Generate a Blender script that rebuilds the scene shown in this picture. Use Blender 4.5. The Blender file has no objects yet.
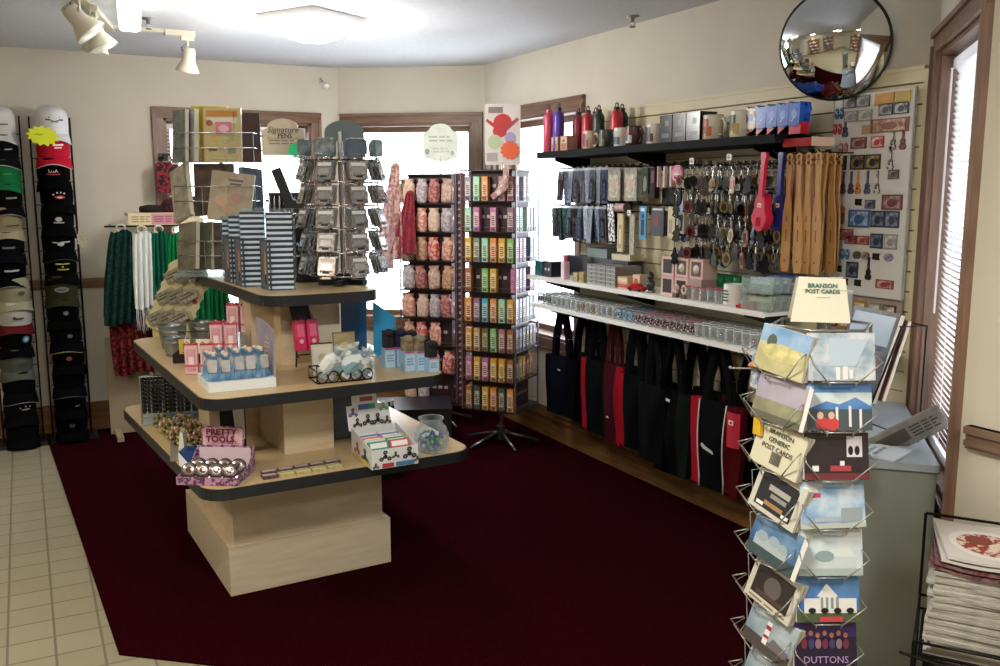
import bpy, math, random
from mathutils import Matrix, Vector
PI = math.pi
SC = bpy.context.scene
COL = SC.collection
random.seed(7)

# ---------------------------------------------------------------- camera, world, exposure, lights
cam_data = bpy.data.cameras.new('camera')
cam_data.sensor_width = 36.0
cam_data.lens = 36.0 * 905.0 / 1000.0
cam_data.clip_start = 0.05
cam = bpy.data.objects.new('camera', cam_data)
COL.objects.link(cam)
cam.location = (0, 0, 1.6)
cam.rotation_euler = (PI / 2 - math.atan(140.0 / 905.0), 0, -math.radians(27.7))
SC.camera = cam

SC.view_settings.view_transform = 'Standard'
SC.view_settings.look = 'None'
SC.view_settings.gamma = 1.0
SC.view_settings.use_curve_mapping = False
SC.view_settings.exposure = 0.1

world = bpy.data.worlds.new('overcast_sky')
SC.world = world
world.use_nodes = True
bg = world.node_tree.nodes['Background']
bg.inputs[0].default_value = (0.86, 0.93, 1.0, 1)
bg.inputs[1].default_value = 9.0


def lamp(name, kind, loc, power, color=(1, 1, 1), size=0.2, rot=(0, 0, 0), spot=None):
    d = bpy.data.lights.new(name, kind)
    d.energy = power
    d.color = color
    if kind == 'AREA':
        d.size = size
    else:
        d.shadow_soft_size = size
    if spot:
        d.spot_size = math.radians(spot)
        d.spot_blend = 0.6
    o = bpy.data.objects.new(name, d)
    COL.objects.link(o)
    o.location = loc
    o.rotation_euler = rot
    return o


WARM = (1.0, 0.86, 0.66)
NEUT = (1.0, 0.94, 0.84)
# the lit ceiling lamp in view, and the shop's other ceiling lamps behind the camera
lamp('ceiling_lamp_light', 'POINT', (1.40, 4.75, 2.12), 36, (1.0, 0.97, 0.92), 0.14)
lamp('rear_lamp_light_a', 'AREA', (0.2, 1.2, 2.44), 58, NEUT, 0.5)
lamp('rear_lamp_light_b', 'AREA', (-1.4, 3.2, 2.44), 38, WARM, 0.5)
lamp('rear_lamp_light_c', 'AREA', (1.2, -0.3, 2.44), 22, NEUT, 0.5)


# ---------------------------------------------------------------- materials
MC = {}


def srgb(h):
    if isinstance(h, str):
        c = [int(h[i:i + 2], 16) / 255 for i in (0, 2, 4)]
        return tuple((x / 12.92 if x < .04045 else ((x + .055) / 1.055) ** 2.4) for x in c) + (1,)
    return tuple(h) + (1,)


def mat(h, rough=0.6, metal=0.0, h2=None, scale=20.0, bump=0.0, stretch=(1, 1, 1), emit=0.0, spec=0.5, detail=3.0, sharp=False):
    key = (h, rough, metal, h2, scale, bump, stretch, emit, spec, detail, sharp)
    if key in MC:
        return MC[key]
    m = bpy.data.materials.new('surface_' + str(h))
    m.use_nodes = True
    nt = m.node_tree
    p = nt.nodes['Principled BSDF']
    p.inputs['Base Color'].default_value = srgb(h)
    p.inputs['Roughness'].default_value = rough
    p.inputs['Metallic'].default_value = metal
    p.inputs['Specular IOR Level'].default_value = spec
    if emit:
        p.inputs['Emission Color'].default_value = srgb(h)
        p.inputs['Emission Strength'].default_value = emit
    if h2 or bump:
        tc = nt.nodes.new('ShaderNodeTexCoord')
        mp = nt.nodes.new('ShaderNodeMapping')
        mp.inputs['Scale'].default_value = stretch
        nz = nt.nodes.new('ShaderNodeTexNoise')
        nz.inputs['Scale'].default_value = scale
        nz.inputs['Detail'].default_value = detail
        nt.links.new(tc.outputs['Object'], mp.inputs[0])
        nt.links.new(mp.outputs[0], nz.inputs['Vector'])
        if h2:
            cr = nt.nodes.new('ShaderNodeValToRGB')
            a, b = (0.49, 0.53) if sharp else (0.36, 0.64)
            cr.color_ramp.elements[0].position = a
            cr.color_ramp.elements[1].position = b
            cr.color_ramp.elements[0].color = srgb(h)
            cr.color_ramp.elements[1].color = srgb(h2)
            nt.links.new(nz.outputs['Fac'], cr.inputs[0])
            nt.links.new(cr.outputs[0], p.inputs['Base Color'])
        if bump:
            bp = nt.nodes.new('ShaderNodeBump')
            bp.inputs['Strength'].default_value = bump
            bp.inputs['Distance'].default_value = 0.01
            nt.links.new(nz.outputs['Fac'], bp.inputs['Height'])
            nt.links.new(bp.outputs[0], p.inputs['Normal'])
    MC[key] = m
    return m


def glass(h='f4fbff', mixf=0.86, rough=0.05):
    """clear thin glass, acrylic or cellophane: mostly see-through with a glossy coat"""
    key = ('glass', h, mixf, rough)
    if key in MC:
        return MC[key]
    m = bpy.data.materials.new('clear_' + h)
    m.use_nodes = True
    nt = m.node_tree
    nt.nodes.clear()
    out = nt.nodes.new('ShaderNodeOutputMaterial')
    tr = nt.nodes.new('ShaderNodeBsdfTransparent')
    tr.inputs[0].default_value = srgb(h)
    gl = nt.nodes.new('ShaderNodeBsdfPrincipled')
    gl.inputs['Base Color'].default_value = srgb(h)
    gl.inputs['Roughness'].default_value = rough
    fr = nt.nodes.new('ShaderNodeLayerWeight')
    fr.inputs[0].default_value = 0.35
    mr = nt.nodes.new('ShaderNodeMapRange')
    mr.inputs['To Min'].default_value = 1 - mixf
    mr.inputs['To Max'].default_value = 0.55
    mx = nt.nodes.new('ShaderNodeMixShader')
    nt.links.new(fr.outputs['Facing'], mr.inputs['Value'])
    nt.links.new(mr.outputs[0], mx.inputs[0])
    nt.links.new(tr.outputs[0], mx.inputs[1])
    nt.links.new(gl.outputs[0], mx.inputs[2])
    nt.links.new(mx.outputs[0], out.inputs[0])
    MC[key] = m
    return m


def translucent(h):
    m = bpy.data.materials.new('translucent_' + h)
    m.use_nodes = True
    nt = m.node_tree
    nt.nodes.clear()
    out = nt.nodes.new('ShaderNodeOutputMaterial')
    df = nt.nodes.new('ShaderNodeBsdfDiffuse')
    tl = nt.nodes.new('ShaderNodeBsdfTranslucent')
    mx = nt.nodes.new('ShaderNodeMixShader')
    df.inputs[0].default_value = srgb(h)
    tl.inputs[0].default_value = srgb(h)
    mx.inputs[0].default_value = 0.45
    nt.links.new(df.outputs[0], mx.inputs[1])
    nt.links.new(tl.outputs[0], mx.inputs[2])
    nt.links.new(mx.outputs[0], out.inputs[0])
    return m


def wood(h1, h2, axis='x', scale=6.0, rough=0.5):
    s = {'x': (1, 9, 9), 'y': (9, 1, 9), 'z': (9, 9, 1)}[axis]
    return mat(h1, rough, 0, h2, scale, 0.05, s, detail=6.0)


def brick_mat(name, c1, c2, mortar, bw, bh, msize, rough=0.5, offset=0.0, rotz=0.0, bump=0.3):
    m = bpy.data.materials.new(name)
    m.use_nodes = True
    nt = m.node_tree
    p = nt.nodes['Principled BSDF']
    p.inputs['Roughness'].default_value = rough
    tc = nt.nodes.new('ShaderNodeTexCoord')
    mp = nt.nodes.new('ShaderNodeMapping')
    mp.inputs['Rotation'].default_value = (0, 0, rotz)
    br = nt.nodes.new('ShaderNodeTexBrick')
    br.offset = offset
    br.inputs['Color1'].default_value = srgb(c1)
    br.inputs['Color2'].default_value = srgb(c2)
    br.inputs['Mortar'].default_value = srgb(mortar)
    br.inputs['Scale'].default_value = 1.0
    br.inputs['Mortar Size'].default_value = msize
    br.inputs['Brick Width'].default_value = bw
    br.inputs['Row Height'].default_value = bh
    nt.links.new(tc.outputs['Object'], mp.inputs[0])
    nt.links.new(mp.outputs[0], br.inputs[0])
    nt.links.new(br.outputs[0], p.inputs['Base Color'])
    bp = nt.nodes.new('ShaderNodeBump')
    bp.inputs['Strength'].default_value = bump
    bp.inputs['Distance'].default_value = 0.003
    bp.invert = True
    nt.links.new(br.outputs['Fac'], bp.inputs['Height'])
    nt.links.new(bp.outputs[0], p.inputs['Normal'])
    return m


# ---------------------------------------------------------------- mesh helpers
def T(x=0, y=0, z=0):
    return Matrix.Translation((x, y, z))


def R(ax, deg):
    return Matrix.Rotation(math.radians(deg), 4, ax)


def rrect(w, h, r, n=4):
    """rounded rectangle outline centred on 0, counter-clockwise"""
    out = []
    for cx, cy, a0 in ((w / 2 - r, h / 2 - r, 0), (-w / 2 + r, h / 2 - r, 90), (-w / 2 + r, -h / 2 + r, 180), (w / 2 - r, -h / 2 + r, 270)):
        for i in range(n + 1):
            a = math.radians(a0 + 90 * i / n)
            out.append((cx + r * math.cos(a), cy + r * math.sin(a)))
    return out


def ell(rx, ry, n=16, a0=0, a1=360, cx=0, cy=0):
    full = (a1 - a0) >= 360
    k = n if full else n + 1
    return [(cx + rx * math.cos(math.radians(a0 + (a1 - a0) * i / n)), cy + ry * math.sin(math.radians(a0 + (a1 - a0) * i / n))) for i in range(k)]


class B:
    def __init__(s):
        s.v, s.f, s.mi, s.sm, s.mats = [], [], [], [], []

    def add(s, vs, fs, m, M=None, smooth=False):
        if m not in s.mats:
            s.mats.append(m)
        k = s.mats.index(m)
        o = len(s.v)
        for p in vs:
            p = Vector(p)
            s.v.append(M @ p if M is not None else p)
        for f in fs:
            s.f.append([i + o for i in f])
            s.mi.append(k)
            s.sm.append(smooth)
        return s

    def box(s, c, d, m, M=None):
        x, y, z = c
        a, b, h = d[0] / 2, d[1] / 2, d[2] / 2
        vs = [(x + i * a, y + j * b, z + k * h) for i in (-1, 1) for j in (-1, 1) for k in (-1, 1)]
        return s.add(vs, [(0, 1, 3, 2), (4, 6, 7, 5), (0, 4, 5, 1), (2, 3, 7, 6), (0, 2, 6, 4), (1, 5, 7, 3)], m, M)

    def rbox(s, c, d, r, m, M=None, axis='z', n=3):
        """box with four rounded edges running along axis"""
        x, y, z = c
        if axis == 'z':
            return s.prism(rrect(d[0], d[1], r, n), -d[2] / 2, d[2] / 2, m, (M or Matrix()) @ T(x, y, z))
        if axis == 'y':
            return s.prism(rrect(d[0], d[2], r, n), -d[1] / 2, d[1] / 2, m, (M or Matrix()) @ T(x, y, z) @ R('X', 90))
        return s.prism(rrect(d[2], d[1], r, n), -d[0] / 2, d[0] / 2, m, (M or Matrix()) @ T(x, y, z) @ R('Y', 90))

    def prism(s, poly, z0, z1, m, M=None, smooth=False, top=None):
        n = len(poly)
        vs = [(p[0], p[1], z0) for p in poly] + [(p[0], p[1], z1) for p in poly]
        s.add(vs, [[(i + 1) % n + n, i + n, i, (i + 1) % n][::-1] for i in range(n)] + [list(range(n))[::-1]], m, M, smooth)
        s.add([(p[0], p[1], z1) for p in poly], [list(range(n))], top or m, M)
        return s

    def plate(s, poly, t, m, M=None, y=0.0, front=None):
        """outline in x,z, thickness t along y, its front face at local y"""
        n = len(poly)
        vs = [(p[0], y, p[1]) for p in poly] + [(p[0], y + t, p[1]) for p in poly]
        s.add(vs, [[i, (i + 1) % n, (i + 1) % n + n, i + n][::-1] for i in range(n)] + [list(range(n, 2 * n))[::-1]], m, M)
        s.add([(p[0], y, p[1]) for p in poly], [list(range(n))], front or m, M)
        return s

    def cyl(s, p0, p1, r, m, n=12, r1=None, cap=True, M=None, smooth=True):
        p0, p1 = Vector(p0), Vector(p1)
        d = (p1 - p0)
        q = d.to_track_quat('Z', 'Y').to_matrix()
        r1 = r if r1 is None else r1
        vs = []
        for c, rr in ((p0, r), (p1, r1)):
            for i in range(n):
                a = 2 * PI * i / n
                vs.append(c + q @ Vector((rr * math.cos(a), rr * math.sin(a), 0)))
        s.add(vs, [(i, (i + 1) % n, (i + 1) % n + n, i + n) for i in range(n)], m, M, smooth)
        if cap:
            s.add(vs, [list(range(n))[::-1], list(range(n, 2 * n))], m, M)
        return s

    def lathe(s, prof, m, n=16, M=None, smooth=True):
        vs, fs = [], []
        for r, z in prof:
            for i in range(n):
                a = 2 * PI * i / n
                vs.append((r * math.cos(a), r * math.sin(a), z))
        for k in range(len(prof) - 1):
            for i in range(n):
                j = (i + 1) % n
                fs.append((k * n + i, k * n + j, (k + 1) * n + j, (k + 1) * n + i))
        return s.add(vs, fs, m, M, smooth)

    def ball(s, c, r, m, sc=(1, 1, 1), n=10, M=None):
        vs, fs = [], []
        h = max(4, n // 2 + 1)
        for k in range(h + 1):
            t = PI * k / h
            for i in range(n):
                a = 2 * PI * i / n
                vs.append((c[0] + r * sc[0] * math.sin(t) * math.cos(a), c[1] + r * sc[1] * math.sin(t) * math.sin(a), c[2] - r * sc[2] * math.cos(t)))
        for k in range(h):
            for i in range(n):
                j = (i + 1) % n
                fs.append((k * n + i, k * n + j, (k + 1) * n + j, (k + 1) * n + i))
        return s.add(vs, fs, m, M, True)

    def tube(s, pts, r, m, n=6, closed=False, M=None):
        pts = [Vector(p) for p in pts]
        N = len(pts)
        vs, fs = [], []
        for k, p in enumerate(pts):
            a = pts[(k - 1) % N] if (closed or k) else p
            b = pts[(k + 1) % N] if (closed or k < N - 1) else p
            d = (b - a)
            if d.length < 1e-9:
                d = Vector((0, 0, 1))
            d.normalize()
            up = Vector((0, 0, 1)) if abs(d.z) < .9 else Vector((1, 0, 0))
            u = d.cross(up).normalized()
            w = u.cross(d)
            for i in range(n):
                t = 2 * PI * i / n
                vs.append(p + r * (math.cos(t) * u + math.sin(t) * w))
        for k in range(N if closed else N - 1):
            q = (k + 1) % N
            for i in range(n):
                j = (i + 1) % n
                fs.append((k * n + i, k * n + j, q * n + j, q * n + i))
        if not closed:
            fs += [list(range(n))[::-1], [(N - 1) * n + i for i in range(n)]]
        return s.add(vs, fs, m, M, True)

    def sheet(s, fn, nu, nv, m, M=None, t=0.0):
        """surface fn(u,v)->point, optionally given a thickness along its normal"""
        P = [[Vector(fn(i / nu, j / nv)) for j in range(nv + 1)] for i in range(nu + 1)]
        vs = [p for row in P for p in row]
        fs = [(i * (nv + 1) + j, (i + 1) * (nv + 1) + j, (i + 1) * (nv + 1) + j + 1, i * (nv + 1) + j + 1) for i in range(nu) for j in range(nv)]
        s.add(vs, fs, m, M, True)
        if t:
            vb = []
            for i in range(nu + 1):
                for j in range(nv + 1):
                    du = P[min(i + 1, nu)][j] - P[max(i - 1, 0)][j]
                    dv = P[i][min(j + 1, nv)] - P[i][max(j - 1, 0)]
                    nn = du.cross(dv)
                    nn = nn.normalized() if nn.length > 1e-9 else Vector((0, 0, 1))
                    vb.append(P[i][j] - nn * t)
            s.add(vb, [f[::-1] for f in fs], m, M, True)
            o = len(vs)
            ring = [i * (nv + 1) for i in range(nu + 1)] + [nu * (nv + 1) + j for j in range(1, nv + 1)] + [i * (nv + 1) + nv for i in range(nu - 1, -1, -1)] + [j for j in range(nv - 1, 0, -1)]
            k = len(ring)
            s.add(vs + vb, [(ring[i], ring[i] + o, ring[(i + 1) % k] + o, ring[(i + 1) % k]) for i in range(k)], m, M)
        return s

    def pic(s, w, h, elems, M=None, y=0.0, x0=0.0, z0=0.0, step=0.0003):
        """flat print on a face looking towards -y; coordinates run 0..1 over w x h from (x0, z0)"""
        yy = y
        for e in elems:
            yy -= step
            if e[0] == 'r':
                _, a, b, c, d, m = e
                q = [(a, b), (c, b), (c, d), (a, d)]
            elif e[0] == 'p':
                q, m = e[1], e[2]
            elif e[0] == 'e':
                q, m = ell(e[3], e[4], 14, cx=e[1], cy=e[2]), e[5]
            elif e[0] == 'l':      # rows of tiny print: l, x0, z0, x1, z1, rows, mat
                _, a, b, c, d, k, m = e
                for i in range(k):
                    zc = b + (d - b) * (i + .5) / k
                    hh = (d - b) / k * .25
                    for u0, u1 in ((a, a + (c - a) * .38), (a + (c - a) * .44, a + (c - a) * .7), (a + (c - a) * .75, c - (c - a) * .12 * (i % 2))):
                        s.add([(x0 + u * w, yy, z0 + v * h) for u, v in ((u0, zc - hh), (u1, zc - hh), (u1, zc + hh), (u0, zc + hh))], [(0, 1, 2, 3)], m, M)
                continue
            s.add([(x0 + u * w, yy, z0 + v * h) for u, v in q], [list(range(len(q)))], m, M)
        return s

    def build(s, name, parent=None, loc=None, rotz=0.0):
        me = bpy.data.meshes.new(name)
        me.from_pydata([tuple(p) for p in s.v], [], s.f)
        for m in s.mats:
            me.materials.append(m)
        me.polygons.foreach_set('material_index', s.mi)
        me.polygons.foreach_set('use_smooth', s.sm)
        me.update()
        o = bpy.data.objects.new(name, me)
        COL.objects.link(o)
        if parent is not None:
            o.parent = parent
        if loc is not None:
            o.location = loc
        o.rotation_euler = (0, 0, math.radians(rotz))
        return o


def tag(o, label, cat, group=None, kind=None):
    o['label'] = label
    o['category'] = cat
    if group:
        o['group'] = group
    elif 'group' in o:
        del o['group']
    if kind:
        o['kind'] = kind
    return o


def thing(name, label, cat, loc=(0, 0, 0), rotz=0, group=None):
    o = bpy.data.objects.new(name, None)
    o.empty_display_size = 0.05
    COL.objects.link(o)
    o.location = loc
    o.rotation_euler = (0, 0, math.radians(rotz))
    return tag(o, label, cat, group)


def dup(root, loc, rot=None, label=None, group=None, scale=None):
    def cp(o, par):
        c = o.copy()
        COL.objects.link(c)
        c.parent = par
        for ch in list(o.children):
            cp(ch, c)
        return c
    r = cp(root, None)
    r.location = loc
    if rot is not None:
        r.rotation_euler = rot if isinstance(rot, tuple) else (0, 0, math.radians(rot))
    if scale:
        r.scale = scale if isinstance(scale, tuple) else (scale,) * 3
    if label:
        r['label'] = label
    if group:
        r['group'] = group
    return r


def struct(b, name, parent=None, loc=None, rotz=0):
    o = b.build(name, parent, loc, rotz)
    o['kind'] = 'structure'
    return o


def text(s, size, m, parent, loc, rot=(90, 0, 0), name='lettering', align='CENTER', bold=0.0, xs=1.0, shear=0.0):
    """raised lettering, a mesh of its own; with rot (90,0,0) it faces -y"""
    cu = bpy.data.curves.new('lettering', 'FONT')
    cu.body = s
    cu.size = size
    cu.align_x = align
    cu.align_y = 'CENTER'
    cu.extrude = 0.0003
    cu.offset = bold
    cu.resolution_u = 2
    cu.shear = shear
    cu.space_line = 0.9
    tmp = bpy.data.objects.new('tmp', cu)
    me = bpy.data.meshes.new_from_object(tmp)
    bpy.data.objects.remove(tmp)
    bpy.data.curves.remove(cu)
    me.name = name
    me.materials.clear()
    me.materials.append(m)
    o = bpy.data.objects.new(name, me)
    COL.objects.link(o)
    o.parent = parent
    o.location = loc
    o.rotation_euler = tuple(math.radians(a) for a in rot)
    o.scale = (xs, 1, 1)
    return o


ORD = ['first', 'second', 'third', 'fourth', 'fifth', 'sixth', 'seventh', 'eighth', 'ninth', 'tenth', 'eleventh', 'twelfth', 'thirteenth', 'fourteenth', 'fifteenth', 'sixteenth', 'seventeenth', 'eighteenth', 'nineteenth', 'twentieth']
BLACK = mat('0c0c0e', 0.45)
WIRE = mat('141414', 0.4, 0.6)
WHITE = mat('e9e8e4', 0.55)
CHROME = mat('c8c8c8', 0.22, 1.0)

# ---------------------------------------------------------------- the room
CEIL = 2.5
M_WALL = mat('cfc8b7', 0.75, h2='cbc3b2', scale=3.0, bump=0.03)
M_CEIL = mat('c9cbd0', 0.85, h2='c3c5cb', scale=30.0, bump=0.1)
M_TRIM = wood('7a5a44', '66472f', 'x', 5.0, 0.45)
M_TRIMZ = wood('8a6d5c', '755a4a', 'z', 5.0, 0.45)
M_RAIL = wood('8a6236', '6d4a26', 'x', 5.0, 0.4)
M_TILE = brick_mat('cream_floor_tile', '9c957e', '968f78', '746e5c', 0.152, 0.152, 0.0045, 0.45, 0.0, math.radians(0))
M_CARPET = mat('2e0810', 1.0, h2='1f0409', scale=160.0, bump=0.3, spec=0.0)

b = B()
b.box((0, 2.5, -0.05), (6.4, 9.0, 0.1), M_TILE)
struct(b, 'floor')
b = B()
b.prism([(0.075, 6.6), (0.05, 6.47), (0.195, 3.24), (0.8, 2.74), (2.0, 1.75), (2.33, 1.61), (3.0, 2.28), (3.0, 5.95), (2.12, 6.6)], 0.0, 0.008, M_CARPET)
o = struct(b, 'floor_carpet')
b = B()
b.box((0, 2.5, CEIL + 0.06), (6.4, 9.0, 0.12), M_CEIL)
struct(b, 'ceiling')

PA, PB_, PC, PD, PE = (2.12, 6.6), (3.0, 5.95), (3.0, 2.28), (2.33, 1.61), (2.33, -1.5)


def seg_frame(p0, p1):
    L = math.hypot(p1[0] - p0[0], p1[1] - p0[1])
    a = math.degrees(math.atan2(p1[1] - p0[1], p1[0] - p0[0]))
    return L, a


def wall(name, p0, p1, holes=(), th=0.16):
    """wall from p0 to p1 with its inner face on that line and the room to its right; holes (s0, s1, z0, z1)"""
    L, a = seg_frame(p0, p1)
    b = B()
    xs = 0.0
    for s0, s1, z0, z1 in holes:
        if s0 > xs:
            b.box(((xs + s0) / 2, th / 2, CEIL / 2), (s0 - xs, th, CEIL), M_WALL)
        if z0 > 0:
            b.box(((s0 + s1) / 2, th / 2, z0 / 2), (s1 - s0, th, z0), M_WALL)
        b.box(((s0 + s1) / 2, th / 2, (z1 + CEIL) / 2), (s1 - s0, th, CEIL - z1), M_WALL)
        xs = s1
    if L > xs:
        b.box(((xs + L) / 2, th / 2, CEIL / 2), (L - xs, th, CEIL), M_WALL)
    return struct(b, name, None, (p0[0], p0[1], 0), a)


def window(name, p0, p1, s0, s1, z0, z1, blind=None, th=0.16, tw=0.075):
    L, a = seg_frame(p0, p1)
    rot = a
    root = thing(name, 'window', 'window', (p0[0], p0[1], 0), rot)
    for k in ('label', 'category'):
        del root[k]
    root['kind'] = 'structure'
    b = B()
    for x0, x1, q0, q1 in ((s0 - tw, s1 + tw, z1, z1 + tw), (s0 - tw, s0, z0 - tw, z1), (s1, s1 + tw, z0 - tw, z1), (s0 - tw, s1 + tw, z0 - tw, z0)):
        mt = M_TRIM if x1 - x0 > q1 - q0 else M_TRIMZ
        b.box(((x0 + x1) / 2, -0.008, (q0 + q1) / 2), (x1 - x0, 0.022, q1 - q0), mt)
        # raised outer bead of the casing
        if mt is M_TRIM:
            zz = q1 - 0.012 if q0 >= z1 else q0 + 0.012
            b.box(((x0 + x1) / 2, -0.024, zz), (x1 - x0, 0.012, 0.02), mt)
        else:
            xx = x0 + 0.012 if x0 < s0 else x1 - 0.012
            b.box((xx, -0.024, (q0 + q1) / 2), (0.02, 0.012, q1 - q0 + 0.05), mt)
    struct(b, 'window_casing', root)
    b = B()                                            # wooden reveal and sash
    for c, d in (((s0 + 0.009, th / 2, (z0 + z1) / 2), (0.018, th, z1 - z0)), ((s1 - 0.009, th / 2, (z0 + z1) / 2), (0.018, th, z1 - z0))):
        b.box(c, d, M_TRIMZ)
    for c, d in ((((s0 + s1) / 2, th / 2, z1 - 0.009), (s1 - s0, th, 0.018)), (((s0 + s1) / 2, th / 2, z0 + 0.009), (s1 - s0, th, 0.018))):
        b.box(c, d, M_TRIM)
    b.box((s0 + 0.035, th - 0.03, (z0 + z1) / 2), (0.04, 0.03, z1 - z0), M_TRIMZ)
    b.box((s1 - 0.035, th - 0.03, (z0 + z1) / 2), (0.04, 0.03, z1 - z0), M_TRIMZ)
    b.box(((s0 + s1) / 2, th - 0.03, z0 + 0.035), (s1 - s0, 0.03, 0.04), M_TRIM)
    b.box(((s0 + s1) / 2, th - 0.03, z1 - 0.035), (s1 - s0, 0.03, 0.04), M_TRIM)
    struct(b, 'window_frame', root)
    b = B()
    b.box(((s0 + s1) / 2, th - 0.03, (z0 + z1) / 2), (s1 - s0 - 0.08, 0.004, z1 - z0 - 0.08), glass('ffffff', 0.96, 0.02))
    struct(b, 'window_pane', root)
    return root


def blind(label, p0, p1, s0, s1, z0, z1, n, tilt, depth=0.07, sw=0.025):
    L, a = seg_frame(p0, p1)
    t = thing('venetian_blind', label, 'window blind', (p0[0], p0[1], 0), a)
    mw = translucent('f0f0f2')
    b = B()
    b.box(((s0 + s1) / 2, depth, z1 - 0.02), (s1 - s0, 0.035, 0.035), mw)
    b.build('headrail', t)
    b = B()
    for i in range(n):
        z = z1 - 0.05 - (z1 - z0 - 0.06) * i / (n - 1)
        b.box((0, 0, 0), (s1 - s0, sw, 0.0012), mw, T((s0 + s1) / 2, depth, z) @ R('X', tilt))
    b.build('slats', t)
    b = B()
    b.cyl((s0 + 0.06, depth - 0.03, z1 - 0.04), (s0 + 0.06, depth - 0.03, z1 - 0.9), 0.004, mw, 6)
    b.build('tilt_wand', t)
    b = B()
    b.box(((s0 + s1) / 2, depth, z0 + 0.006), (s1 - s0, 0.024, 0.012), mw)
    for fx in (0.2, 0.8):
        b.cyl((s0 + (s1 - s0) * fx, depth, z0), (s0 + (s1 - s0) * fx, depth, z1 - .03), 0.001, mw, 4)
    b.build('bottom_rail', t)
    return t


WZ0, WZ1 = 0.66, 2.10
A0 = (-2.6, 6.6)
wall('wall_left', A0, PA, [(2.6 + 0.895, 2.6 + 1.91, WZ0, WZ1)])
LB = seg_frame(PA, PB_)[0]
wall('wall_back', PA, PB_, [(0.09, LB - 0.09, WZ0, WZ1)])
wall('wall_right', PB_, PC, [(0.20, 1.25, WZ0, WZ1)])
LD = seg_frame(PC, PD)[0]
wall('wall_right_angled', PC, PD, [(0.08, 0.87, WZ0, WZ1)])
wall('wall_right_near', PD, PE)
wall('wall_front', PE, (-2.6, -1.5))
wall('wall_far_left', (-2.6, -1.5), A0)
window('window_1', A0, PA, 2.6 + 0.895, 2.6 + 1.91, WZ0, WZ1)
window('window_2', PA, PB_, 0.09, LB - 0.09, WZ0, WZ1)
window('window_3', PB_, PC, 0.20, 1.25, WZ0, WZ1)
window('window_4', PC, PD, 0.08, 0.87, WZ0, WZ1)
blind('white venetian blind in the window behind the cookbook rack', A0, PA, 3.52, 4.485, 1.2, 2.07, 34, 8)
blind('white venetian blind in the tall window beside the magnet board', PC, PD, 0.105, 0.845, 0.69, 2.07, 62, -58, depth=0.055, sw=0.027)

# chair rail and baseboards
def strip(name, p0, p1, s0, s1, z0, z1, m, d=0.02, steps=()):
    L, a = seg_frame(p0, p1)
    b = B()
    b.box(((s0 + s1) / 2, -d / 2, (z0 + z1) / 2), (s1 - s0, d, z1 - z0), m)
    for q0, q1, dd in steps:
        b.box(((s0 + s1) / 2, -dd / 2, (q0 + q1) / 2), (s1 - s0, dd, q1 - q0), m)
    return struct(b, name, None, (p0[0], p0[1], 0), a)


RS = ((0.99, 1.00, 0.03), (1.02, 1.04, 0.034))
strip('trim_left_rail', A0, PA, 0, 2.6 + 0.80, 0.975, 1.04, M_RAIL, 0.022, RS)
strip('trim_near_rail', PD, PE, 0.03, 3.1, 0.89, 0.955, mat('7d6552', 0.5, h2='6b5443', scale=5.0), 0.022, ((0.90, 0.915, .03), (0.935, 0.955, .034)))
BS = ((0.14, 0.155, 0.03), (0.175, 0.20, 0.026))
strip('baseboard_left', A0, PA, 0, 4.72, 0, 0.20, M_RAIL, 0.018, BS)
strip('baseboard_back', PA, PB_, 0, LB, 0, 0.20, M_RAIL, 0.018, BS)
strip('baseboard_right', PB_, PC, 0, 3.67, 0, 0.20, M_RAIL, 0.018, BS)
strip('baseboard_near', PD, PE, 0, 3.1, 0, 0.20, M_RAIL, 0.018, BS)

# ---------------------------------------------------------------- ceiling fittings
M_CREAM = mat('cfcab8', 0.5)
M_BULB = mat('fffaf0', 0.4, emit=9.0)


def track_head(t, x, y, z, yaw, pitch, lit=False, s=1.0):
    """a lamp head on a short arm under the track; x,y,z in the track's frame"""
    h = bpy.data.objects.new('lamp_head', None)
    b = B()
    b.box((x, y, z - 0.012), (0.07, 0.03, 0.024), M_CREAM)
    b.cyl((x, y, z - 0.02), (x, y, z - 0.07), 0.006, M_CREAM)
    b.tube([(x - 0.035, y, z - 0.13), (x - 0.03, y, z - 0.085), (x, y, z - 0.068), (x + 0.03, y, z - 0.085), (x + 0.035, y, z - 0.13)], 0.005, M_CREAM)
    b.tube([(x, y + .01, z - 0.03), (x - 0.03, y + 0.03, z - 0.06), (x - 0.02, y + 0.03, z - 0.09)], 0.003, mat('303030'))
    a = b.build('lamp_arm', t)
    M = T(x, y, z - 0.13) @ R('Z', yaw) @ R('X', pitch)
    b = B()
    b.lathe([(0.0, 0.07 * s), (0.028 * s, 0.07 * s), (0.034 * s, 0.05 * s), (0.036 * s, 0.0), (0.062 * s, -0.05 * s), (0.066 * s, -0.06 * s), (0.062 * s, -0.06 * s)], M_CREAM, 18, M)
    hd = b.build('lamp_head', t)
    b = B()
    b.lathe([(0.062 * s, -0.058 * s), (0.04 * s, -0.066 * s), (0.0, -0.07 * s)], M_BULB if lit else mat('dcd8c8', 0.25), 18, M)
    b.build('bulb', hd)


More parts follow.
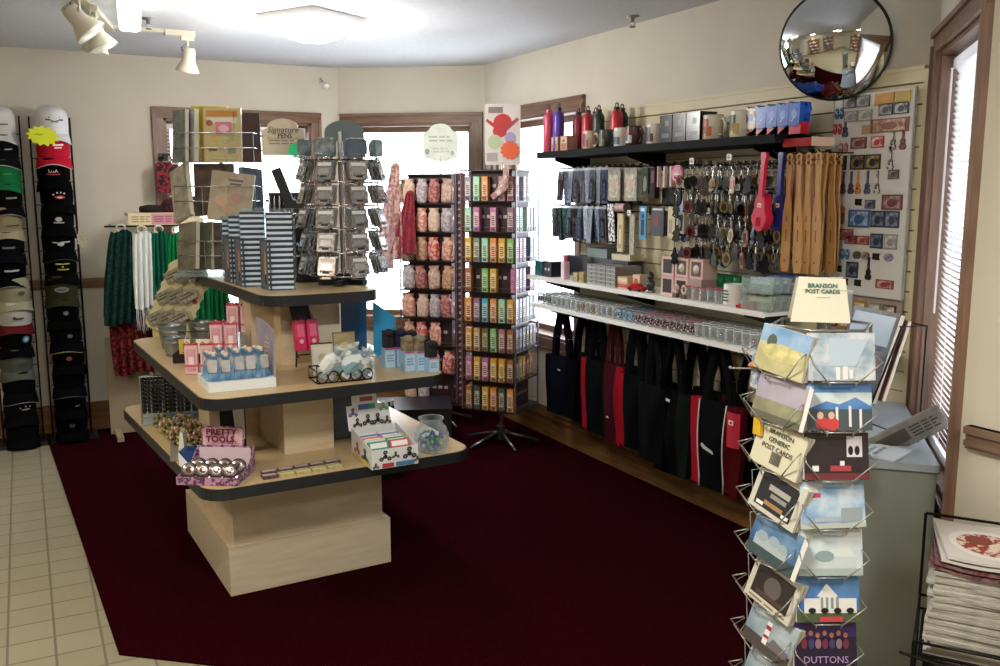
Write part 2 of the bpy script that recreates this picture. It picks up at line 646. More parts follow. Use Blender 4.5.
t = thing('track_light', 'cream ceiling track with one hanging spot lamp near the window wall', 'track light', (0.62, 5.50, CEIL))
b = B()
b.box((0.0, 0, -0.010), (0.42, 0.035, 0.02), M_CREAM)
b.box((0.24, 0, -0.016), (0.16, 0.05, 0.03), M_CREAM)
b.build('track', t)
track_head(t, 0.28, 0, -0.03, 20, 18)
t = thing('track_light', 'cream ceiling track with clustered spot lamps at the upper left', 'track light', (0.365, 4.93, CEIL), 77)
b = B()
b.box((-0.10, 0, -0.012), (1.5, 0.04, 0.024), M_CREAM)
b.build('track', t)
track_head(t, 0.10, 0.0, -0.024, 0, 8)
track_head(t, -0.06, -0.03, -0.024, 0, -24, s=1.1)
track_head(t, -0.42, -0.02, -0.024, 0, -40, s=1.1)
t = thing('strip_lamp', 'lit white linear lamp beside the clustered spot lamps', 'lamp', (0.50, 4.66, CEIL), 84)
b = B()
b.rbox((-0.06, -0.01, -0.03), (0.85, 0.10, 0.06), 0.015, M_CREAM, axis='x')
b.build('housing', t)
b = B()
b.rbox((-0.06, -0.01, -0.08), (0.82, 0.10, 0.05), 0.02, mat('fffdf4', 0.4, emit=5.0), axis='x')
b.build('tube_lamp', t)
t = thing('ceiling_lamp', 'large glowing white ceiling lamp over the display table', 'ceiling lamp', (1.40, 4.75, CEIL), 30)
b = B()
b.rbox((0, 0, -0.012), (0.40, 0.40, 0.03), 0.03, WHITE)
b.build('base_plate', t)
b = B()
b.lathe([(0.18, -0.02), (0.20, -0.05), (0.17, -0.09), (0.09, -0.12), (0.0, -0.13)], mat('ffffff', 0.4, emit=18.0), 24)
b.build('lamp_shade', t)


def sprinkler(loc, label):
    t = thing('sprinkler_head', label, 'sprinkler', loc)
    b = B()
    b.lathe([(0, 0), (0.035, 0), (0.035, -0.005), (0.012, -0.012), (0.010, -0.03), (0, -0.03)], mat('8d8d8a', 0.4, 0.6), 14)
    b.build('escutcheon', t)
    b = B()
    b.tube([(-0.012, 0, -0.028), (-0.016, 0, -0.042), (0, 0, -0.052), (0.016, 0, -0.042), (0.012, 0, -0.028)], 0.002, CHROME)
    b.cyl((0, 0, -0.052), (0, 0, -0.056), 0.016, mat('777777', 0.4, 0.8))
    b.build('deflector', t)


sprinkler((0.66, 5.2, CEIL), 'small metal ceiling sprinkler between the two lamp tracks')
sprinkler((2.86, 3.98, CEIL), 'small ceiling sprinkler above the slatwall beside the mirror')
t = thing('security_sensor', 'tiny white swivel sensor on the wall between the first two windows', 'sensor', (1.99, 6.585, 2.40), 10)
b = B()
b.cyl((0, 0.01, 0.0), (0, -0.03, -0.01), 0.008, WHITE)
b.cyl((-0.02, -0.03, 0.02), (0.0, -0.04, -0.01), 0.004, mat('505050'))
b.build('bracket', t)
b = B()
b.ball((0.015, -0.05, -0.035), 0.028, WHITE, (1, 1.2, .8))
b.build('sensor_body', t)

for k, (x, y, s_) in enumerate(((0.2, 1.2, .5), (-1.4, 3.2, .5), (1.2, -0.3, .5))):
    t = thing('ceiling_lamp', ['square lit ceiling lamp above the photographer', 'square lit ceiling lamp over the tiled floor at the left', 'square lit ceiling lamp behind the photographer'][k], 'ceiling lamp', (x, y, CEIL))
    b = B()
    for c0, d0 in (((-.27, 0, -.02), (.03, .57, .04)), ((.27, 0, -.02), (.03, .57, .04)), ((0, -.27, -.02), (.51, .03, .04)), ((0, .27, -.02), (.51, .03, .04))):
        b.box(c0, d0, WHITE)
    b.build('frame', t)
    b = B()
    b.box((0, 0, -.010), (.51, .51, .012), mat('fff6e8', .5, emit=3.0))
    b.build('diffuser', t)

# ---------------------------------------------------------------- three-tier display table
M_LAM = wood('d8c6aa', 'ccb898', 'x', 4.0, 0.5)
M_LAMZ = wood('d8c8b0', 'cdbca2', 'x', 5.0, 0.5)
M_EDGE = mat('1d2126', 0.35)
M_TOP = mat('cdb48a', 0.35, h2='c5ab80', scale=60.0)
GX, GY = 1.04, 3.98
t = thing('display_table', 'three-tier pale laminate display table with rounded black-edged shelves', 'display table', (GX, GY, 0), 2.5)
b = B()
b.box((-0.08, -0.03, 0.105), (0.69, 0.83, 0.21), M_LAMZ)
b.box((-0.08, -0.03, 0.212), (0.66, 0.80, 0.006), M_LAM)
b.build('plinth', t)
b = B()
b.box((-0.085, -0.035, 0.36), (0.635, 0.80, 0.30), M_LAM)
b.build('lower_pedestal', t)


def cross(z0, z1, w, L, cx=-0.07, cy=-0.02, front=-0.42):
    b = B()
    zc, h = (z0 + z1) / 2, z1 - z0
    b.box((cx, cy, zc), (w, -2 * front - 0.04, h), M_LAM)
    b.box((cx, cy + 0.06, zc), (L, w, h), M_LAM)
    return b


cross(0.55, 0.83, 0.21, 0.64, cx=-0.075).build('middle_pedestal', t)
cross(0.87, 1.16, 0.20, 0.40, cx=0.0, front=-0.16).build('upper_pedestal', t)
for nm, z, x0, x1, y0, y1 in (('lower_shelf', 0.55, 0.475, 1.565, 3.245, 4.80), ('middle_shelf', 0.87, 0.495, 1.475, 3.29, 4.90), ('upper_shelf', 1.20, 0.80, 1.30, 3.55, 5.12)):
    b = B()
    w, d = x1 - x0, y1 - y0
    M = T((x0 + x1) / 2 - GX, (y0 + y1) / 2 - GY, 0)
    wide = 0.07 if z < .6 else 0.01
    q1 = [(px - (wide * (py / d + .5) if px < 0 else 0), py) for px, py in rrect(w, d, 0.09, 6)]
    q2 = [(px - (wide * (py / d + .5) if px < 0 else 0), py) for px, py in rrect(w - 0.008, d - 0.008, 0.087, 6)]
    b.prism(q1, z - 0.045, z - 0.002, M_EDGE, M)
    b.prism(q2, z - 0.002, z, M_TOP, M)
    b.build(nm, t)

# dark acrylic side panel in the recess of the pedestal
# ---- top tier -------------------------------------------------------------
Z1, Z2, Z3 = 1.201, 0.871, 0.551

# cookbook rack: clear four-row rack
t = thing('book_rack', 'clear and wire cookbook rack on the top tier at its left end', 'book rack', (0.88, 4.62, Z1), -24)
ACR = glass('f2f8fa', 0.9)
b = B()
b.box((0, 0, 0.006), (0.42, 0.30, 0.012), ACR)
b.cyl((0, 0.02, 0), (0, 0.02, 0.80), 0.01, WIRE)
b.build('base', t)
for k, z in enumerate((0.03, 0.29, 0.54)):
    b = B()
    b.tube([(-0.19, -0.13, z + 0.07), (0.19, -0.13, z + 0.07), (0.19, 0.13, z + 0.07), (-0.19, 0.13, z + 0.07)], 0.003, CHROME, closed=True)
    b.tube([(-0.19, -0.13, z + 0.14), (0.19, -0.13, z + 0.14), (0.19, 0.13, z + 0.14), (-0.19, 0.13, z + 0.14)], 0.003, CHROME, closed=True)
    for x in (-0.19, -0.06, 0.06, 0.19):
        b.cyl((x, -0.13, z), (x, -0.13, z + 0.14), 0.002, CHROME, 5)
    for x in (-.19, .19):
        b.cyl((x, 0.13, z), (x, 0.13, z + 0.14), 0.002, CHROME, 5)
    b.box((0, 0, z - 0.003), (0.39, 0.27, 0.006), ACR)
    b.build('rack_tier', t)


def book(label, w, h, th, cover, loc, rot, elems=(), title=None, tm=None, group=None, spiral=False, cat='book'):
    r = thing('book', label, cat, loc, 0, group)
    r.rotation_euler = tuple(math.radians(a) for a in rot)
    b = B()
    b.box((0, th / 2, h / 2), (w, th, h), cover)
    b.box((0.002, th / 2, h / 2), (w, th - 0.004, h - 0.006), mat('e6e1d2', 0.8))
    b.box((0, 0.0008, h / 2), (w, 0.0016, h), cover)
    if elems:
        b.pic(w, h, elems, y=0.0, x0=-w / 2, z0=0)
    b.build('cover', r)
    if title:
        for tt, sz, x, z in title:
            text(tt, sz, tm or BLACK, r, (x, -0.003, z), name='title')
    return r


c = lambda h, **k: mat(h, 0.5, **k)
ex, ey = math.cos(math.radians(-24)), math.sin(math.radians(-24))


def rk(lx, ly, lz):
    return (0.88 + lx * ex - ly * ey, 4.62 + lx * ey + ly * ex, Z1 + lz)


book('cookbook with pale yellow cover and pink tea set picture, top row of rack', 0.175, 0.255, 0.02, c('fbeec0'), rk(0.04, -0.11, 0.545), (-4, 0, -24),
     [('r', .08, .84, .92, .95, c('c98b46')), ('r', .1, .72, .9, .82, c('e8e2cf')), ('e', .16, .72, .09, .06, c('b5623f')), ('r', .33, .52, .75, .74, c('d77f93')), ('e', .54, .62, .14, .07, c('eec3cb')),
      ('e', .3, .42, .12, .05, c('d9b056')), ('e', .55, .38, .14, .06, c('c6c58d')), ('e', .8, .45, .1, .05, c('a7b070')), ('r', .12, .2, .35, .24, c('8a7758')), ('r', .64, .16, .85, .25, c('9a9a80')), ('r', .1, .05, .9, .1, c('c9bb8a'))])
book('cookbook with yellow spine standing behind the tea set cookbook', 0.17, 0.265, 0.02, c('e3cf3f'), rk(-0.03, -0.06, 0.545), (-3, 0, -24))
book('grey and cream cookbook angled outward at the top left of the rack', 0.16, 0.25, 0.025, c('d9dad2', h2='a9b2b2', scale=14.), rk(-0.15, -0.04, 0.545), (-3, 0, -74))
book('grey-green cookbook with faint pattern, top row of rack, leftmost', 0.16, 0.25, 0.02, c('aeb3a6', h2='858b84', scale=20.), rk(-0.19, -0.03, 0.545), (-3, 0, -78))
book('brown striped cookbook at the right end of the top rack row', 0.13, 0.235, 0.02, c('8a5f52', h2='565d66', scale=9.), rk(0.155, -0.07, 0.545), (-3, 0, 10))
book('cream floral cookbook leaning in the middle rack row', 0.20, 0.235, 0.02, c('efe6d2', h2='dccbaf', scale=22.), rk(0.06, -0.15, 0.265), (-8, 7, -24),
     [('r', .4, .82, .75, .86, c('6d6458')), ('r', .45, .74, .72, .78, c('6d6458')), ('e', .3, .4, .16, .1, c('c9a98c')), ('e', .62, .5, .12, .09, c('b98b80')), ('e', .5, .25, .2, .1, c('bfa27f'))])
book('dark brown cookbook behind the cream floral one, middle rack row', 0.19, 0.25, 0.02, c('66544c', h2='8b7569', scale=16.), rk(-0.02, -0.07, 0.29), (-4, 0, -24))
book('cream spiral cookbook fallen aslant at the left of the middle rack row', 0.16, 0.26, 0.022, c('e6e0cc', h2='bdb8a4', scale=18.), rk(-0.17, -0.09, 0.275), (-6, -17, -70))
book('slim blue-grey cookbook at the right end of the middle rack row', 0.15, 0.24, 0.025, c('5c6a7c'), rk(0.17, -0.06, 0.28), (-4, 4, 40))
book('grey photograph cookbook in the lowest rack row, left side', 0.15, 0.23, 0.022, c('8b8676', h2='b9b39f', scale=12.), rk(-0.16, -0.10, 0.03), (-8, -6, -66))
book('pale green cookbook in the lowest rack row behind the photograph one', 0.15, 0.23, 0.022, c('a9ab92', h2='7f8270', scale=12.), rk(-0.10, -0.07, 0.03), (-8, -4, -60))
book('dark patterned cookbook in the lowest rack row, right side', 0.18, 0.23, 0.022, c('4f4f55', h2='8a7a6c', scale=18.), rk(0.04, -0.10, 0.03), (-6, 0, -24))

# boxed knives in acrylic cases: navy and pale blue boxes
M_NAVY = mat('27324a', 0.4)
M_SKYB = mat('cfe0f2', 0.45)
M_PALEB = mat('c9d6e6', 0.45)


def boxcase(loc, rotz, n, label, w=0.105, d=0.13, bh=0.022, h=0.24):
    t = thing('acrylic_case', label, 'display case', loc, rotz, 'clear cases for the gift boxes')
    b = B()
    for c0, d0 in (((0, 0, .003), (w + .014, d + .014, .006)), ((-w / 2 - .005, 0, h / 2), (.003, d + .012, h)), ((w / 2 + .005, 0, h / 2), (.003, d + .012, h)), ((0, d / 2 + .005, h / 2), (w + .012, .003, h))):
        b.box(c0, d0, ACR)
    b.build('case_body', t)
    return t


BOXG = 'navy gift boxes stacked in the clear cases'
proto = thing('gift_box', 'small navy and pale blue gift box stacked in a clear case on the top tier', 'gift box', (0, 0, 0), 0, BOXG)
b = B()
b.box((0, 0, 0.0105), (0.102, 0.127, 0.021), M_NAVY)
b.pic(0.102, 0.021, [('r', 0, 0, 1, .5, M_SKYB)], y=-0.0635, x0=-0.051, z0=0)
b.pic(0.127, 0.021, [('r', 0, 0, 1, .5, M_SKYB)], M=R('Z', 90), y=-0.051, x0=-0.0635, z0=0)
b.pic(0.127, 0.021, [('r', 0, .2, .25, .5, M_SKYB), ('r', .3, .1, .75, .9, mat('c98c62'))], M=R('Z', -90), y=-0.051, x0=-0.0635, z0=0)
b.build('box_body', proto)
used = [0]


def stack(loc, rotz, n, nm):
    for i in range(n):
        lab = 'navy and pale blue striped gift box, %s from the bottom of the %s clear case' % (ORD[i], nm)
        p = (loc[0], loc[1], loc[2] + 0.006 + i * 0.0225)
        if not used[0]:
            proto.location = p
            proto.rotation_euler = (0, 0, math.radians(rotz))
            used[0] = 1
            proto['label'] = lab
        else:
            dup(proto, p, rotz, lab)


for lab2, (x, y, rz, n, lab) in zip(('front', 'second', 'third', 'rear'), ((0.95, 3.80, -12, 14, 'clear case of navy gift boxes nearest the front of the top tier'), (0.885, 4.00, -12, 14, 'clear case of stacked gift boxes, middle of the three front ones'),
                           (0.875, 4.19, -12, 13, 'clear case of stacked gift boxes behind the middle one'), (0.885, 4.39, -12, 12, 'clear case of stacked gift boxes nearest the cookbook rack'))):
    boxcase((x, y, Z1), rz, n, lab, h=0.0225 * n + 0.02)
    stack((x, y, Z1), rz, n, lab2)

# knife pictures standing in front (on the left faces of the cases)
for i, (x, y) in enumerate(((0.885, 3.79), (0.82, 3.99), (0.81, 4.18))):
    t = thing('picture_card', 'dark card with orange knife picture against a gift box case, %s from the front' % ORD[i], 'card', (x, y, Z1), -82, 'knife picture cards on the gift box cases')
    b = B()
    b.box((0, 0.003, 0.105), (0.11, 0.004, 0.21), mat('37424f', 0.3))
    b.pic(0.11, 0.21, [('r', .1, .05, .9, .95, mat('56646f', 0.3)), ('p', [(.4, .15), (.6, .18), (.56, .7), (.44, .8)], mat('d08a5c')), ('r', .42, .1, .58, .3, mat('3a2a22'))], y=0.001, x0=-0.055)
    b.build('card_board', t)

# pen stand with header sign
t = thing('pen_stand', 'black pen stand whose pale arched header reads SIGNATURE PENS', 'pen stand', (1.145, 4.50, Z1), -24)
M_SIGN = mat('c9bfae', 0.6, h2='b6aa98', scale=12.)
b = B()
b.box((0, 0.04, 0.01), (0.20, 0.2, 0.02), BLACK)
b.box((0, 0.12, 0.20), (0.17, 0.02, 0.40), BLACK)
for k in range(4):
    b.box((0, 0.08 - 0.0 * k, 0.06 + 0.1 * k), (0.19, 0.05, 0.012), BLACK, T(0, -0.01 + .015 * k, 0))
b.box((0, 0.12, 0.50), (0.02, 0.008, 0.20), glass('e8f0f0', .8))
b.build('stand', t)
b = B()
poly = [(-0.105, 0), (0.105, 0), (0.108, 0.12)] + [(0.108 - 0.035 * 1, 0.135)] + ell(0.078, 0.045, 12, 0, 180, 0, 0.135)[1:-1] + [(-0.073, 0.135), (-0.108, 0.12)]
b.plate(poly, 0.006, M_SIGN, T(0, 0.10, 0.585))
b.pic(0.2, 0.16, [('l', .15, .32, .85, .5, 2, mat('8d7f70')), ('r', .1, .52, .9, .535, mat('8d7f70'))], T(0, 0.10, 0.585), x0=-0.1)
hs = b.build('header_sign', t)
text('Signature', 0.042, mat('4e4438'), hs, (0, 0.098, 0.710), shear=.3)
text('PENS', 0.032, mat('4e4438'), hs, (0.01, 0.098, 0.681), bold=.0006)
b = B()
star = []
for i in range(28):
    a = 2 * PI * i / 28
    rr = 0.052 if i % 2 else 0.042
    star.append((rr * 1.1 * math.cos(a), rr * .8 * math.sin(a)))
b.plate(star, 0.002, mat('2fd08a', 0.6), T(0.075, 0.092, 0.61))
b.build('green_burst_sticker', hs)
PENG = 'pens in the pen stand'
pp = thing('pen', 'slim metal pen upright in the black pen stand', 'pen', (0, 0, 0), 0, PENG)
b = B()
b.cyl((0, 0, 0), (0, 0, 0.10), 0.005, mat('a8a8ac', 0.3, .7), 8)
b.cyl((0, 0, 0.10), (0, 0, 0.12), 0.0035, mat('2a2a30', .3), 8)
b.box((0, -0.006, 0.095), (0.003, 0.002, 0.04), CHROME)
b.build('barrel', pp)
k = 0
for r_ in range(3):
    for i in range(7):
        lx, ly, lz = -0.075 + 0.025 * i, 0.055 + .015 * r_ - .01, 0.07 + 0.1 * r_
        x, y = 1.145 + lx * ex - ly * ey, 4.50 + lx * ey + ly * ex
        if k == 0:
            pp.location = (x, y, Z1 + lz)
        else:
            dup(pp, (x, y, Z1 + lz), 0)
        k += 1

# keyring spinner: octagonal wire tower on a black star foot
KX, KY = 1.245, 3.86
KS = 0.86
t = thing('keyring_spinner', 'tall wire spinner rack of keyrings on a black star foot, top tier', 'spinner rack', (KX, KY, Z1), 5)
b = B()
for i in range(5):
    a = 2 * PI * i / 5 + .3
    b.box((0.055, 0, 0.012), (0.11, 0.035, 0.022), BLACK, R('Z', math.degrees(a)))
b.cyl((0, 0, 0), (0, 0, 0.05), 0.035, BLACK, 16)
b.build('foot', t)
b = B()
b.cyl((0, 0, 0.02), (0, 0, 0.66), 0.012, CHROME)
b.cyl((0, 0, 0.535), (0, 0, 0.54), 0.165, WIRE, 8, cap=True)
b.build('pole', t)
b = B()
for i in range(8):
    a = 2 * PI * (i + .5) / 8
    x, y = 0.155 * math.cos(a), 0.155 * math.sin(a)
    b.cyl((x, y, 0.05), (x, y, 0.60), 0.0025, CHROME, 5)
for z in (0.045, 0.145, 0.245, 0.345, 0.445, 0.53):
    b.tube([(0.155 * math.cos(2 * PI * (i + .5) / 8), 0.155 * math.sin(2 * PI * (i + .5) / 8), z) for i in range(8)], 0.0025, CHROME, closed=True)
    for i in range(8):
        a = 2 * PI * i / 8
        for dy in (-0.025, 0.025):
            M = R('Z', math.degrees(a))
            b.tube([(0.143, dy, z + .075), (0.155, dy, z + .02), (0.19, dy, z), (0.195, dy, z + 0.03)], 0.002, CHROME, 5, M=M)
        b.tube([(0.195, -0.025, z + .03), (0.195, 0.025, z + .03)], 0.002, CHROME, 5, M=R('Z', math.degrees(a)))
b.build('wire_basket', t)
b = B()
b.plate([(-0.085, 0), (0.085, 0), (0.085, 0.04)] + ell(0.085, 0.05, 10, 0, 180, 0, 0.04)[1:-1] + [(-0.085, 0.04)], 0.006, mat('6f7f86', .5), T(0.02, 0, 0.62) @ R('Z', -28))
b.build('header_sign', t)
KG = 'keyring packets in the spinner rack'
cols = ['8f8a86', 'b1aeb0', '77706f', 'b8babd', '8b7d76', 'c2c6c8', '6d6b70', '7c8c90', '9c8f88', 'c9cccd']
protos = []
for i, h in enumerate(cols):
    p = thing('keyring_packet', 'small clear packet holding a metal name keyring in the wire spinner', 'keyring packet', (0, 0, 0), 0, KG)
    b = B()
    b.rbox((0, 0, 0.04), (0.078, 0.003, 0.08), 0.006, mat(h, 0.25, 0.3, h2=cols[(i + 3) % 10], scale=60.), axis='y', n=2)
    b.tube([(0.012 * math.cos(a), -0.003, 0.086 + 0.012 * math.sin(a)) for a in [2 * PI * q / 8 for q in range(8)]], 0.0015, CHROME, 4, closed=True)
    b.pic(0.078, 0.08, [('r', .2, .3, .8, .6, mat('c9cdd0', .2, .8)), ('r', .1, .72, .9, .9, mat('e8e8ea')), ('r', .3, .1, .7, .2, mat('222222'))], y=-0.0016, x0=-0.039)
    b.build('packet', p)
    protos.append([p, False])
q = 0
for zi, z in enumerate((0.05, 0.15, 0.25, 0.35, 0.45)):
    for i in range(8):
        for j in range(4):
            a = 2 * PI * i / 8 + math.radians(5)
            rr = 0.160 + 0.012 * j
            x, y = KX + rr * math.cos(a), KY + rr * math.sin(a)
            loc = (x, y, Z1 + z + .005)
            rot = (math.radians(-16), 0, a + PI / 2 + random.uniform(-.12, .12))
            pr_ = protos[(q * 7) % 10]
            q += 1
            if not pr_[1]:
                pr_[0].location = loc
                pr_[0].rotation_euler = rot
                pr_[1] = True
            else:
                dup(pr_[0], loc, rot)
for i in range(8):
    a = 2 * PI * i / 8 + math.radians(5)
    h = ['7f8f9a', '5a83ad', '8fb5a5', '7d9a8a', '8696a4', '9aa4ac', '5f7180', '88a39a'][i]
    t = thing('purse_packet', 'small %s coin purse in the uppermost ring of the wire spinner' % ['grey', 'blue', 'mint green', 'sage green', 'slate', 'silver grey', 'dark slate', 'grey green'][i], 'coin purse', (KX + 0.166 * math.cos(a), KY + 0.166 * math.sin(a), Z1 + 0.555), math.degrees(a) + 90, 'coin purses round the top of the spinner')
    b = B()
    b.rbox((0, 0, 0.035), (0.09, 0.022, 0.065), 0.012, mat(h, 0.5, h2='5c6e78', scale=40.), axis='y')
    b.build('purse_body', t)
    b = B()
    b.box((0, -0.001, 0.069), (0.06, 0.024, 0.004), CHROME)
    b.build('zip', t)

# small black sunglasses stand with rings between pens and spinner
t = thing('bracelet_stand', 'black stand with hanging silver hoops beside the gift box cases', 'jewellery stand', (1.15, 4.10, Z1), -20)
b = B()
b.box((0, 0, 0.01), (0.12, 0.16, 0.02), BLACK)
b.box((0, 0.03, 0.17), (0.10, 0.03, 0.32), BLACK)
b.cyl((-0.07, -0.01, 0.30), (0.07, -0.01, 0.30), 0.008, BLACK)
b.cyl((-0.07, -0.01, 0.17), (0.07, -0.01, 0.17), 0.008, BLACK)
b.build('stand', t)
hp = thing('hoop_bracelet', 'silver hoop bracelet hanging on the black stand', 'bracelet', (0, 0, 0), 0, 'hoop bracelets on the black stand')
b = B()
b.tube([(0.032 * math.cos(a), 0, -0.032 + 0.032 * math.sin(a)) for a in [2 * PI * q / 18 for q in range(18)]], 0.0025, CHROME, 5, closed=True)
b.build('hoop', hp)
k = 0
for z in (0.31, 0.18):
    for i in range(5):
        lx = -0.055 + 0.027 * i
        loc = (1.15 + lx * .94, 4.10 - 0.018 - lx * .34, Z1 + z - .006)
        if k == 0:
            hp.location = loc
        else:
            dup(hp, loc, (0.0, 0.0, random.uniform(-.6, .2)))
        k += 1
# black eyeglass-like display in front of the window
t = thing('eyeglass_display', 'black curved display stand leaning above the gift boxes beside the pen sign', 'display', (1.12, 4.22, Z1), -20)
b = B()
b.box((0, 0, 0.01), (0.10, 0.1, 0.02), BLACK)
b.cyl((0, 0, 0.01), (0.0, 0, 0.34), 0.012, BLACK)
b.box((0, 0, 0), (0.045, 0.02, 0.19), BLACK, T(-0.035, 0, 0.42) @ R('Y', -20))
b.box((0, 0, 0), (0.10, 0.025, 0.05), BLACK, T(0.015, -0.01, 0.34) @ R('Y', 15))
b.build('arm', t)

# ---- middle tier ------------------------------------------------------------
# seed-packet style garden sign board
t = thing('sign_display', 'cream scallop-edged board holding small wooden signs, middle tier left end', 'display board', (0.60, 4.78, Z2), -30)
M_CRM = mat('cfc49a', 0.6, h2='bfb586', scale=10.)
b = B()
sc = [(0.09, 0.0)]
for k in range(7):
    for a in (-60, 0, 60):
        sc.append((0.10 + 0.018 * math.cos(math.radians(a)), 0.03 + 0.05 * k + 0.02 * math.sin(math.radians(a))))
pts = sc + [(0.06, 0.40), (0.0, 0.42), (-0.06, 0.40)] + [(-x, z) for x, z in reversed(sc)]
M = T(0, 0, 0.03) @ R('X', -14) @ R('Y', 20)
b.plate(pts, 0.006, M_CRM, M)
for k, (x, z) in enumerate(((0.09, 0.10), (0.085, 0.2), (0.09, 0.30))):
    b.plate(ell(0.012, 0.012, 8, cx=x, cy=z), 0.002, mat('a3402f'), M @ T(0, -0.004, 0))
b.box((0, 0.09, 0.05), (0.16, 0.10, 0.10), M_CRM)
b.build('board', t)
SG = 'small wooden signs on the scalloped board'
for k in range(9):
    r_, cc = divmod(k, 3)
    s = thing('wooden_sign', 'small rectangular grey wooden sign pegged aslant on the scalloped board', 'wooden sign', (0, 0, 0), 0, SG)
    w, h = 0.095, 0.06
    b = B()
    b.box((0, 0, 0), (w, 0.005, h), mat(['9c937c', '7e8069', 'a59d88'][k % 3], .7, h2='6f6a58', scale=60.))
    b.pic(w, h, [('r', .1, .35, .9, .5, mat('4a473c')), ('r', .2, .6, .75, .72, mat('4a473c'))], y=-0.0025, x0=-w / 2, z0=-h / 2)
    b.build('plaque', s)
    lz = 0.06 + 0.115 * r_ + 0.02 * cc
    lx = -0.06 + 0.055 * cc
    v = T(0.60, 4.78, Z2 + .03) @ R('Z', -30) @ R('X', -14) @ R('Y', 20) @ T(lx, -0.022 - .007 * cc, lz) @ R('Y', -48)
    s.matrix_world = v
    s.location = v.to_translation()
    s.rotation_euler = v.to_euler()


def bucket(loc, r, h, label):
    t = thing('metal_bucket', label, 'bucket', loc, random.uniform(0, 60))
    mg = mat('9ba1a3', 0.35, 0.75, h2='7f868a', scale=9.)
    b = B()
    b.lathe([(0, 0.004), (r * .72, 0.004), (r * .74, 0), (r * .76, 0.006), (r * .96, h * .7), (r * .99, h * .72), (r * .97, h * .74), (r, h - .004), (r * 1.05, h), (r * 1.0, h + .002), (r * .95, h - .01), (r * .7, 0.01), (0, 0.01)], mg, 22)
    b.build('pail', t)
    b = B()
    b.tube([(r * math.cos(a), 0, h - .01 + r * .9 * math.sin(a)) for a in [PI * q / 10 for q in range(11)]], 0.002, mg, 5, M=R('X', 55))
    b.build('handle', t)


bucket((0.60, 4.50, Z2), 0.065, 0.11, 'small galvanised bucket on the middle tier beside the scalloped board')
bucket((0.745, 4.55, Z2), 0.065, 0.11, 'small galvanised bucket on the middle tier, half hidden behind the black tray')
bucket((0.575, 4.28, Z2), 0.05, 0.085, 'shorter galvanised bucket nearest the left edge of the middle tier')
# black tray with yellow cards
t = thing('card_tray', 'black open tray of small cards in front of the galvanised buckets', 'tray', (0.625, 4.10, Z2), -20)
b = B()
b.box((0, 0, 0.004), (0.14, 0.12, 0.008), BLACK)
for x in (-0.07, 0.07):
    b.box((x, 0, 0.02), (0.004, 0.12, 0.04), BLACK)
for y in (-0.06, 0.06):
    b.box((0, y, 0.02), (0.14, 0.004, 0.04), BLACK)
b.build('tray_body', t)
b = B()
b.tube([(-0.066, 0.055, 0.03), (-0.066, 0.055, 0.12), (0.066, 0.055, 0.12), (0.066, 0.055, 0.03)], 0.003, BLACK)
b.build('wire_back', t)
for k, (h, lab) in enumerate((('c8b73a', 'yellow'), ('dedccb', 'cream'), ('5c6b3c', 'olive green'), ('efe9d2', 'ivory'))):
    t = thing('small_card', lab + ' small card standing in the black card tray', 'card', (0.605 + 0.022 * k, 4.085 - 0.012 * k, Z2 + 0.009), -20)
    b = B()
    b.box((0, 0, 0.045), (0.075, 0.004, 0.09), mat(h, .5))
    b.pic(0.075, 0.09, [('r', .2, .5, .8, .8, mat('8a8468')), ('l', .2, .1, .8, .4, 3, mat('55503c'))], y=-0.002, x0=-0.0375)
    b.build('card_sheet', t)

# pink ribboned soap boxes
M_PINK = mat('e6b9c0', 0.45)
M_PINK2 = mat('dba6b4', 0.45, h2='c98a92', scale=30.)
M_RIB = mat('d2556c', 0.4)


def soapbox(loc, rz, label, h=0.115):
    t = thing('gift_box', label, 'gift box', loc, rz, 'pink ribboned gift boxes')
    b = B()
    b.rbox((0, 0, h / 2), (0.05, 0.04, h), 0.004, M_PINK)
    b.pic(0.05, h, [('r', .15, .1, .85, .9, M_PINK2), ('r', .3, .3, .7, .62, mat('f2e1de'))], y=-0.02, x0=-0.025)
    b.build('box_body', t)
    b = B()
    b.box((0, 0, h * .3), (0.053, 0.043, 0.008), M_RIB)
    b.box((0, 0, h + .001), (0.053, 0.008, 0.002), M_RIB)
    for s in (-1, 1):
        b.tube([(0, 0, h), (s * .018, -0.008, h + .016), (s * .026, 0, h + .006), (0, 0, h)], 0.003, M_RIB, 5)
    b.build('ribbon', t)


PP = [(0.600, 3.80, 0), (0.655, 3.74, 0), (0.725, 3.99, 0.012), (0.775, 3.94, 0.012), (0.725, 4.03, 0.012)]
lift = [((0.575, 3.80, 0), 'front left'), ((0.632, 3.775, 0), 'front right'), ((0.700, 3.93, 0.06), 'middle left'), ((0.755, 3.90, 0.06), 'middle right'), ((0.725, 3.97, 0.06), 'middle back'),
        ((0.80, 4.07, 0.12), 'back left'), ((0.855, 4.04, 0.12), 'back right'), ((0.82, 4.13, 0.12), 'rearmost')]
t = thing('display_riser', 'clear stepped acrylic riser under the pink ribboned boxes', 'riser', (0.75, 3.98, Z2), -20)
b = B()
b.box((-0.02, -0.045, 0.03), (0.14, 0.08, 0.058), glass('e9eef0', 0.8))
b.box((0.07, 0.08, 0.06), (0.14, 0.10, 0.118), glass('e9eef0', 0.8))
b.build('riser_body', t)
for (p, lab) in lift:
    soapbox((p[0], p[1], Z2 + p[2] + .001), -20 + random.uniform(-6, 6), 'pale pink ribboned gift box, the %s one of the stepped group' % lab)

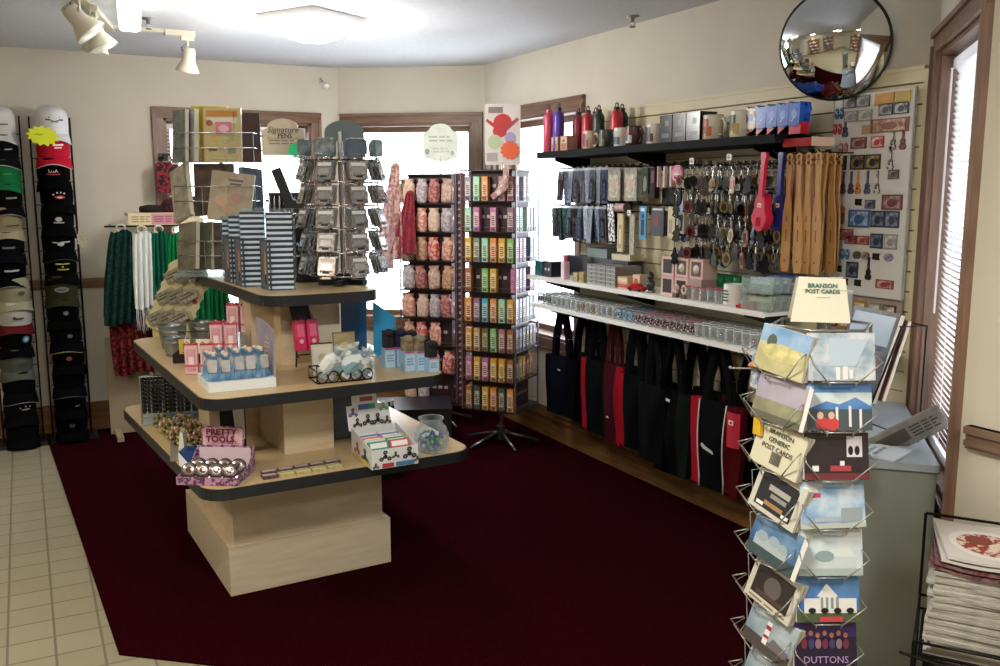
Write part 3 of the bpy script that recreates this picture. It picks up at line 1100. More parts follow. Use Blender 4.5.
# sachet display: white tray with angel sachets and printed back
AX, AY, AR = 0.69, 3.50, 0
t = thing('sachet_display', 'white tray display with printed purple-grey panel for blue sachets, middle tier', 'display stand', (AX, AY, Z2), AR)
b = B()
b.box((0, 0, 0.018), (0.25, 0.23, 0.036), mat('e6eef2', .45))
b.build('tray', t)
b = B()
M = T(0.122, 0, 0.0) @ R('Z', -90)
b.plate([(-0.17, 0.0), (0.11, 0.0), (0.112, 0.215), (0.10, 0.22), (-0.05, 0.235), (-0.17, 0.235)], 0.003, mat('8f96ad', 0.4, h2='a9a3b4', scale=8.), M)
b.pic(0.28, 0.22, [('e', .62, .60, .17, .26, mat('c9b4b4', .5, h2='b79fa2', scale=40.)), ('e', .62, .62, .10, .17, mat('d8c7c6')), ('l', .53, .4, .72, .78, 5, mat('9b7f86'))], M, x0=-0.17)
b.build('printed_panel', t)
SGp = 'pale blue organza sachets in the white tray'
M_ORG = mat('7fa6bf', 0.35, h2='3f6f99', scale=26.)


def sachet_mesh():
    b = B()
    n = 20
    prof = [(0.030, 0.0), (0.026, 0.012), (0.017, 0.05), (0.008, 0.075), (0.016, 0.10)]
    vs, fs = [], []
    for r_, z in prof:
        for i in range(n):
            a = 2 * PI * i / n
            rr = r_ * (1 + (.16 if i % 2 else -.12))
            vs.append((rr * math.cos(a), rr * .55 * math.sin(a), z))
    for k_ in range(len(prof) - 1):
        for i in range(n):
            j = (i + 1) % n
            fs.append((k_ * n + i, k_ * n + j, (k_ + 1) * n + j, (k_ + 1) * n + i))
    fs.append(list(range(n))[::-1])
    b.add(vs, fs, M_ORG)
    return b


sp_ = thing('organza_sachet', 'pale blue organza angel sachet standing in the white tray', 'sachet', (0, 0, 0), 0, SGp)
sachet_mesh().build('skirt', sp_)
b = B()
b.rbox((0, -0.018, 0.055), (0.032, 0.003, 0.048), 0.006, mat('c9b7ae', .5, h2='9fb2ba', scale=50.), axis='y')
b.build('tag_card', sp_)
b = B()
b.ball((0, 0, 0.098), 0.011, mat('d9c3ae', .5))
b.build('head', sp_)
k = 0
for r_ in range(3):
    for i in range(5):
        lx, ly = -0.095 + 0.045 * i, -0.075 + 0.055 * r_
        loc = (AX + lx, AY + ly, Z2 + 0.037)
        rot = (math.radians(-6), 0, random.uniform(-.5, .4))
        if k == 0:
            sp_.location = loc
            sp_['label'] = 'pale blue organza angel sachet in the white tray, front row, first from the left'
            sp_.rotation_euler = rot
        else:
            dup(sp_, loc, rot, 'pale blue organza angel sachet in the white tray, %s row, %s from the left' % (('front', 'middle', 'back')[r_], ORD[i]), scale=random.uniform(.9, 1.08))
        k += 1

# easel with pink album
t = thing('wire_easel', 'black easel stand holding the bright pink boxes, middle tier', 'easel', (1.03, 3.74, Z2), 8)
b = B()
b.box((0, 0, 0), (0.085, 0.006, 0.20), BLACK, T(0.0, 0.02, 0.185) @ R('X', -14) @ R('Y', -6))
b.tube([(-0.045, 0.0, 0.0), (-0.03, 0.01, 0.14)], 0.0035, BLACK)
b.tube([(0.05, 0.0, 0.0), (0.03, 0.01, 0.14)], 0.0035, BLACK)
b.tube([(0.0, 0.12, 0.0), (0.0, 0.05, 0.2)], 0.0035, BLACK)
b.tube([(-0.045, -0.03, 0.045), (-0.04, 0.0, 0.05), (0.045, 0.0, 0.05), (0.045, -0.03, 0.045)], 0.003, BLACK)
b.build('easel_frame', t)
for k, (dx, lab) in enumerate(((-0.025, 'left'), (0.028, 'right'))):
    t = thing('pink_gift_box', 'bright pink glossy gift box on the black easel, %s one of two' % lab, 'gift box', (1.03 + dx, 3.715, Z2 + 0.072), 8, 'bright pink boxes on the easel')
    t.rotation_euler[0] = math.radians(-10)
    b = B()
    b.rbox((0, 0, 0.065), (0.05, 0.03, 0.13), 0.006, mat('d42a5e', 0.3))
    b.pic(0.05, 0.13, [('r', .2, .45, .8, .85, mat('e8668a', .3)), ('e', .5, .3, .2, .07, mat('f2b9c8'))], y=-0.015, x0=-0.025)
    b.build('box_body', t)
    b = B()
    b.tube([(-0.012, 0, 0.13), (-0.01, 0, 0.148), (0.01, 0, 0.148), (0.012, 0, 0.13)], 0.002, mat('b81d4c', .4), 5)
    b.build('handle', t)

# cream and gold boxed cards
def carton(loc, rz, w, d, h, m, label, elems=(), tilt=-6, cat='box', name='small_box', cap=None):
    t = thing(name, label, cat, loc, rz)
    t.rotation_euler[0] = math.radians(tilt)
    b = B()
    b.box((0, 0, h / 2), (w, d, h), m)
    b.pic(w, h, list(elems), y=-d / 2, x0=-w / 2)
    b.build('carton', t)
    if cap:
        b = B()
        b.box((0, 0, h + .002), (w + .002, d + .002, 0.005), cap)
        b.build('lid', t)
    return t


carton((1.04, 3.53, Z2), -4, 0.085, 0.02, 0.125, mat('d5cdb8', .6), 'cream boxed note card standing behind the wire tray', [('r', .1, .1, .9, .9, mat('ddd8c8', .6)), ('e', .5, .55, .2, .15, mat('c4b998'))], cap=mat('3b2f28'))
carton((1.17, 3.64, Z2), -4, 0.09, 0.02, 0.145, mat('c3b184', .5, h2='a8946a', scale=20.), 'gold patterned packet standing behind the wire tray', [('e', .5, .5, .3, .25, mat('d3c59c'))], cap=mat('8d7a56'))
carton((1.14, 3.75, Z2 + .0), -4, 0.10, 0.02, 0.17, mat('cdc9b4', .5), 'tall beige card behind the gold patterned packet')
# wire tray with cellophane plush
WX, WY = 1.085, 3.40
t = thing('wire_tray', 'black curled-wire tray holding cellophane bags, middle tier front', 'wire tray', (WX, WY, Z2), -2)
b = B()
for k in range(5):
    x = -0.10 + 0.045 * k
    b.tube([(x + 0.022 * math.cos(a), -0.06, 0.026 + 0.022 * math.sin(a)) for a in [2 * PI * q / 12 for q in range(12)]], 0.0028, WIRE, 5, closed=True)
b.tube([(-0.12, -0.058, 0.004), (0.10, -0.058, 0.004), (0.10, 0.07, 0.004), (-0.12, 0.07, 0.004)], 0.003, WIRE, closed=True)
b.tube([(-0.12, -0.055, 0.004), (-0.12, -0.055, 0.07), (-0.03, -0.055, 0.075)], 0.003, WIRE)
b.tube([(-0.12, 0.07, 0.004), (-0.12, 0.07, 0.05), (0.10, 0.07, 0.05), (0.10, 0.07, 0.004)], 0.003, WIRE)
b.tube([(-0.12, -0.055, 0.05), (-0.12, 0.07, 0.05)], 0.003, WIRE)
b.build('tray_frame', t)


def cello(loc, rot, label, h1, h2):
    t = thing('cellophane_bag', label, 'gift bag', loc, 0, 'cellophane bags in the curled-wire tray')
    t.rotation_euler = tuple(math.radians(a) for a in rot)
    b = B()
    rnd = random.Random(int(loc[0] * 1000))
    vs, fs = [], []
    n = 14
    prof = [(0.0, 0.0), (0.042, 0.004), (0.052, 0.03), (0.05, 0.06), (0.036, 0.09), (0.012, 0.115), (0.030, 0.14)]
    for r_, z in prof:
        for i in range(n):
            a = 2 * PI * i / n
            rr = r_ * (1 + rnd.uniform(-.15, .15))
            vs.append((rr * math.cos(a), rr * .6 * math.sin(a), z))
    for k_ in range(len(prof) - 1):
        for i in range(n):
            j = (i + 1) % n
            fs.append((k_ * n + i, k_ * n + j, (k_ + 1) * n + j, (k_ + 1) * n + i))
    b.add(vs, fs, mat(h1, 0.2, h2=h2, scale=22., sharp=True))
    b.build('bag', t)
    b = B()
    b.cyl((0, 0, 0.11), (0, 0, 0.12), 0.014, mat('7d9db0', .4), 10)
    b.build('tie', t)


cello((1.00, 3.385, Z2 + .02), (28, 16, 20), 'cellophane bag with pale grey contents at the left of the curled-wire tray', 'aebac0', 'e1e5e6')
cello((1.075, 3.375, Z2 + .02), (24, 38, 10), 'cellophane bag with blue-striped contents in the middle of the curled-wire tray', '7fa0ac', 'dfe4e6')
cello((1.16, 3.38, Z2 + .02), (20, -20, -10), 'cellophane bag with a ruffled white end at the right of the curled-wire tray', 'c9cfd0', '93abb4')
cello((1.10, 3.45, Z2 + .03), (10, 60, 0), 'cellophane bag lying across the back of the curled-wire tray', '9fb7c0', 'e8eaea')

# dark acrylic bin behind the sock boxes, cyan card
t = thing('acrylic_bin', 'tall dark blue tinted acrylic panel stand behind the sock boxes', 'display stand', (1.30, 3.90, Z2), 5)
b = B()
b.box((0, 0, 0.15), (0.12, 0.01, 0.29), mat('31506e', .2))
b.box((0, 0.03, 0.004), (0.12, 0.07, 0.008), mat('31506e', .2))
b.build('panel', t)
t = thing('cyan_card', 'bright cyan wedge-shaped header card behind the dark socks', 'card', (1.415, 3.82, Z2 + 0.0), 0)
b = B()
b.plate([(-0.05, 0.0), (0.055, 0.0), (0.055, 0.175), (-0.05, 0.25)], 0.006, mat('2f9fd6', .5))
b.build('card_sheet', t)

# baby sock boxes
M_SB = mat('8fb8dc', .5)
M_SB2 = mat('b5d0e8', .5)
def sockbox(loc, rz, label, sockh, sock, h=0.085):
    t = thing('sock_box', label, 'sock box', loc, rz, 'light blue sock boxes')
    b = B()
    b.rbox((0, 0, h / 2), (0.048, 0.06, h), 0.003, M_SB)
    b.pic(0.048, h, [('r', .08, .05, .92, .85, M_SB2), ('l', .2, .3, .8, .7, 3, mat('5f8fc0')), ('r', 0, .93, 1, 1, mat('c03a55'))], y=-0.03, x0=-0.024)
    b.build('box_body', t)
    b = B()
    b.rbox((0, 0, h + sockh / 2), (0.046, 0.05, sockh), 0.014, sock)
    b.ball((0, -0.012, h + sockh * .9), 0.024, sock, (1, 1.3, .7))
    b.build('rolled_sock', t)


S1 = mat('16161c', 0.95, h2='24242e', scale=60.)
S2 = mat('1b2038', 0.95)
S3 = mat('5b5d48', 0.95, h2='a08a74', scale=30.)
k = 0
for (x, y, s, sh, lab) in ((1.335, 3.56, S1, .07, 'black rolled sock in a light blue box, back row left'), (1.385, 3.555, S2, .07, 'navy rolled sock in a light blue box, back row beside the black one'),
                           (1.465, 3.63, S1, .045, 'black rolled sock in a light blue box, rearmost'), (1.375, 3.445, S3, .055, 'camouflage rolled sock in a light blue box, front row left'),
                           (1.42, 3.43, S3, .055, 'camouflage rolled sock in a light blue box, front row middle'), ):
    sockbox((x, y, Z2), -4 + 2 * k, lab, sh, s)
    k += 1
sockbox((1.455, 3.385, Z2), 3, 'light blue sock box with black rolled sock at the right front corner', .06, S1, .062)
sockbox((1.455 - .0, 3.46, Z2), 3, 'light blue sock box with black rolled sock behind the corner pair', .06, S1, .07)

# ---- lower tier -------------------------------------------------------------
# Pretty Tools counter box with round tape measures
BX, BY, BR = 0.578, 3.375, -32
t = thing('counter_display_box', 'pink floral counter box whose header reads PRETTY TOOLS, lower tier', 'display box', (BX, BY, Z3), BR)
M_FLO = mat('b58cab', 0.5, h2='5c3554', scale=90., sharp=True)
M_FLO2 = mat('d9b3c4', 0.5, h2='7d4a6d', scale=80., sharp=True)
b = B()
b.box((0, 0, 0.003), (0.225, 0.19, 0.006), M_FLO2)
for x in (-0.112, 0.112):
    b.prism([(-0.095, 0.0), (0.095, 0.0), (0.095, 0.085), (0.02, 0.035), (-0.095, 0.03)], -0.0015, 0.0015, M_FLO, T(x, 0, 0) @ R('Z', 90) @ R('X', 90))
b.box((0, -0.095, 0.015), (0.225, 0.003, 0.03), M_FLO)
b.box((0, 0.095, 0.0475), (0.225, 0.003, 0.095), M_FLO)
b.box((0, 0.090, 0.05), (0.20, 0.003, 0.08), mat('d9c4cf', .5))
b.build('tray', t)
b = B()
M = T(-0.012, 0.098, 0.065) @ R('X', -6)
b.plate([(x, z + 0.05) for x, z in rrect(0.165, 0.105, 0.018)], 0.004, M_FLO, M)
b.plate([(x, z + 0.05) for x, z in rrect(0.155, 0.095, 0.015)], 0.002, mat('deb0bc', .5), M @ T(0, -0.0022, 0))
b.pic(0.155, 0.095, [('r', .08, .37, .92, .385, mat('7d3150')), ('l', .1, .27, .9, .33, 1, mat('8d4461')), ('r', .35, .1, .65, .18, mat('7d3150'))], M @ T(0, -0.0025, 0.0025), x0=-0.0775)
hd = b.build('header_card', t)
text('PRETTY\nTOOLS.', 0.031, mat('6a1638', .5), hd, (-0.012, 0.090, 0.135), bold=.0012, xs=1.12, rot=(84, 0, 0))
tp = thing('tape_measure', 'round silver-tinted tape measure in the pink floral counter box', 'tape measure', (0, 0, 0), 0, 'round tape measures in the pink box')
b = B()
b.lathe([(0, -0.013), (0.024, -0.013), (0.029, -0.009), (0.030, 0), (0.029, 0.009), (0.024, 0.013), (0, 0.013)], mat('b5a9a4', 0.15, .85, h2='6f5f62', scale=60.), 20, R('X', 90))
b.build('case', tp)
b = B()
b.lathe([(0.012, -0.0145), (0.020, -0.0145), (0.021, -0.012)], mat('a89c9a', .25, .6), 16, R('X', 90) @ T(0, 0, 0) @ R('X', 180))
b.box((0.026, 0, -0.024), (0.014, 0.012, 0.006), CHROME)
b.build('tape_end', tp)
k = 0
for r_ in range(2):
    for i in range(4):
        lx, ly = -0.078 + 0.05 * i + .01 * r_, -0.055 + 0.062 * r_
        a = math.radians(BR)
        loc = (BX + lx * math.cos(a) - ly * math.sin(a), BY + lx * math.sin(a) + ly * math.cos(a), Z3 + 0.042)
        rot = (math.radians(-26), 0, math.radians(BR + 14 + 9 * math.sin(7 * k)))
        if k == 0:
            tp.location = loc
            tp.rotation_euler = rot
            tp['label'] = 'round silver tape measure in the pink floral box, front row, first from the left'
        else:
            dup(tp, loc, rot, 'round silver tape measure in the pink floral box, %s row, %s from the left' % (('front', 'back')[r_], ORD[i]))
        k += 1

# two rows of small magnet cards
CG = 'small picture cards laid in two rows'
cp_ = thing('picture_card', 'small dark picture card lying in the two front rows', 'card', (0, 0, 0), 0, CG)
b = B()
b.rbox((0, 0, 0.004), (0.058, 0.045, 0.008), 0.004, mat('3a222c', .4, h2='6e5560', scale=70.))
b.prism(rrect(0.05, 0.022, .003), 0.008, 0.0084, mat('cbb9b4', .4), T(0, .006, 0))
b.build('card_sheet', cp_)
cq_ = thing('picture_card', 'small pale green picture card lying in the front row', 'card', (0, 0, 0), 0, CG)
b = B()
b.rbox((0, 0, 0.004), (0.058, 0.045, 0.008), 0.004, mat('a8a160', .4, h2='c6bf8c', scale=60.))
b.prism(rrect(0.05, 0.012, .003), 0.008, 0.0084, mat('dcd8bc', .4), T(0, -.01, 0))
b.build('card_sheet', cq_)
f1 = f2 = False
for r_ in range(2):
    for i in range(5):
        loc = (0.765 + 0.0625 * i - .012 * (1 - r_), 3.285 + 0.052 * r_ + 0.004 * i, Z3)
        rot = 4 + random.uniform(-3, 3)
        dark = (r_ == 1) or i == 0
        if dark:
            if not f1:
                cp_.location = loc
                f1 = True
            else:
                dup(cp_, loc, rot)
        else:
            if not f2:
                cq_.location = loc
                f2 = True
            else:
                dup(cq_, loc, rot)

# fidget spinner counter box
FX, FY, FR = 1.215, 3.305, 1
t = thing('counter_display_box', 'white counter box of packets printed with black spinner shapes, lower tier', 'display box', (FX, FY, Z3), FR)
M_W = mat('dfe1e2', .45)
b = B()
b.box((0, -0.115, 0.038), (0.19, 0.003, 0.076), M_W)
b.box((0, 0.115, 0.055), (0.19, 0.003, 0.11), M_W)
b.box((0, 0, 0.003), (0.19, 0.23, 0.006), M_W)
for s in (-1, 1):
    b.prism([(-0.115, 0), (0.115, 0), (0.115, 0.115), (-0.115, 0.076)], -0.0015, 0.0015, M_W, T(s * 0.095, 0, 0) @ R('Z', 90) @ R('X', 90))


def spinpic(cx, cz, r, m, asp=1.0):
    out = [('e', cx, cz, r * .5, r * .5 * asp, m)]
    for a in (90, 210, 330):
        out.append(('e', cx + r * math.cos(math.radians(a)), cz + r * asp * math.sin(math.radians(a)), r * .5, r * .5 * asp, m))
        out.append(('e', cx + r * math.cos(math.radians(a)), cz + r * asp * math.sin(math.radians(a)), r * .2, r * .2 * asp, mat('8b8f94')))
    return out


DK = mat('1e1e24', .4)
b.pic(0.19, 0.076, spinpic(.28, .6, .1, DK, 2.2) + spinpic(.5, .62, .06, DK, 2.2) + spinpic(.8, .62, .11, DK, 2.2) + [('r', .2, .06, .45, .28, mat('b23b3b')), ('r', .5, .06, .9, .28, mat('3f7fa6'))] + spinpic(.06, .2, .05, DK, 2.2) + spinpic(.96, .3, .05, DK, 2.2), y=-0.1166, x0=-0.095)
b.pic(0.23, 0.09, spinpic(.3, .5, .1, mat('b9422f'), 2.) + spinpic(.7, .4, .12, DK, 2.) + [('r', .1, .1, .9, .25, mat('d8c14a'))], M=R('Z', -90), y=-0.0967, x0=-0.115)
b.build('box_body', t)
b = B()
M = T(-0.02, 0.115, 0.10) @ R('X', -8)
b.plate([(-0.085, 0), (0.10, 0), (0.09, 0.10), (0.045, 0.10), (0.04, 0.145), (-0.065, 0.145), (-0.065, 0.10), (-0.09, 0.10)], 0.003, M_W, M)
b.pic(0.18, 0.14, [('r', .3, .82, .6, .95, mat('b4565a')), ('r', .25, .58, .65, .74, mat('466a9c')), ('r', .5, .58, .65, .74, mat('4a9a8c'))] + spinpic(.12, .5, .08, mat('6b3f8c'), 1.3) + spinpic(.85, .6, .08, mat('5cc08c'), 1.3) +
      spinpic(.2, .2, .08, DK, 1.3) + spinpic(.45, .25, .1, DK, 1.3) + spinpic(.68, .25, .1, DK, 1.3) + spinpic(.9, .2, .07, DK, 1.3), M, x0=-0.085)
b.build('header_card', t)
for k in range(10):
    h = ['4f9a8d', 'd8d4c6', 'd87f5a', '4a7fc0', 'e3e0da', 'c25a5a', '5aa07a', 'e8d9b0', '7a8fd0', 'dddddd'][k]
    nm = ['teal', 'cream', 'orange', 'blue', 'white', 'red', 'green', 'straw', 'lilac', 'pale grey'][k]
    t = thing('toy_packet', nm + ' toy packet standing edge-on in the white counter box', 'packet', (FX + (-0.045 if k < 5 else 0.045) * .97 + (-0.08 + .036 * (k % 5)) * 0.0, FY + (-0.08 + 0.036 * (k % 5)) * .97, Z3 + 0.007), FR)
    t.rotation_euler[0] = math.radians(-22)
    b = B()
    b.box((0, 0, 0.045), (0.084, 0.012, 0.088), mat(h, .35))
    b.pic(0.084, 0.088, [('r', .1, .7, .9, .93, mat('f2f2f2')), ('e', .5, .4, .3, .22, mat('30343c'))], y=-0.006, x0=-0.042)
    b.build('packet_body', t)
# red card behind
t = thing('price_card', 'small red and white card standing behind the white counter box', 'card', (1.26, 3.62, Z3), 0)
b = B()
b.box((0, 0, 0.115), (0.07, 0.003, 0.23), glass('e8eef0', .8))
b.rbox((0, -0.003, 0.245), (0.085, 0.004, 0.045), 0.006, mat('c23a4a', .4), axis='y')
b.pic(0.085, 0.045, [('r', .55, .2, .9, .8, mat('e5e0dc')), ('e', .25, .5, .15, .3, mat('e88'[0:3] + 'aa7'))], y=-0.005, x0=-0.0425, z0=0.2225)
b.build('card_sheet', t)

# glass jar of charms
JX, JY = 1.425, 3.32
t = thing('glass_jar', 'round clear glass jar with wide tilted mouth at the right end of the lower tier', 'jar', (JX, JY, Z3), 0)
b = B()
jp = [(0.0, 0.0), (0.045, 0.0), (0.062, 0.015), (0.072, 0.045), (0.072, 0.075), (0.062, 0.105), (0.048, 0.118), (0.046, 0.13), (0.053, 0.138), (0.052, 0.144), (0.043, 0.14), (0.043, 0.118), (0.058, 0.10), (0.067, 0.07), (0.066, 0.045), (0.055, 0.018), (0, 0.006)]
b.lathe(jp, glass('f4fafc', 0.97, 0.03), 28)
b.build('jar_body', t)
cg = 'shiny charms heaped in the glass jar'
chp = []
for h, nm in (('2a57c0', 'blue'), ('2fae62', 'green'), ('23262e', 'black'), ('d8dade', 'silver'), ('3a3f9c', 'violet blue')):
    p = thing('charm', 'small shiny %s charm in the round glass jar' % nm, 'charm', (0, 0, 0), 0, cg)
    b = B()
    b.ball((0, 0, 0), 0.011, mat(h, 0.12, .55), (1, 1, .8), 8)
    b.tube([(0.005 * math.cos(a), 0, 0.012 + 0.005 * math.sin(a)) for a in [2 * PI * q / 8 for q in range(8)]], 0.001, CHROME, 4, closed=True)
    b.build('bead', p)
    chp.append([p, False])
for k in range(46):
    zz = 0.018 + 0.060 * (k / 46) + random.uniform(0, .006)
    rr = (0.042 if zz < .03 else 0.05) * math.sqrt(random.random())
    a = random.uniform(0, 2 * PI)
    loc = (JX + rr * math.cos(a), JY + rr * math.sin(a), Z3 + zz)
    rot = (random.uniform(0, 3), random.uniform(0, 3), 0)
    c_ = chp[k % 5]
    if not c_[1]:
        c_[0].location = loc
        c_[0].rotation_euler = rot
        c_[1] = True
    else:
        dup(c_[0], loc, rot)

# dark necklaces on acrylic riser at left, bracelets below
t = thing('necklace_rack', 'clear slanted rack draped with black bead strands, lower tier left end', 'necklace rack', (0.56, 4.36, Z3), -12)
b = B()
b.box((0, 0.05, 0.10), (0.26, 0.004, 0.20), glass('dfe4e6', .75), R('X', -20))
b.box((0, 0.02, 0.003), (0.26, 0.20, 0.006), glass('dfe4e6', .75))
b.cyl((-0.13, -0.02, 0.215), (0.13, -0.02, 0.215), 0.006, CHROME)
b.cyl((-0.13, -0.02, 0.0), (-0.13, -0.02, 0.215), 0.005, CHROME)
b.cyl((0.13, -0.02, 0.0), (0.13, -0.02, 0.215), 0.005, CHROME)
b.build('rack_frame', t)
ng = 'black bead strands on the slanted rack'
np_ = thing('bead_strand', 'black bead strand hanging on the slanted rack', 'necklace', (0, 0, 0), 0, ng)
b = B()
for q in range(9):
    for s in (-1, 1):
        b.ball((0, s * (0.010 + .0015 * q), -0.012 - 0.019 * q), 0.0088, mat('0e0d10', .25), n=6)
b.build('beads', np_)
k = 0
for i in range(16):
    lx = -0.12 + 0.016 * i
    a = math.radians(-12)
    loc = (0.56 + lx * math.cos(a) + .02 * math.sin(a), 4.36 + lx * math.sin(a) - 0.02 * math.cos(a), Z3 + 0.218)
    if k == 0:
        np_.location = loc
    else:
        dup(np_, loc, (0, 0, random.uniform(-.4, .4)))
    k += 1
bg_ = 'colourful beaded bracelets along the left edge of the lower tier'
bps = []
for h, h2, nm in (('b9a24a', '6c5a2a', 'gold'), ('c98a8a', 'e0c0b8', 'pink'), ('7a8f4a', 'c6c48a', 'green'), ('3a332c', '8c7a50', 'brown')):
    p = thing('beaded_bracelet', nm + ' beaded bracelet in the row along the left edge of the lower tier', 'bracelet', (0, 0, 0), 0, bg_)
    b = B()
    m1, m2 = mat(h, .25, .4), mat(h2, .25, .3)
    for q in range(14):
        a = 2 * PI * q / 14
        b.ball((0.027 * math.cos(a), 0, 0.034 + 0.027 * math.sin(a)), 0.0068, m1 if q % 2 else m2, n=6)
    b.build('beads', p)
    bps.append([p, False])
for k in range(30):
    r_, i = divmod(k, 15)
    loc = (0.485 + 0.085 * r_ + .008 * (i % 3) + .004 * i, 4.22 - 0.038 * i, Z3)
    rot = (math.radians(random.uniform(-20, 20)), 0, math.radians(random.uniform(-30, 30)))
    p = bps[(k * 3 + r_) % 4]
    if not p[1]:
        p[0].location, p[0].rotation_euler = loc, rot
        p[1] = True
    else:
        dup(p[0], loc, rot)
t = thing('bracelet_tray', 'long clear tray under the colourful beaded bracelets', 'tray', (0.565, 3.93, Z3), -8)
b = B()
b.box((0.01, 0, -0.0), (0.17, 0.56, 0.0015), mat('8f8a80', .3), T(0, 0, .001))
b.build('tray_body', t)
# white triangular bracket and blue box near the tools box
t = thing('white_divider', 'white triangular divider beside the row of beaded bracelets', 'divider', (0.49, 3.66, Z3), -20)
b = B()
b.plate([(-0.01, 0), (0.02, 0), (0.014, 0.11), (0.004, 0.12)], 0.06, mat('ddd9cc', .5))
b.build('divider_body', t)
t = thing('blue_carton', 'dark blue carton with white corner behind the pink floral box', 'carton', (0.55, 3.585, Z3), -32)
b = B()
b.box((0, 0, 0.03), (0.13, 0.07, 0.06), mat('22407c', .4))
b.pic(0.13, 0.06, [('p', [(0, 0), (.35, 0), (0, .9)], mat('e2e6ee'))], y=-0.035, x0=-0.065)
b.build('carton_body', t)
t = thing('brochure_holder', 'black holder with a white sheet behind the pink floral box', 'brochure holder', (0.70, 3.66, Z3), -10)
b = B()
b.box((0, 0.0, 0.11), (0.10, 0.012, 0.22), BLACK, R('X', -8))
b.box((0, -0.03, 0.004), (0.10, 0.09, 0.008), BLACK)
b.build('holder', t)
b = B()
b.plate([(0.01, 0.06), (0.045, 0.06), (0.045, 0.20), (0.0, 0.20)], 0.001, WHITE, T(0, -0.012, 0.0) @ R('X', -8))
b.build('white_sheet', t)
# clear upright box behind fidget display
t = thing('acrylic_case', 'empty clear grey case standing behind the white counter box', 'display case', (1.20, 3.78, Z3), 0)
b = B()
for c0, d0 in (((0, 0, .003), (.22, .2, .006)), ((-.11, 0, .13), (.004, .2, .26)), ((.11, 0, .13), (.004, .2, .26)), ((0, .1, .13), (.22, .004, .26)), ((0, -.1, .13), (.22, .004, .26))):
    b.box(c0, d0, glass('d5dadf', .8))
b.build('case_body', t)

# ---------------------------------------------------------------- slatwall on the right wall
WR = -90


def W(y, d, z):
    """a point d in front of the right wall"""
    return (3.0 - d, y, z)


M_SLAT = mat('d3c8a4', 0.5, h2='cec39f', scale=4.)
M_GRV = mat('8a8068', 0.8)
t = thing('slatwall_panel', 'cream slatwall panel covering the right wall behind the shelves', 'slatwall', (3.0, 3.465, 0), WR)
b = B()
y0, y1 = -1.155, 1.155
z = 0.30
while z < 2.04:
    z2 = min(z + 0.0715, 2.05)
    b.box((0, -0.014, (z + z2) / 2), (y1 - y0, 0.024, z2 - z), M_SLAT)
    z = z2 + 0.006
b.box((0, -0.003, 1.175), (y1 - y0, 0.004, 1.75), M_GRV)
b.build('slats', t)
b = B()
b.box((y1 + 0.012, -0.015, 1.175), (0.02, 0.03, 1.75), M_SLAT)
b.box((0, -0.015, 2.057), (y1 - y0, 0.03, 0.014), M_SLAT)
b.build('edge_trim', t)
b = B()
for k in range(22):
    zz = 0.37 + 0.0775 * k
    b.box((y1 + 0.0225, -0.02, zz), (0.004, 0.022, 0.012), M_GRV)
b.build('slot_ends', t)


def shelf(label, ya, yb, ztop, depth, th, m, lip=0.0):
    t = thing('wall_shelf', label, 'shelf', W((ya + yb) / 2, 0, ztop), WR)
    b = B()
    L = abs(ya - yb)
    b.box((0, -depth / 2 - 0.015, -th / 2), (L, depth - 0.03, th), m)
    if lip:
        b.box((0, -depth - 0.004, -lip / 2), (L, 0.008, lip), m)
    b.build('shelf_board', t)
    for s in (-0.42, -0.05, 0.42):
        b = B()
        b.plate([(-0.0, 0), (0, -0.09), (0.24, -0.02), (0.24, 0)], 0.004, m if not lip else BLACK, T(s * L, -0.028, -th) @ R('Z', -90))
        b.build('bracket', t)
    return t


M_DSH = mat('101012', 0.7, spec=.15)
ZT, ZM, ZL = 1.835, 1.11, 0.945
shelf('long black top shelf carrying bottles and mugs', 4.68, 2.77, ZT, 0.30, 0.035, M_DSH)
shelf('upper white shelf carrying boxed souvenirs and mugs', 4.78, 2.78, ZM, 0.30, 0.018, WHITE, 0.022)
shelf('lower white shelf carrying rows of shot glasses', 4.72, 2.80, ZL, 0.30, 0.018, WHITE, 0.022)


# ---- bottles on the top shelf
def bottle(y, d, h, colr, label):
    t = thing('metal_bottle', label, 'bottle', W(y, d, ZT), WR, 'metal bottles on the top shelf')
    m = mat(colr, 0.3, 0.25)
    r = 0.033
    b = B()
    b.lathe([(0, 0), (r * .9, 0), (r, 0.006), (r, h * .72), (r * .85, h * .80), (r * .5, h * .86), (r * .45, h * .87), (0, h * .87)], m, 20)
    b.build('bottle_body', t)
    b = B()
    b.cyl((0, 0, h * .86), (0, 0, h * .93), r * .5, mat('1e1c1e', .4) if colr != 'c8506a' else m, 14)
    b.tube([(0.013 * math.cos(a), 0, h * .96 + 0.014 * math.sin(a)) for a in [2 * PI * q / 10 for q in range(10)]], 0.004, mat('2a1c1e', .4), 6, closed=True)
    b.build('loop_cap', t)


bottle(4.62, 0.255, 0.26, 'c8506a', 'tall pink metal bottle at the window end of the top shelf')
bottle(4.535, 0.24, 0.265, '5a3f9c', 'tall purple metal bottle next to the pink one')
bottle(4.50, 0.13, 0.24, '8c2a38', 'dark red metal bottle behind the purple one')
bottle(4.37, 0.15, 0.24, 'b0303c', 'red metal bottle in the middle of the bottle row')
bottle(4.43, 0.06, 0.24, '4a2c34', 'brownish metal bottle at the back beside the middle red one')
bottle(4.26, 0.15, 0.235, '34433f', 'dark green metal bottle on the top shelf')
bottle(4.14, 0.08, 0.235, '25262a', 'black metal bottle half hidden behind the dark green one')
bottle(4.09, 0.15, 0.235, 'b8303a', 'bright red metal bottle nearest the mugs')


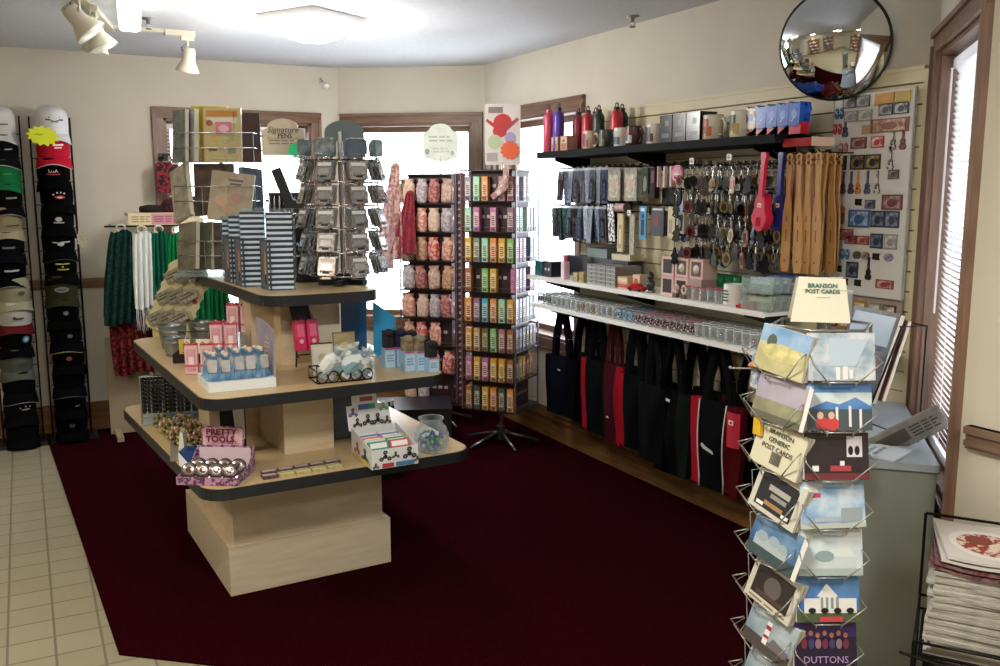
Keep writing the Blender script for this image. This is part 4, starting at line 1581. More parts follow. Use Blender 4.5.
def mug(y, d, z, body, art, label, r=0.041, h=0.098, handle='r', wr=0, grp='mugs on the top shelf', inner=None):
    t = thing('mug', label, 'mug', W(y, d, z), WR + wr, grp)
    m = mat(body, 0.25)
    b = B()
    b.lathe([(0, 0), (r * .92, 0), (r, 0.006), (r, h - .003), (r * .985, h), (r * .93, h - .002), (r * .93, 0.012), (0, 0.008)], m, 22)
    if art:
        m2, m3 = mat(art[0], .35), mat(art[1], .35)
        for a0, a1, z0, z1, mm in ((-60, 40, .14, .52, m2), (-45, 20, .52, .84, m3), (-25, 8, .25, .7, mat('2b2b30', .4))):
            b.sheet(lambda u, v: ((r + .0007) * math.cos(math.radians(-90 + a0 + (a1 - a0) * u)), (r + .0007 + (0.0004 if mm is m3 else 0)) * math.sin(math.radians(-90 + a0 + (a1 - a0) * u)), h * (z0 + (z1 - z0) * v)), 8, 1, mm)
    b.build('mug_body', t)
    s = 1 if handle == 'r' else -1
    b = B()
    b.tube([(s * (r - .003), 0, h * .82), (s * (r + .022), 0, h * .84), (s * (r + .034), 0, h * .6), (s * (r + .03), 0, h * .35), (s * (r + .012), 0, h * .17), (s * (r - .003), 0, h * .2)], 0.0065, m, 8)
    b.build('handle', t)
    return t


for k, (y, lab) in enumerate(((4.53, 'left'), (4.43, 'right'))):
    t = thing('boxed_cup', 'tan printed square cup box in front of the metal bottles, %s of two' % lab, 'box', W(y, 0.235, ZT), WR)
    b = B()
    b.box((0, 0, 0.04), (0.07, 0.07, 0.08), mat('b3896f', .5))
    b.pic(0.07, 0.08, [('r', .1, .55, .9, .95, mat('c9b59a')), ('r', .15, .1, .85, .5, mat('a06a50')), ('e', .5, .7, .2, .12, mat('8c4a3c'))], y=-0.035, x0=-0.035)
    b.build('carton', t)
    b = B()
    b.box((0, 0, 0.0815), (0.071, 0.071, 0.003), mat('8c6a58', .5))
    b.build('lid', t)
mug(4.235, 0.22, ZT, 'c9b49a', ('a04038', '7c2c2c'), 'cream mug with red-brown emblem in front of the green bottle', handle='r')
mug(4.11, 0.20, ZT, '3c3f3a', ('5a5c50', '4a4c44'), 'dark grey mug in front of the bright red bottle')
mug(3.955, 0.21, ZT, 'dcdad2', ('4a5a60', '9aa6a0'), 'white mug with grey-blue drawing, leftmost white mug on the top shelf')
mug(3.85, 0.15, ZT, 'd8d5cc', ('6a4a4a', 'a8a49c'), 'white mug standing behind between two others on the top shelf')
mug(3.815, 0.235, ZT, '4b2a2c', ('b5b9bc', '8c3030'), 'dark red mug with white and black picture on the top shelf')
mug(3.66, 0.22, ZT, 'e2dfd6', ('5a3030', '3c3c40'), 'white mug with black and red picture beside the black boxes')
for k, y in enumerate((3.54, 3.44, 3.34)):
    t = thing('boxed_mug', 'tall black glossy mug box, %s from the window side' % ORD[k], 'box', W(y, 0.20, ZT), WR, 'black mug boxes on the top shelf')
    b = B()
    b.box((0, 0, 0.065), (0.094, 0.10, 0.13), mat('101213', .2))
    b.pic(0.094, 0.13, [('r', .2, .2, .8, .35, mat('2c2f30', .3)), ('r', .45, .6, .75, .8, mat('4c5b58' if k else '5a2c34', .3))], y=-0.05, x0=-0.047)
    b.build('carton', t)
    b = B()
    b.box((0, 0, 0.1305), (0.096, 0.102, 0.002), mat('1c1f20', .2))
    b.build('lid', t)
mug(3.235, 0.22, ZT, 'dcd3c2', ('c8642c', 'b5543c'), 'white mug with orange city picture on the top shelf', h=0.11, r=.045)
mug(3.06, 0.22, ZT, 'ded8ca', ('c9a050', '5a5c50'), 'white mug with yellow and grey picture beside the boot mugs', h=0.115, r=.045)
mug(3.13, 0.12, ZT, 'c9c4b6', ('8c7c60', '9a9484'), 'cream mug in the back row between the orange and yellow pictured mugs')

# boot mugs
for k in range(5):
    y = 2.99 - 0.062 * k
    d = 0.20
    t = thing('boot_mug', ['white-fronted cowboy boot mug with red foot, first of the boot mugs', 'blue cowboy boot mug directly behind the white-fronted one', 'blue cowboy boot mug in the middle of the row',
                           'blue cowboy boot mug second from the wall end', 'blue cowboy boot mug with its handle showing, last in the row'][k], 'boot mug', W(y, d, ZT), WR, 'cowboy boot mugs in a row')
    mb = mat('1d4fb0', 0.25, h2='2c62c8', scale=30.)
    mf = mat('d8d2c0', 0.3, h2='b3552c', scale=26., sharp=True) if k == 0 else mb
    b = B()
    b.prism([(-0.030, 0.035), (0.028, 0.035), (0.030, 0.125), (0.012, 0.118), (-0.012, 0.118), (-0.032, 0.130)], -0.03, 0.03, mf, R('X', 90))
    b.cyl((0, 0, 0.03), (0, 0, 0.121), 0.030, mf, 16)
    b.pic(0.05, 0.05, [('e', .5, .5, .3, .35, mat('5f8fd8', .3)), ('p', [(.2, -.1), (.3, -.1), (.62, .25), (.52, .25)], mat('e6e6ea', .3))], y=-0.0302, x0=-0.025, z0=0.055)
    b.build('shaft', t)
    b = B()
    mr_ = mat('c01c30', 0.25)
    b.prism([(0.030, 0.0), (0.033, 0.045), (-0.030, 0.045), (-0.062, 0.022), (-0.085, 0.008), (-0.085, 0.0)], -0.024, 0.024, mr_, R('X', 90))
    b.build('foot', t)
    b = B()
    b.tube([(0.026, 0, 0.115), (0.05, 0, 0.118), (0.058, 0, 0.09), (0.048, 0, 0.065), (0.028, 0, 0.055)], 0.006, mb if k else mat('ddd6c4'), 7)
    b.build('handle', t)

# ---- hooks
hk = thing('display_hook', 'straight black metal display hook pushed into the slatwall', 'hook', (0, 0, 0), WR, 'black metal hooks on the slatwall')
b = B()
b.box((0, -0.028, 0), (0.03, 0.004, 0.04), BLACK)
b.build('hook_plate', hk)
b = B()
b.tube([(0, -0.03, 0), (0, -0.23, 0.0), (0, -0.245, 0.012)], 0.003, WIRE, 5)
b.build('hook_arm', hk)
hused = [False]


def hook(y, z, L=1.0):
    loc = W(y, 0, z)
    if not hused[0]:
        hk.location = loc
        hused[0] = True
    else:
        dup(hk, loc, WR)


class Rep:
    """one model, moved to its first place and copied to the others"""

    def __init__(s, root):
        s.r, s.u = root, False

    def put(s, loc, rot=WR, label=None, scale=None):
        if not s.u:
            s.u = True
            s.r.location = loc
            s.r.rotation_euler = rot if isinstance(rot, tuple) else (0, 0, math.radians(rot))
            if label:
                s.r['label'] = label
            if scale:
                s.r.scale = scale
            return s.r
        return dup(s.r, loc, rot, label, scale=scale)


def packet_proto(name, label, cat, grp, w, h, m, m2, hole=0.02):
    t = thing(name, label, cat, (0, 0, 0), WR, grp)
    b = B()
    b.box((0, 0, -h / 2 - .004), (w, 0.012, h), m)
    b.pic(w, h, [('r', .12, .08, .88, .72, m2), ('r', .25, .15, .6, .6, m)], y=-0.006, x0=-w / 2, z0=-h - .004)
    b.build('packet_body', t)
    b = B()
    b.plate([(-w / 2, 0), (w / 2, 0), (w / 2, .022), (w * .2, .026), (-w * .2, .026), (-w / 2, .022)], 0.002, glass('eef0f4', .7), T(0, 0, -.01))
    b.build('header_tab', t)
    return Rep(t)


# dark bagged packets near the window
DG = 'dark bagged packets hung at the window end of the slatwall'
dps = [packet_proto('bagged_packet', '%s bagged packet hung on a hook at the window end of the slatwall' % n, 'packet', DG, .05, hh, mat(a, .2, h2=c2, scale=50.), mat(d_, .2))
       for n, a, c2, d_, hh in (('slate blue', '2f3850', '55607c', '20263a', .18), ('black', '17181c', '34363c', '44464c', .19), ('charcoal', '3c3e46', '5e626c', '1c1d22', .17), ('dark green', '1f4a4c', '2f6a66', '10282c', .16))]
q = 0
for zr, ys in ((1.74, [4.55 - .056 * i_ for i_ in range(9)]), (1.53, [4.62 - .056 * i_ for i_ in range(10)])):
    for y in ys:
        hook(y, zr)
        for j in range(3):
            dps[(q * 5 + j) % 3 if q != 11 else 3].put(W(y, 0.10 + 0.055 * j, zr - .012), (math.radians(random.uniform(-4, 4)), 0, math.radians(WR + random.uniform(-10, 10))))
        q += 1

# assorted hanging packets, one by one
def hang(name, cat, label, y, d, z, w, h, m, elems=(), th=0.006, grp=None, rz=0, nhook=True, tilt=0):
    t = thing(name, label, cat, W(y, d, z), WR + rz, grp)
    t.rotation_euler = (math.radians(tilt), 0, math.radians(WR + rz))
    b = B()
    b.box((0, 0, -h / 2 - .006), (w, th, h), m)
    b.pic(w, h, list(elems), y=-th / 2, x0=-w / 2, z0=-h - .006)
    b.build('packet_body', t)
    b = B()
    b.tube([(0, 0, 0.006), (0.006, 0, 0.0), (0, 0, -0.006), (-0.006, 0, 0.0)], 0.0012, WIRE, 4, closed=True)
    b.build('hang_ring', t)
    if nhook:
        hook(y, z + .004)
    return t


CLR = mat('b5b3a6', 0.15, h2='8f8f84', scale=30.)
for k, (y, d) in enumerate(((4.03, .20), (4.00, .16), (3.96, .12), (3.88, .20), (3.85, .15))):
    hang('clear_packet', 'packet', 'clear pale grey bagged souvenir high on the slatwall beneath the dark red mug', y, d, 1.735, .10, .17, CLR,
         [('r', .15, .1, .85, .8, mat('d9d4c4', .2, h2='a9a592', scale=40.)), ('e', .5, .5, .2, .2, mat('c6a89c', .3))], grp='clear pale packets high on the slatwall', rz=random.uniform(-8, 8), nhook=(k in (0, 3)))
hang('plush_keychain', 'keychain', 'dark green plush keychain hanging high on the slatwall', 3.74, .20, 1.73, .05, .13, mat('2f4c40', .8, h2='12201c', scale=40.), [('e', .5, .4, .3, .3, mat('7d8c70', .7))], th=.03)
hang('plush_keychain', 'keychain', 'black plush keychain beside the green one', 3.68, .20, 1.73, .04, .15, mat('1a1416', .8), [('r', .3, .5, .8, .9, mat('7c2c34'))], th=.03)
for k in range(3):
    hang('strap_keychain', 'keychain', 'white and red strap keychain, %s of three from the window side' % ORD[k], 3.645 - .05 * k, .20, 1.735, .022, .10, mat('d9cfc9', .5), [('r', .5, 0, 1, 1, mat('9c2c3c'))], th=.01)
    hang('black_tag', 'tag', 'black fringed tag under the strap keychains, %s of three from the window side' % ORD[k], 3.635 - .05 * k, .16, 1.63, .045, .08, mat('14110f', .7), th=.02, nhook=False)
t = thing('pocket_mirror', 'round pink disc packet hanging high on the slatwall', 'pocket mirror', W(3.475, .22, 1.735), WR)
b = B()
b.cyl((0, -0.006, -0.045), (0, 0.006, -0.045), 0.042, mat('c9788c', .3), 24)
b.cyl((0, -0.008, -0.045), (0, -0.006, -0.045), 0.034, mat('d893a2', .3), 24)
b.build('disc', t)
b = B()
b.pic(0.05, 0.02, [('r', 0, .3, 1, .5, WHITE), ('r', .2, .6, .8, .75, WHITE)], y=-0.0085, x0=-.025, z0=-.055)
b.build('white_print', t)
hook(3.475, 1.735)
hang('patterned_strap', 'strap', 'black and white patterned strap packet at mid height on the slatwall', 4.03, .22, 1.55, .055, .20, mat('d9d9d6', .4, h2='141416', scale=70., sharp=True), tilt=4)
hang('beige_card', 'packet', 'long beige carded packet beside the patterned strap packet', 3.93, .22, 1.50, .05, .20, mat('c9b78c', .5), [('r', .2, .1, .8, .7, mat('a8946a')), ('r', .35, .2, .65, .6, mat('e0d4b4'))], th=.012)
t = thing('pink_roll', 'small pink roll-shaped packet above the beige carded packets', 'packet', W(3.90, .24, 1.525), WR)
b = B()
b.cyl((-0.045, 0, 0), (0.045, 0, 0), 0.022, mat('a9868a', .4, h2='c9a6a4', scale=60.), 14)
b.build('roll', t)
b = B()
for s in (-.045, .045):
    b.cyl((s - .002, 0, 0), (s + .002, 0, 0), 0.024, mat('70565a', .4), 14)
b.build('end_caps', t)
hang('clear_strip', 'packet', 'narrow clear strip packet right of the long beige card', 3.83, .22, 1.50, .04, .21, mat('b9b29c', .2, h2='8c8674', scale=60.))
hang('blue_card', 'packet', 'bright blue carded packet with a black figure at mid height', 3.74, .22, 1.54, .058, .165, mat('2f86b8', .4), [('r', .25, .12, .75, .6, mat('16242c')), ('e', .5, .7, .2, .08, mat('16242c')), ('r', .2, .85, .8, .95, mat('d8e8f0'))])
for k in range(3):
    hang('dark_card', 'packet', 'dark card with red emblem beside the blue card, %s from the front' % ORD[k], 3.62 - .012 * k, .22 - .05 * k, 1.535, .10, .14, mat('2f2a2e', .3), [('e', .4, .55, .2, .2, mat('8c3a40')), ('r', .1, .9, .9, .97, mat('c9c9c4'))], rz=4 * k, nhook=(k == 0))
hang('beige_card', 'packet', 'short cream carded packet right of the dark red-emblem cards', 3.50, .23, 1.54, .045, .15, mat('cfc3a0', .5), [('r', .2, .15, .8, .6, mat('a39a80'))], th=.01)
for k in range(2):
    hang('beige_card', 'packet', 'tall tan card hanging deep on the slatwall near the window-boxed souvenirs, %s of two' % ('nearer' if k == 0 else 'farther'), 3.47 - .05 * k, .08, 1.66, .055, .32, mat('b8a478', .5), [('r', .1, .1, .3, .9, mat('8f7c54'))])
t = thing('window_box', 'small window box with a dark object at mid height on the slatwall', 'box', W(3.42, .22, 1.41), WR)
b = B()
b.box((0, 0, 0.05), (0.075, 0.06, 0.10), mat('b8b29a', .4))
b.pic(0.075, 0.10, [('r', .12, .12, .88, .88, mat('33343a', .2)), ('e', .5, .45, .2, .22, mat('8a8c90', .2))], y=-0.03, x0=-.0375)
b.build('carton', t)
b = B()
b.box((0, 0, 0.108), (0.03, 0.002, 0.03), glass('e8e8e8', .7))
b.build('hang_tab', t)

# keychains, three rows of crowded hooks
KCG = 'metal keychains crowding the hooks'
kps = []
KC = [('silver', '98989a', '6f6f72', 0), ('copper coloured', '6c4430', '8c6850', 1), ('black', '101013', '1c1c20', 2), ('dark silver', '5a5a5e', '3a3a3e', 1), ('black enamel', '141416', '0c0c10', 0), ('bronze', '6c5a3c', '8c7c58', 0), ('pearl', '9c968c', 'b8b2a8', 1), ('gunmetal', '2c2e34', '3c3e46', 2), ('dark blue', '1c2540', '2c3a5c', 2), ('dark red', '4c1a20', '6c343a', 0), ('pewter', '7c7a76', '5c5a58', 2)]
for nm, c1, c2, sh in KC:
    t = thing('keychain', '%s metal keychain among the crowded rows beside the toy guitars' % nm, 'keychain', (0, 0, 0), WR, KCG)
    b = B()
    b.tube([(0.010 * math.cos(a), 0, -0.010 + 0.010 * math.sin(a)) for a in [2 * PI * q_ / 9 for q_ in range(9)]], 0.0012, CHROME, 4, closed=True)
    b.cyl((0, 0, -0.02), (0, 0, -0.04), 0.002, CHROME, 4)
    b.build('ring', t)
    b = B()
    m1, m2 = mat(c1, .25, .6), mat(c2, .3, .3)
    if sh == 0:
        b.plate([(x, z_ - .062) for x, z_ in ell(0.018, 0.022, 14)], 0.004, m1, front=m2)
        b.plate([(x, z_ - .062) for x, z_ in ell(0.010, 0.013, 10)], 0.001, m1, y=-.001)
    elif sh == 1:
        b.plate([(x, z_ - .066) for x, z_ in rrect(.028, .05, .005, 2)], 0.004, m1, front=m2)
        b.plate([(x, z_ - .066) for x, z_ in rrect(.016, .03, .003, 2)], 0.001, m1, y=-.001)
    else:
        b.plate([(-.004, -.04), (-.006, -.055), (-.016, -.068), (-.010, -.075), (-.015, -.09), (0, -.098), (.015, -.09), (.010, -.075), (.016, -.068), (.006, -.055), (.004, -.04)], 0.004, m1, front=m2)
    b.build('charm', t)
    kps.append(Rep(t))
q = 0
for zr in (1.725, 1.615, 1.505, 1.40):
    for i in range(14):
        y = 3.40 - 0.045 * i + (.02 if zr in (1.615, 1.40) else 0)
        if zr == 1.725 and i > 11:
            continue
        hook(y, zr)
        for j in range(4 if i % 2 else 5):
            kps[(q * 3 + j * 5 + q // 7) % 11].put(W(y + random.uniform(-.008, .008), 0.09 + 0.045 * j, zr + .002), (math.radians(random.uniform(-8, 8)), 0, math.radians(WR + random.uniform(-35, 35))), scale=(random.uniform(1.1, 1.5),) * 3)
        q += 1
# price tabs on hook ends
tabp = thing('price_tab', 'small white price tab on the end of a keychain hook', 'price tab', (0, 0, 0), WR, 'white price tabs on the hooks')
b = B()
b.rbox((0, 0, 0), (0.03, 0.002, 0.028), 0.004, WHITE, axis='y', n=2)
b.pic(0.03, 0.028, [('r', .2, .3, .8, .45, BLACK), ('r', .2, .6, .6, .72, BLACK)], y=-.001, x0=-.015, z0=-.014)
b.build('tab_card', tabp)
tr = Rep(tabp)
for y, z_ in ((3.34, 1.745), (3.09, 1.755), (3.22, 1.52), (3.03, 1.625), (3.30, 1.42), (3.82, 1.50)):
    tr.put(W(y, .25, z_))

# toy guitars
def guitar(y, d, h, nm, rot):
    t = thing('toy_guitar', '%s plastic toy guitar hanging below the top shelf' % nm, 'toy guitar', W(y, d, 1.765), WR)
    t.rotation_euler = (0, math.radians(rot), math.radians(WR - 5))
    m = mat(h, 0.3)
    s = 1.0
    out = []
    for i in range(28):
        a = 2 * PI * i / 28
        zz = math.sin(a)
        w_ = 0.052 if zz < 0 else 0.042
        pinch = 1 - .22 * math.exp(-((zz - .25) / .22) ** 2)
        out.append((w_ * math.cos(a) * pinch, -0.245 + 0.078 * zz))
    b = B()
    b.plate(out, 0.035, m)
    b.plate([(x * .92, (z_ + .245) * .92 - .245) for x, z_ in out], 0.002, m, y=-.002)
    b.build('guitar_body', t)
    b = B()
    b.plate([(-.013, -.18), (.013, -.18), (.011, -.05), (.018, -.01), (.012, .0), (-.012, .0), (-.018, -.01), (-.011, -.05)], 0.016, m, y=-.004)
    b.build('neck', t)
    b = B()
    b.pic(0.024, 0.018, [('r', 0, 0, 1, 1, mat('e6c9a8')), ('r', .2, .3, .8, .5, mat('8c2c30'))], y=-0.0025, x0=-.012, z0=-.225)
    for k in range(4):
        b.box((-.012 + .008 * k, -.003, -.285), (.002, .002, .035), mat(h, .2))
    b.build('label_sticker', t)


guitar(2.835, .29, 'c2183a', 'bright red', 4)
guitar(2.80, .23, '2a2c78', 'dark blue', 2)
guitar(2.79, .17, 'a01a34', 'dark red', 2)
guitar(2.76, .115, '2c2f80', 'rearmost blue', 1)
hook(2.83, 1.762)

# wooden paddles / back scratchers
M_BAM = wood('b98a52', 'a87a44', 'z', 9.0, .5)
M_BURN = mat('5c3a20', .7)
pdl = thing('wooden_paddle', 'long slim wooden paddle with burnt lettering marks and a ringed top', 'wooden paddle', (0, 0, 0), WR, 'wooden paddles hanging in the bundle')
b = B()
b.plate([(-.013, -.05), (-.010, -.16), (-.021, -.24), (-.023, -.44), (-.015, -.475), (.015, -.475), (.023, -.44), (.021, -.24), (.010, -.16), (.013, -.05)], 0.008, M_BAM)
b.pic(.04, .4, [('r', .45, .3, .58, .42, M_BURN), ('r', .42, .5, .55, .56, M_BURN), ('e', .5, .1, .1, .012, M_BURN)], x0=-.02, z0=-.47)
b.build('blade', pdl)
b = B()
for z_ in (-.012, -.036):
    b.lathe([(0.008, -.004), (0.0155, -.004), (0.0155, .004), (0.008, .004), (0.008, -.004)], M_BAM, 14, T(0, .004, z_) @ R('X', 90), smooth=False)
b.build('ringed_top', pdl)
pr2 = Rep(pdl)
for i in range(4):
    hook(2.745 - .050 * i, 1.758)
    for j in range(4):
        pr2.put(W(2.745 - .050 * i + .003 * j, .24 - .04 * j, 1.755), (math.radians(random.uniform(-1, 2)), math.radians(random.uniform(-3.0, 3.0)), math.radians(WR + random.uniform(-6, 6))))
t = thing('red_acrylic_tray', 'translucent red acrylic tray under the right end of the black shelf', 'tray', W(2.70, .19, 1.782), WR)
b = B()
mr_ = mat('a02a30', .15)
b.box((0, 0, 0.003), (0.15, 0.12, 0.005), mr_)
b.box((0, -0.06, 0.018), (0.15, 0.004, 0.03), mr_)
b.box((-.075, 0, 0.018), (0.004, 0.12, 0.03), mr_)
b.build('tray_body', t)
b = B()
b.box((.077, 0, 0.018), (0.006, 0.12, 0.036), mat('c9a890', .4))
b.build('end_plate', t)

# ---- upper white shelf goods
def goods(label, y, d, w, dp, h, m, elems=(), cat='box', name='souvenir_box', z=ZM, rz=0, lid=None):
    t = thing(name, label, cat, W(y, d, z), WR + rz)
    b = B()
    b.box((0, 0, h / 2), (w, dp, h), m)
    b.pic(w, h, list(elems), y=-dp / 2, x0=-w / 2)
    b.build('carton', t)
    b = B()
    b.box((0, 0, h + .001), (w + .001, dp + .001, .002), lid or m)
    b.build('lid', t)
    return t


goods('teal glossy box at the window end of the upper white shelf', 4.70, .22, .09, .1, .085, mat('1f6a6e', .3, h2='123c44', scale=30.))
goods('dark box with white dots beside the teal box', 4.60, .22, .09, .1, .09, mat('20262c', .3), [('e', .3, .5, .1, .1, WHITE), ('e', .7, .5, .1, .1, WHITE)])
t = thing('pink_bottle', 'small pink and white bottle standing among dark boxes on the upper white shelf', 'bottle', W(4.43, .25, ZM), WR)
b = B()
b.rbox((0, 0, .05), (.04, .04, .10), .008, mat('e0b8c4', .3))
b.build('bottle_body', t)
b = B()
b.cyl((0, 0, .10), (0, 0, .135), .012, mat('d85a86', .3))
b.build('cap', t)
t = thing('dark_carton', 'long low dark carton lying behind the boxes at the window end', 'carton', W(4.28, .11, ZM), WR)
b = B()
b.box((0, 0, .065), (.66, .09, .11), mat('23222c', .4))
b.build('carton_body', t)
b = B()
b.box((0, 0, .125), (.66, .095, .008), mat('343440', .4))
b.build('lid', t)
goods('flat grey-green carton lying on the long dark carton', 4.25, .11, .20, .09, .05, mat('6c8078', .4), z=ZM + .131)
goods('flat cream carton lying on the long dark carton, right of the grey-green one', 4.02, .11, .17, .09, .03, mat('c9bf9c', .4), z=ZM + .131)
goods('yellow patterned small box in front of the pink and white bottle', 4.27, .26, .05, .05, .05, mat('b8a464', .4, h2='6a5a34', scale=70.))
goods('small yellow box with silver knob beside the stacked grey boxes', 4.22, .255, .04, .05, .055, mat('c4b07c', .4, h2='8c7c50', scale=70.), rz=8)
GG = 'flat grey boxes stacked on the upper white shelf'
gbp = thing('grey_box', 'flat grey banded box in the stacked pile on the upper white shelf', 'box', (0, 0, 0), WR, GG)
b = B()
b.box((0, 0, .010), (.085, .17, .0205), mat('7f7b76', .4))
b.pic(.085, .02, [('r', 0, .1, 1, .35, mat('a8a29c')), ('r', .4, .5, .6, .9, mat('55504c'))], y=-.085, x0=-.0425)
b.build('carton', gbp)
b = B()
b.box((0, 0, .0205), (.07, .15, .001), mat('8d8984', .4))
b.build('printed_top', gbp)
gr = Rep(gbp)
for i in range(3):
    for k in range(5):
        gr.put(W(4.12 - .09 * i, .19, ZM + .0005 + .0218 * k))
goods('cream and red striped small carton in front of the grey stack', 3.845, .235, .085, .06, .06, mat('c9a07c', .4), [('r', 0, .1, 1, .4, mat('b5473c')), ('r', 0, .6, 1, .9, mat('dcc8a4'))])
goods('small cream carton with orange print right of the striped one', 3.76, .215, .06, .05, .075, mat('d0b8a0', .4), [('e', .5, .5, .3, .3, mat('b85c40'))])
t = thing('toy_car', 'small red car figurine near the front of the upper white shelf', 'figurine', W(3.715, .265, ZM), WR + 12)
b = B()
b.prism([(-.05, .006), (-.05, .018), (-.032, .024), (-.018, .038), (.014, .038), (.03, .024), (.05, .020), (.05, .006)], -.02, .02, mat('b81c28', .2), R('X', 90))
b.build('car_body', t)
b = B()
for sx in (-.03, .03):
    for sy in (-.02, .02):
        b.cyl((sx, sy - .004, .009), (sx, sy + .004, .009), .009, BLACK, 10)
b.build('wheels', t)


def figure(y, d, h, label, cb):
    t = thing('bust_figurine', label, 'figurine', W(y, d, ZM), WR)
    b = B()
    b.lathe([(0, 0), (.024, 0), (.026, .004), (.024, .012), (.02, .014), (0, .014)], mat('8c8c90', .25, .7), 16)
    b.build('base', t)
    b = B()
    b.lathe([(.014, .012), (.022, h * .35), (.024, h * .5), (.012, h * .62), (.009, h * .66), (.016, h * .76), (.017, h * .86), (.01, h * .97), (0, h)], mat(cb, .35), 16)
    b.build('bust', t)


figure(3.66, .225, .10, 'black standing figurine behind the red toy car', '1c1c1e')
figure(3.62, .255, .095, 'charcoal bust figurine on a silver disc beside the blush boxes', '2a2c2c')
M_BLUSH = mat('d6b3a8', .4)
for k, (y, zz, cc) in enumerate(((3.49, 0, '2e1c20'), (3.49, .095, '33242a'), (3.385, 0, '2e2220'), (3.385, .095, 'cfcac0'), (3.28, .095, 'd6d0c4'))):
    if k == 4:
        zz = .095
    t = thing('window_gift_box', ['lower left', 'upper left', 'lower middle', 'upper middle', 'upper right'][k] + ' blush gift box with a square window on the upper white shelf', 'gift box', W(y, .215, ZM + zz), WR, 'blush window gift boxes')
    b = B()
    b.box((0, .004, .0465), (.094, .086, .093), M_BLUSH)
    b.pic(.094, .093, [('r', .14, .14, .86, .86, mat(cc if k < 3 else '6c5450', .3))], y=-.039, x0=-.047)
    b.build('carton', t)
    b = B()
    if k >= 3:
        b.ball((0, -.020, .045), .030, mat('d4cec2', .2))
    else:
        b.ball((0, -.020, .045), .024, mat('8c3440' if k == 0 else '7d6a5c', .3), (.7, .8, 1.1))
    b.build('ornament', t)
goods('blush carton under the upper right window gift box', 3.28, .215, .094, .09, .093, mat('a88c84', .5))
for i in range(6):
    y = 3.29 - .058 * i
    t = thing('green_glass', 'low green translucent glass, %s from the window side' % ORD[i], 'glass', W(y, .14, ZM + .062), WR, 'green glasses on the clear riser')
    b = B()
    b.lathe([(.018, 0), (.026, .01), (.029, .055), (.027, .055), (.024, .012), (0, .008)], glass('3fae72', .62, .1), 16)
    b.build('bowl', t)
    b = B()
    b.cyl((0, 0, .0), (0, 0, .007), .019, mat('2f8c58', .2), 14)
    b.build('foot', t)
t = thing('display_riser', 'clear riser under the green glasses on the upper white shelf', 'riser', W(3.145, .14, ZM), WR)
b = B()
b.box((0, 0, .058), (.38, .08, .004), glass('e8f0ec', .8))
for s in (-.188, .188):
    b.box((s, 0, .028), (.004, .08, .056), glass('e8f0ec', .8))
b.build('riser_body', t)


def shot_proto(name, label, grp, rim, band, dens=.9, r=.0215, h=.062, body='f2f5f5'):
    t = thing(name, label, 'shot glass', (0, 0, 0), WR, grp)
    b = B()
    b.lathe([(0, 0), (r * .78, 0), (r * .8, .003), (r, h), (r * .9, h), (r * .72, .014), (0, .012)], glass(body, dens, .04), 14)
    b.build('glass_body', t)
    b = B()
    if band:
        b.lathe([(r * .86, h * .25), (r * .965, h * .72)], mat(band, .3, h2='d8d2cc', scale=90., sharp=True), 14)
    if rim:
        b.lathe([(r * 1.005, h * .94), (r * 1.02, h), (r * .9, h)], mat(rim, .25), 14)
    else:
        b.lathe([(r * 1.005, h * .97), (r * 1.01, h), (r * .92, h)], mat('e4ebec', .1), 14)
    b.build('printed_band' if band else 'rim', t)
    return Rep(t)


red_r = shot_proto('shot_glass', 'clear shot glass with red rim on the upper white shelf', 'red-rimmed shot glasses on the upper white shelf', 'a8283c', None)
for r_ in range(2):
    for i in range(6):
        red_r.put(W(3.32 - .052 * i, .26 - .05 * r_, ZM + .001))
for k, y in enumerate((3.395, 3.335)):
    t = thing('ring_keeper', 'small pale ring-shaped figurine before the blush boxes, %s' % ('left' if k == 0 else 'right'), 'figurine', W(y, .275, ZM), WR)
    b = B()
    b.tube([(.016 * math.cos(a), 0, .042 + .018 * math.sin(a)) for a in [2 * PI * q_ / 12 for q_ in range(12)]], .006, mat('d8c0ac', .4), 7, closed=True)
    b.build('ring', t)
    b = B()
    b.box((0, 0, .010), (.03, .02, .02), mat('5c4038', .5))
    b.cyl((0, 0, .015), (0, 0, .024), .006, mat('d8c0ac', .4))
    b.build('base', t)
MG = 'white mugs on the upper white shelf'
m_ = mug(3.035, .245, ZM, 'e4e2dc', None, 'plain white mug with dark lettering at the front of the upper white shelf', r=.043, h=.095, grp=MG)
b = B()
for k in range(4):
    b.pic(.04, .07, [('r', .0, .15 + .2 * k, 1 - .15 * (k % 2), .24 + .2 * k, mat('39424a'))], y=-.0435, x0=-.022, z0=.01)
b.build('dark_lettering', m_)
mug(2.965, .17, ZM, 'e0ded8', None, 'plain white mug behind the lettered one', r=.043, h=.095, grp=MG)
mug(2.905, .19, ZM, 'e4d8b8', ('d8a83c', 'c8403c'), 'cream pitcher mug with yellow and red print', r=.036, h=.115, handle='l', grp=MG)
t = thing('red_shoe', 'glossy red shoe figurine in front of the clear bins', 'figurine', W(2.915, .27, ZM), WR)
b = B()
b.prism([(-.055, 0), (.045, 0), (.05, .036), (.02, .034), (-.02, .018), (-.055, .012)], -.018, .018, mat('c4182c', .2), R('X', 90))
b.build('shoe_upper', t)
b = B()
b.box((.0, 0, -.0), (.10, .036, .003), mat('7c1420', .4), T(0, 0, .0015))
b.build('sole', t)
goods('blue carton with white writing standing behind the clear bins', 2.93, .09, .12, .06, .14, mat('2a4a9c', .35), [('r', .15, .55, .85, .75, mat('dfe4f0')), ('r', .2, .3, .7, .4, mat('dfe4f0'))])
goods('second blue carton with white writing behind the clear bins, nearer the guitars', 2.83, .10, .09, .06, .145, mat('2c4fa8', .35), [('r', .1, .6, .9, .8, mat('dfe4f0'))])
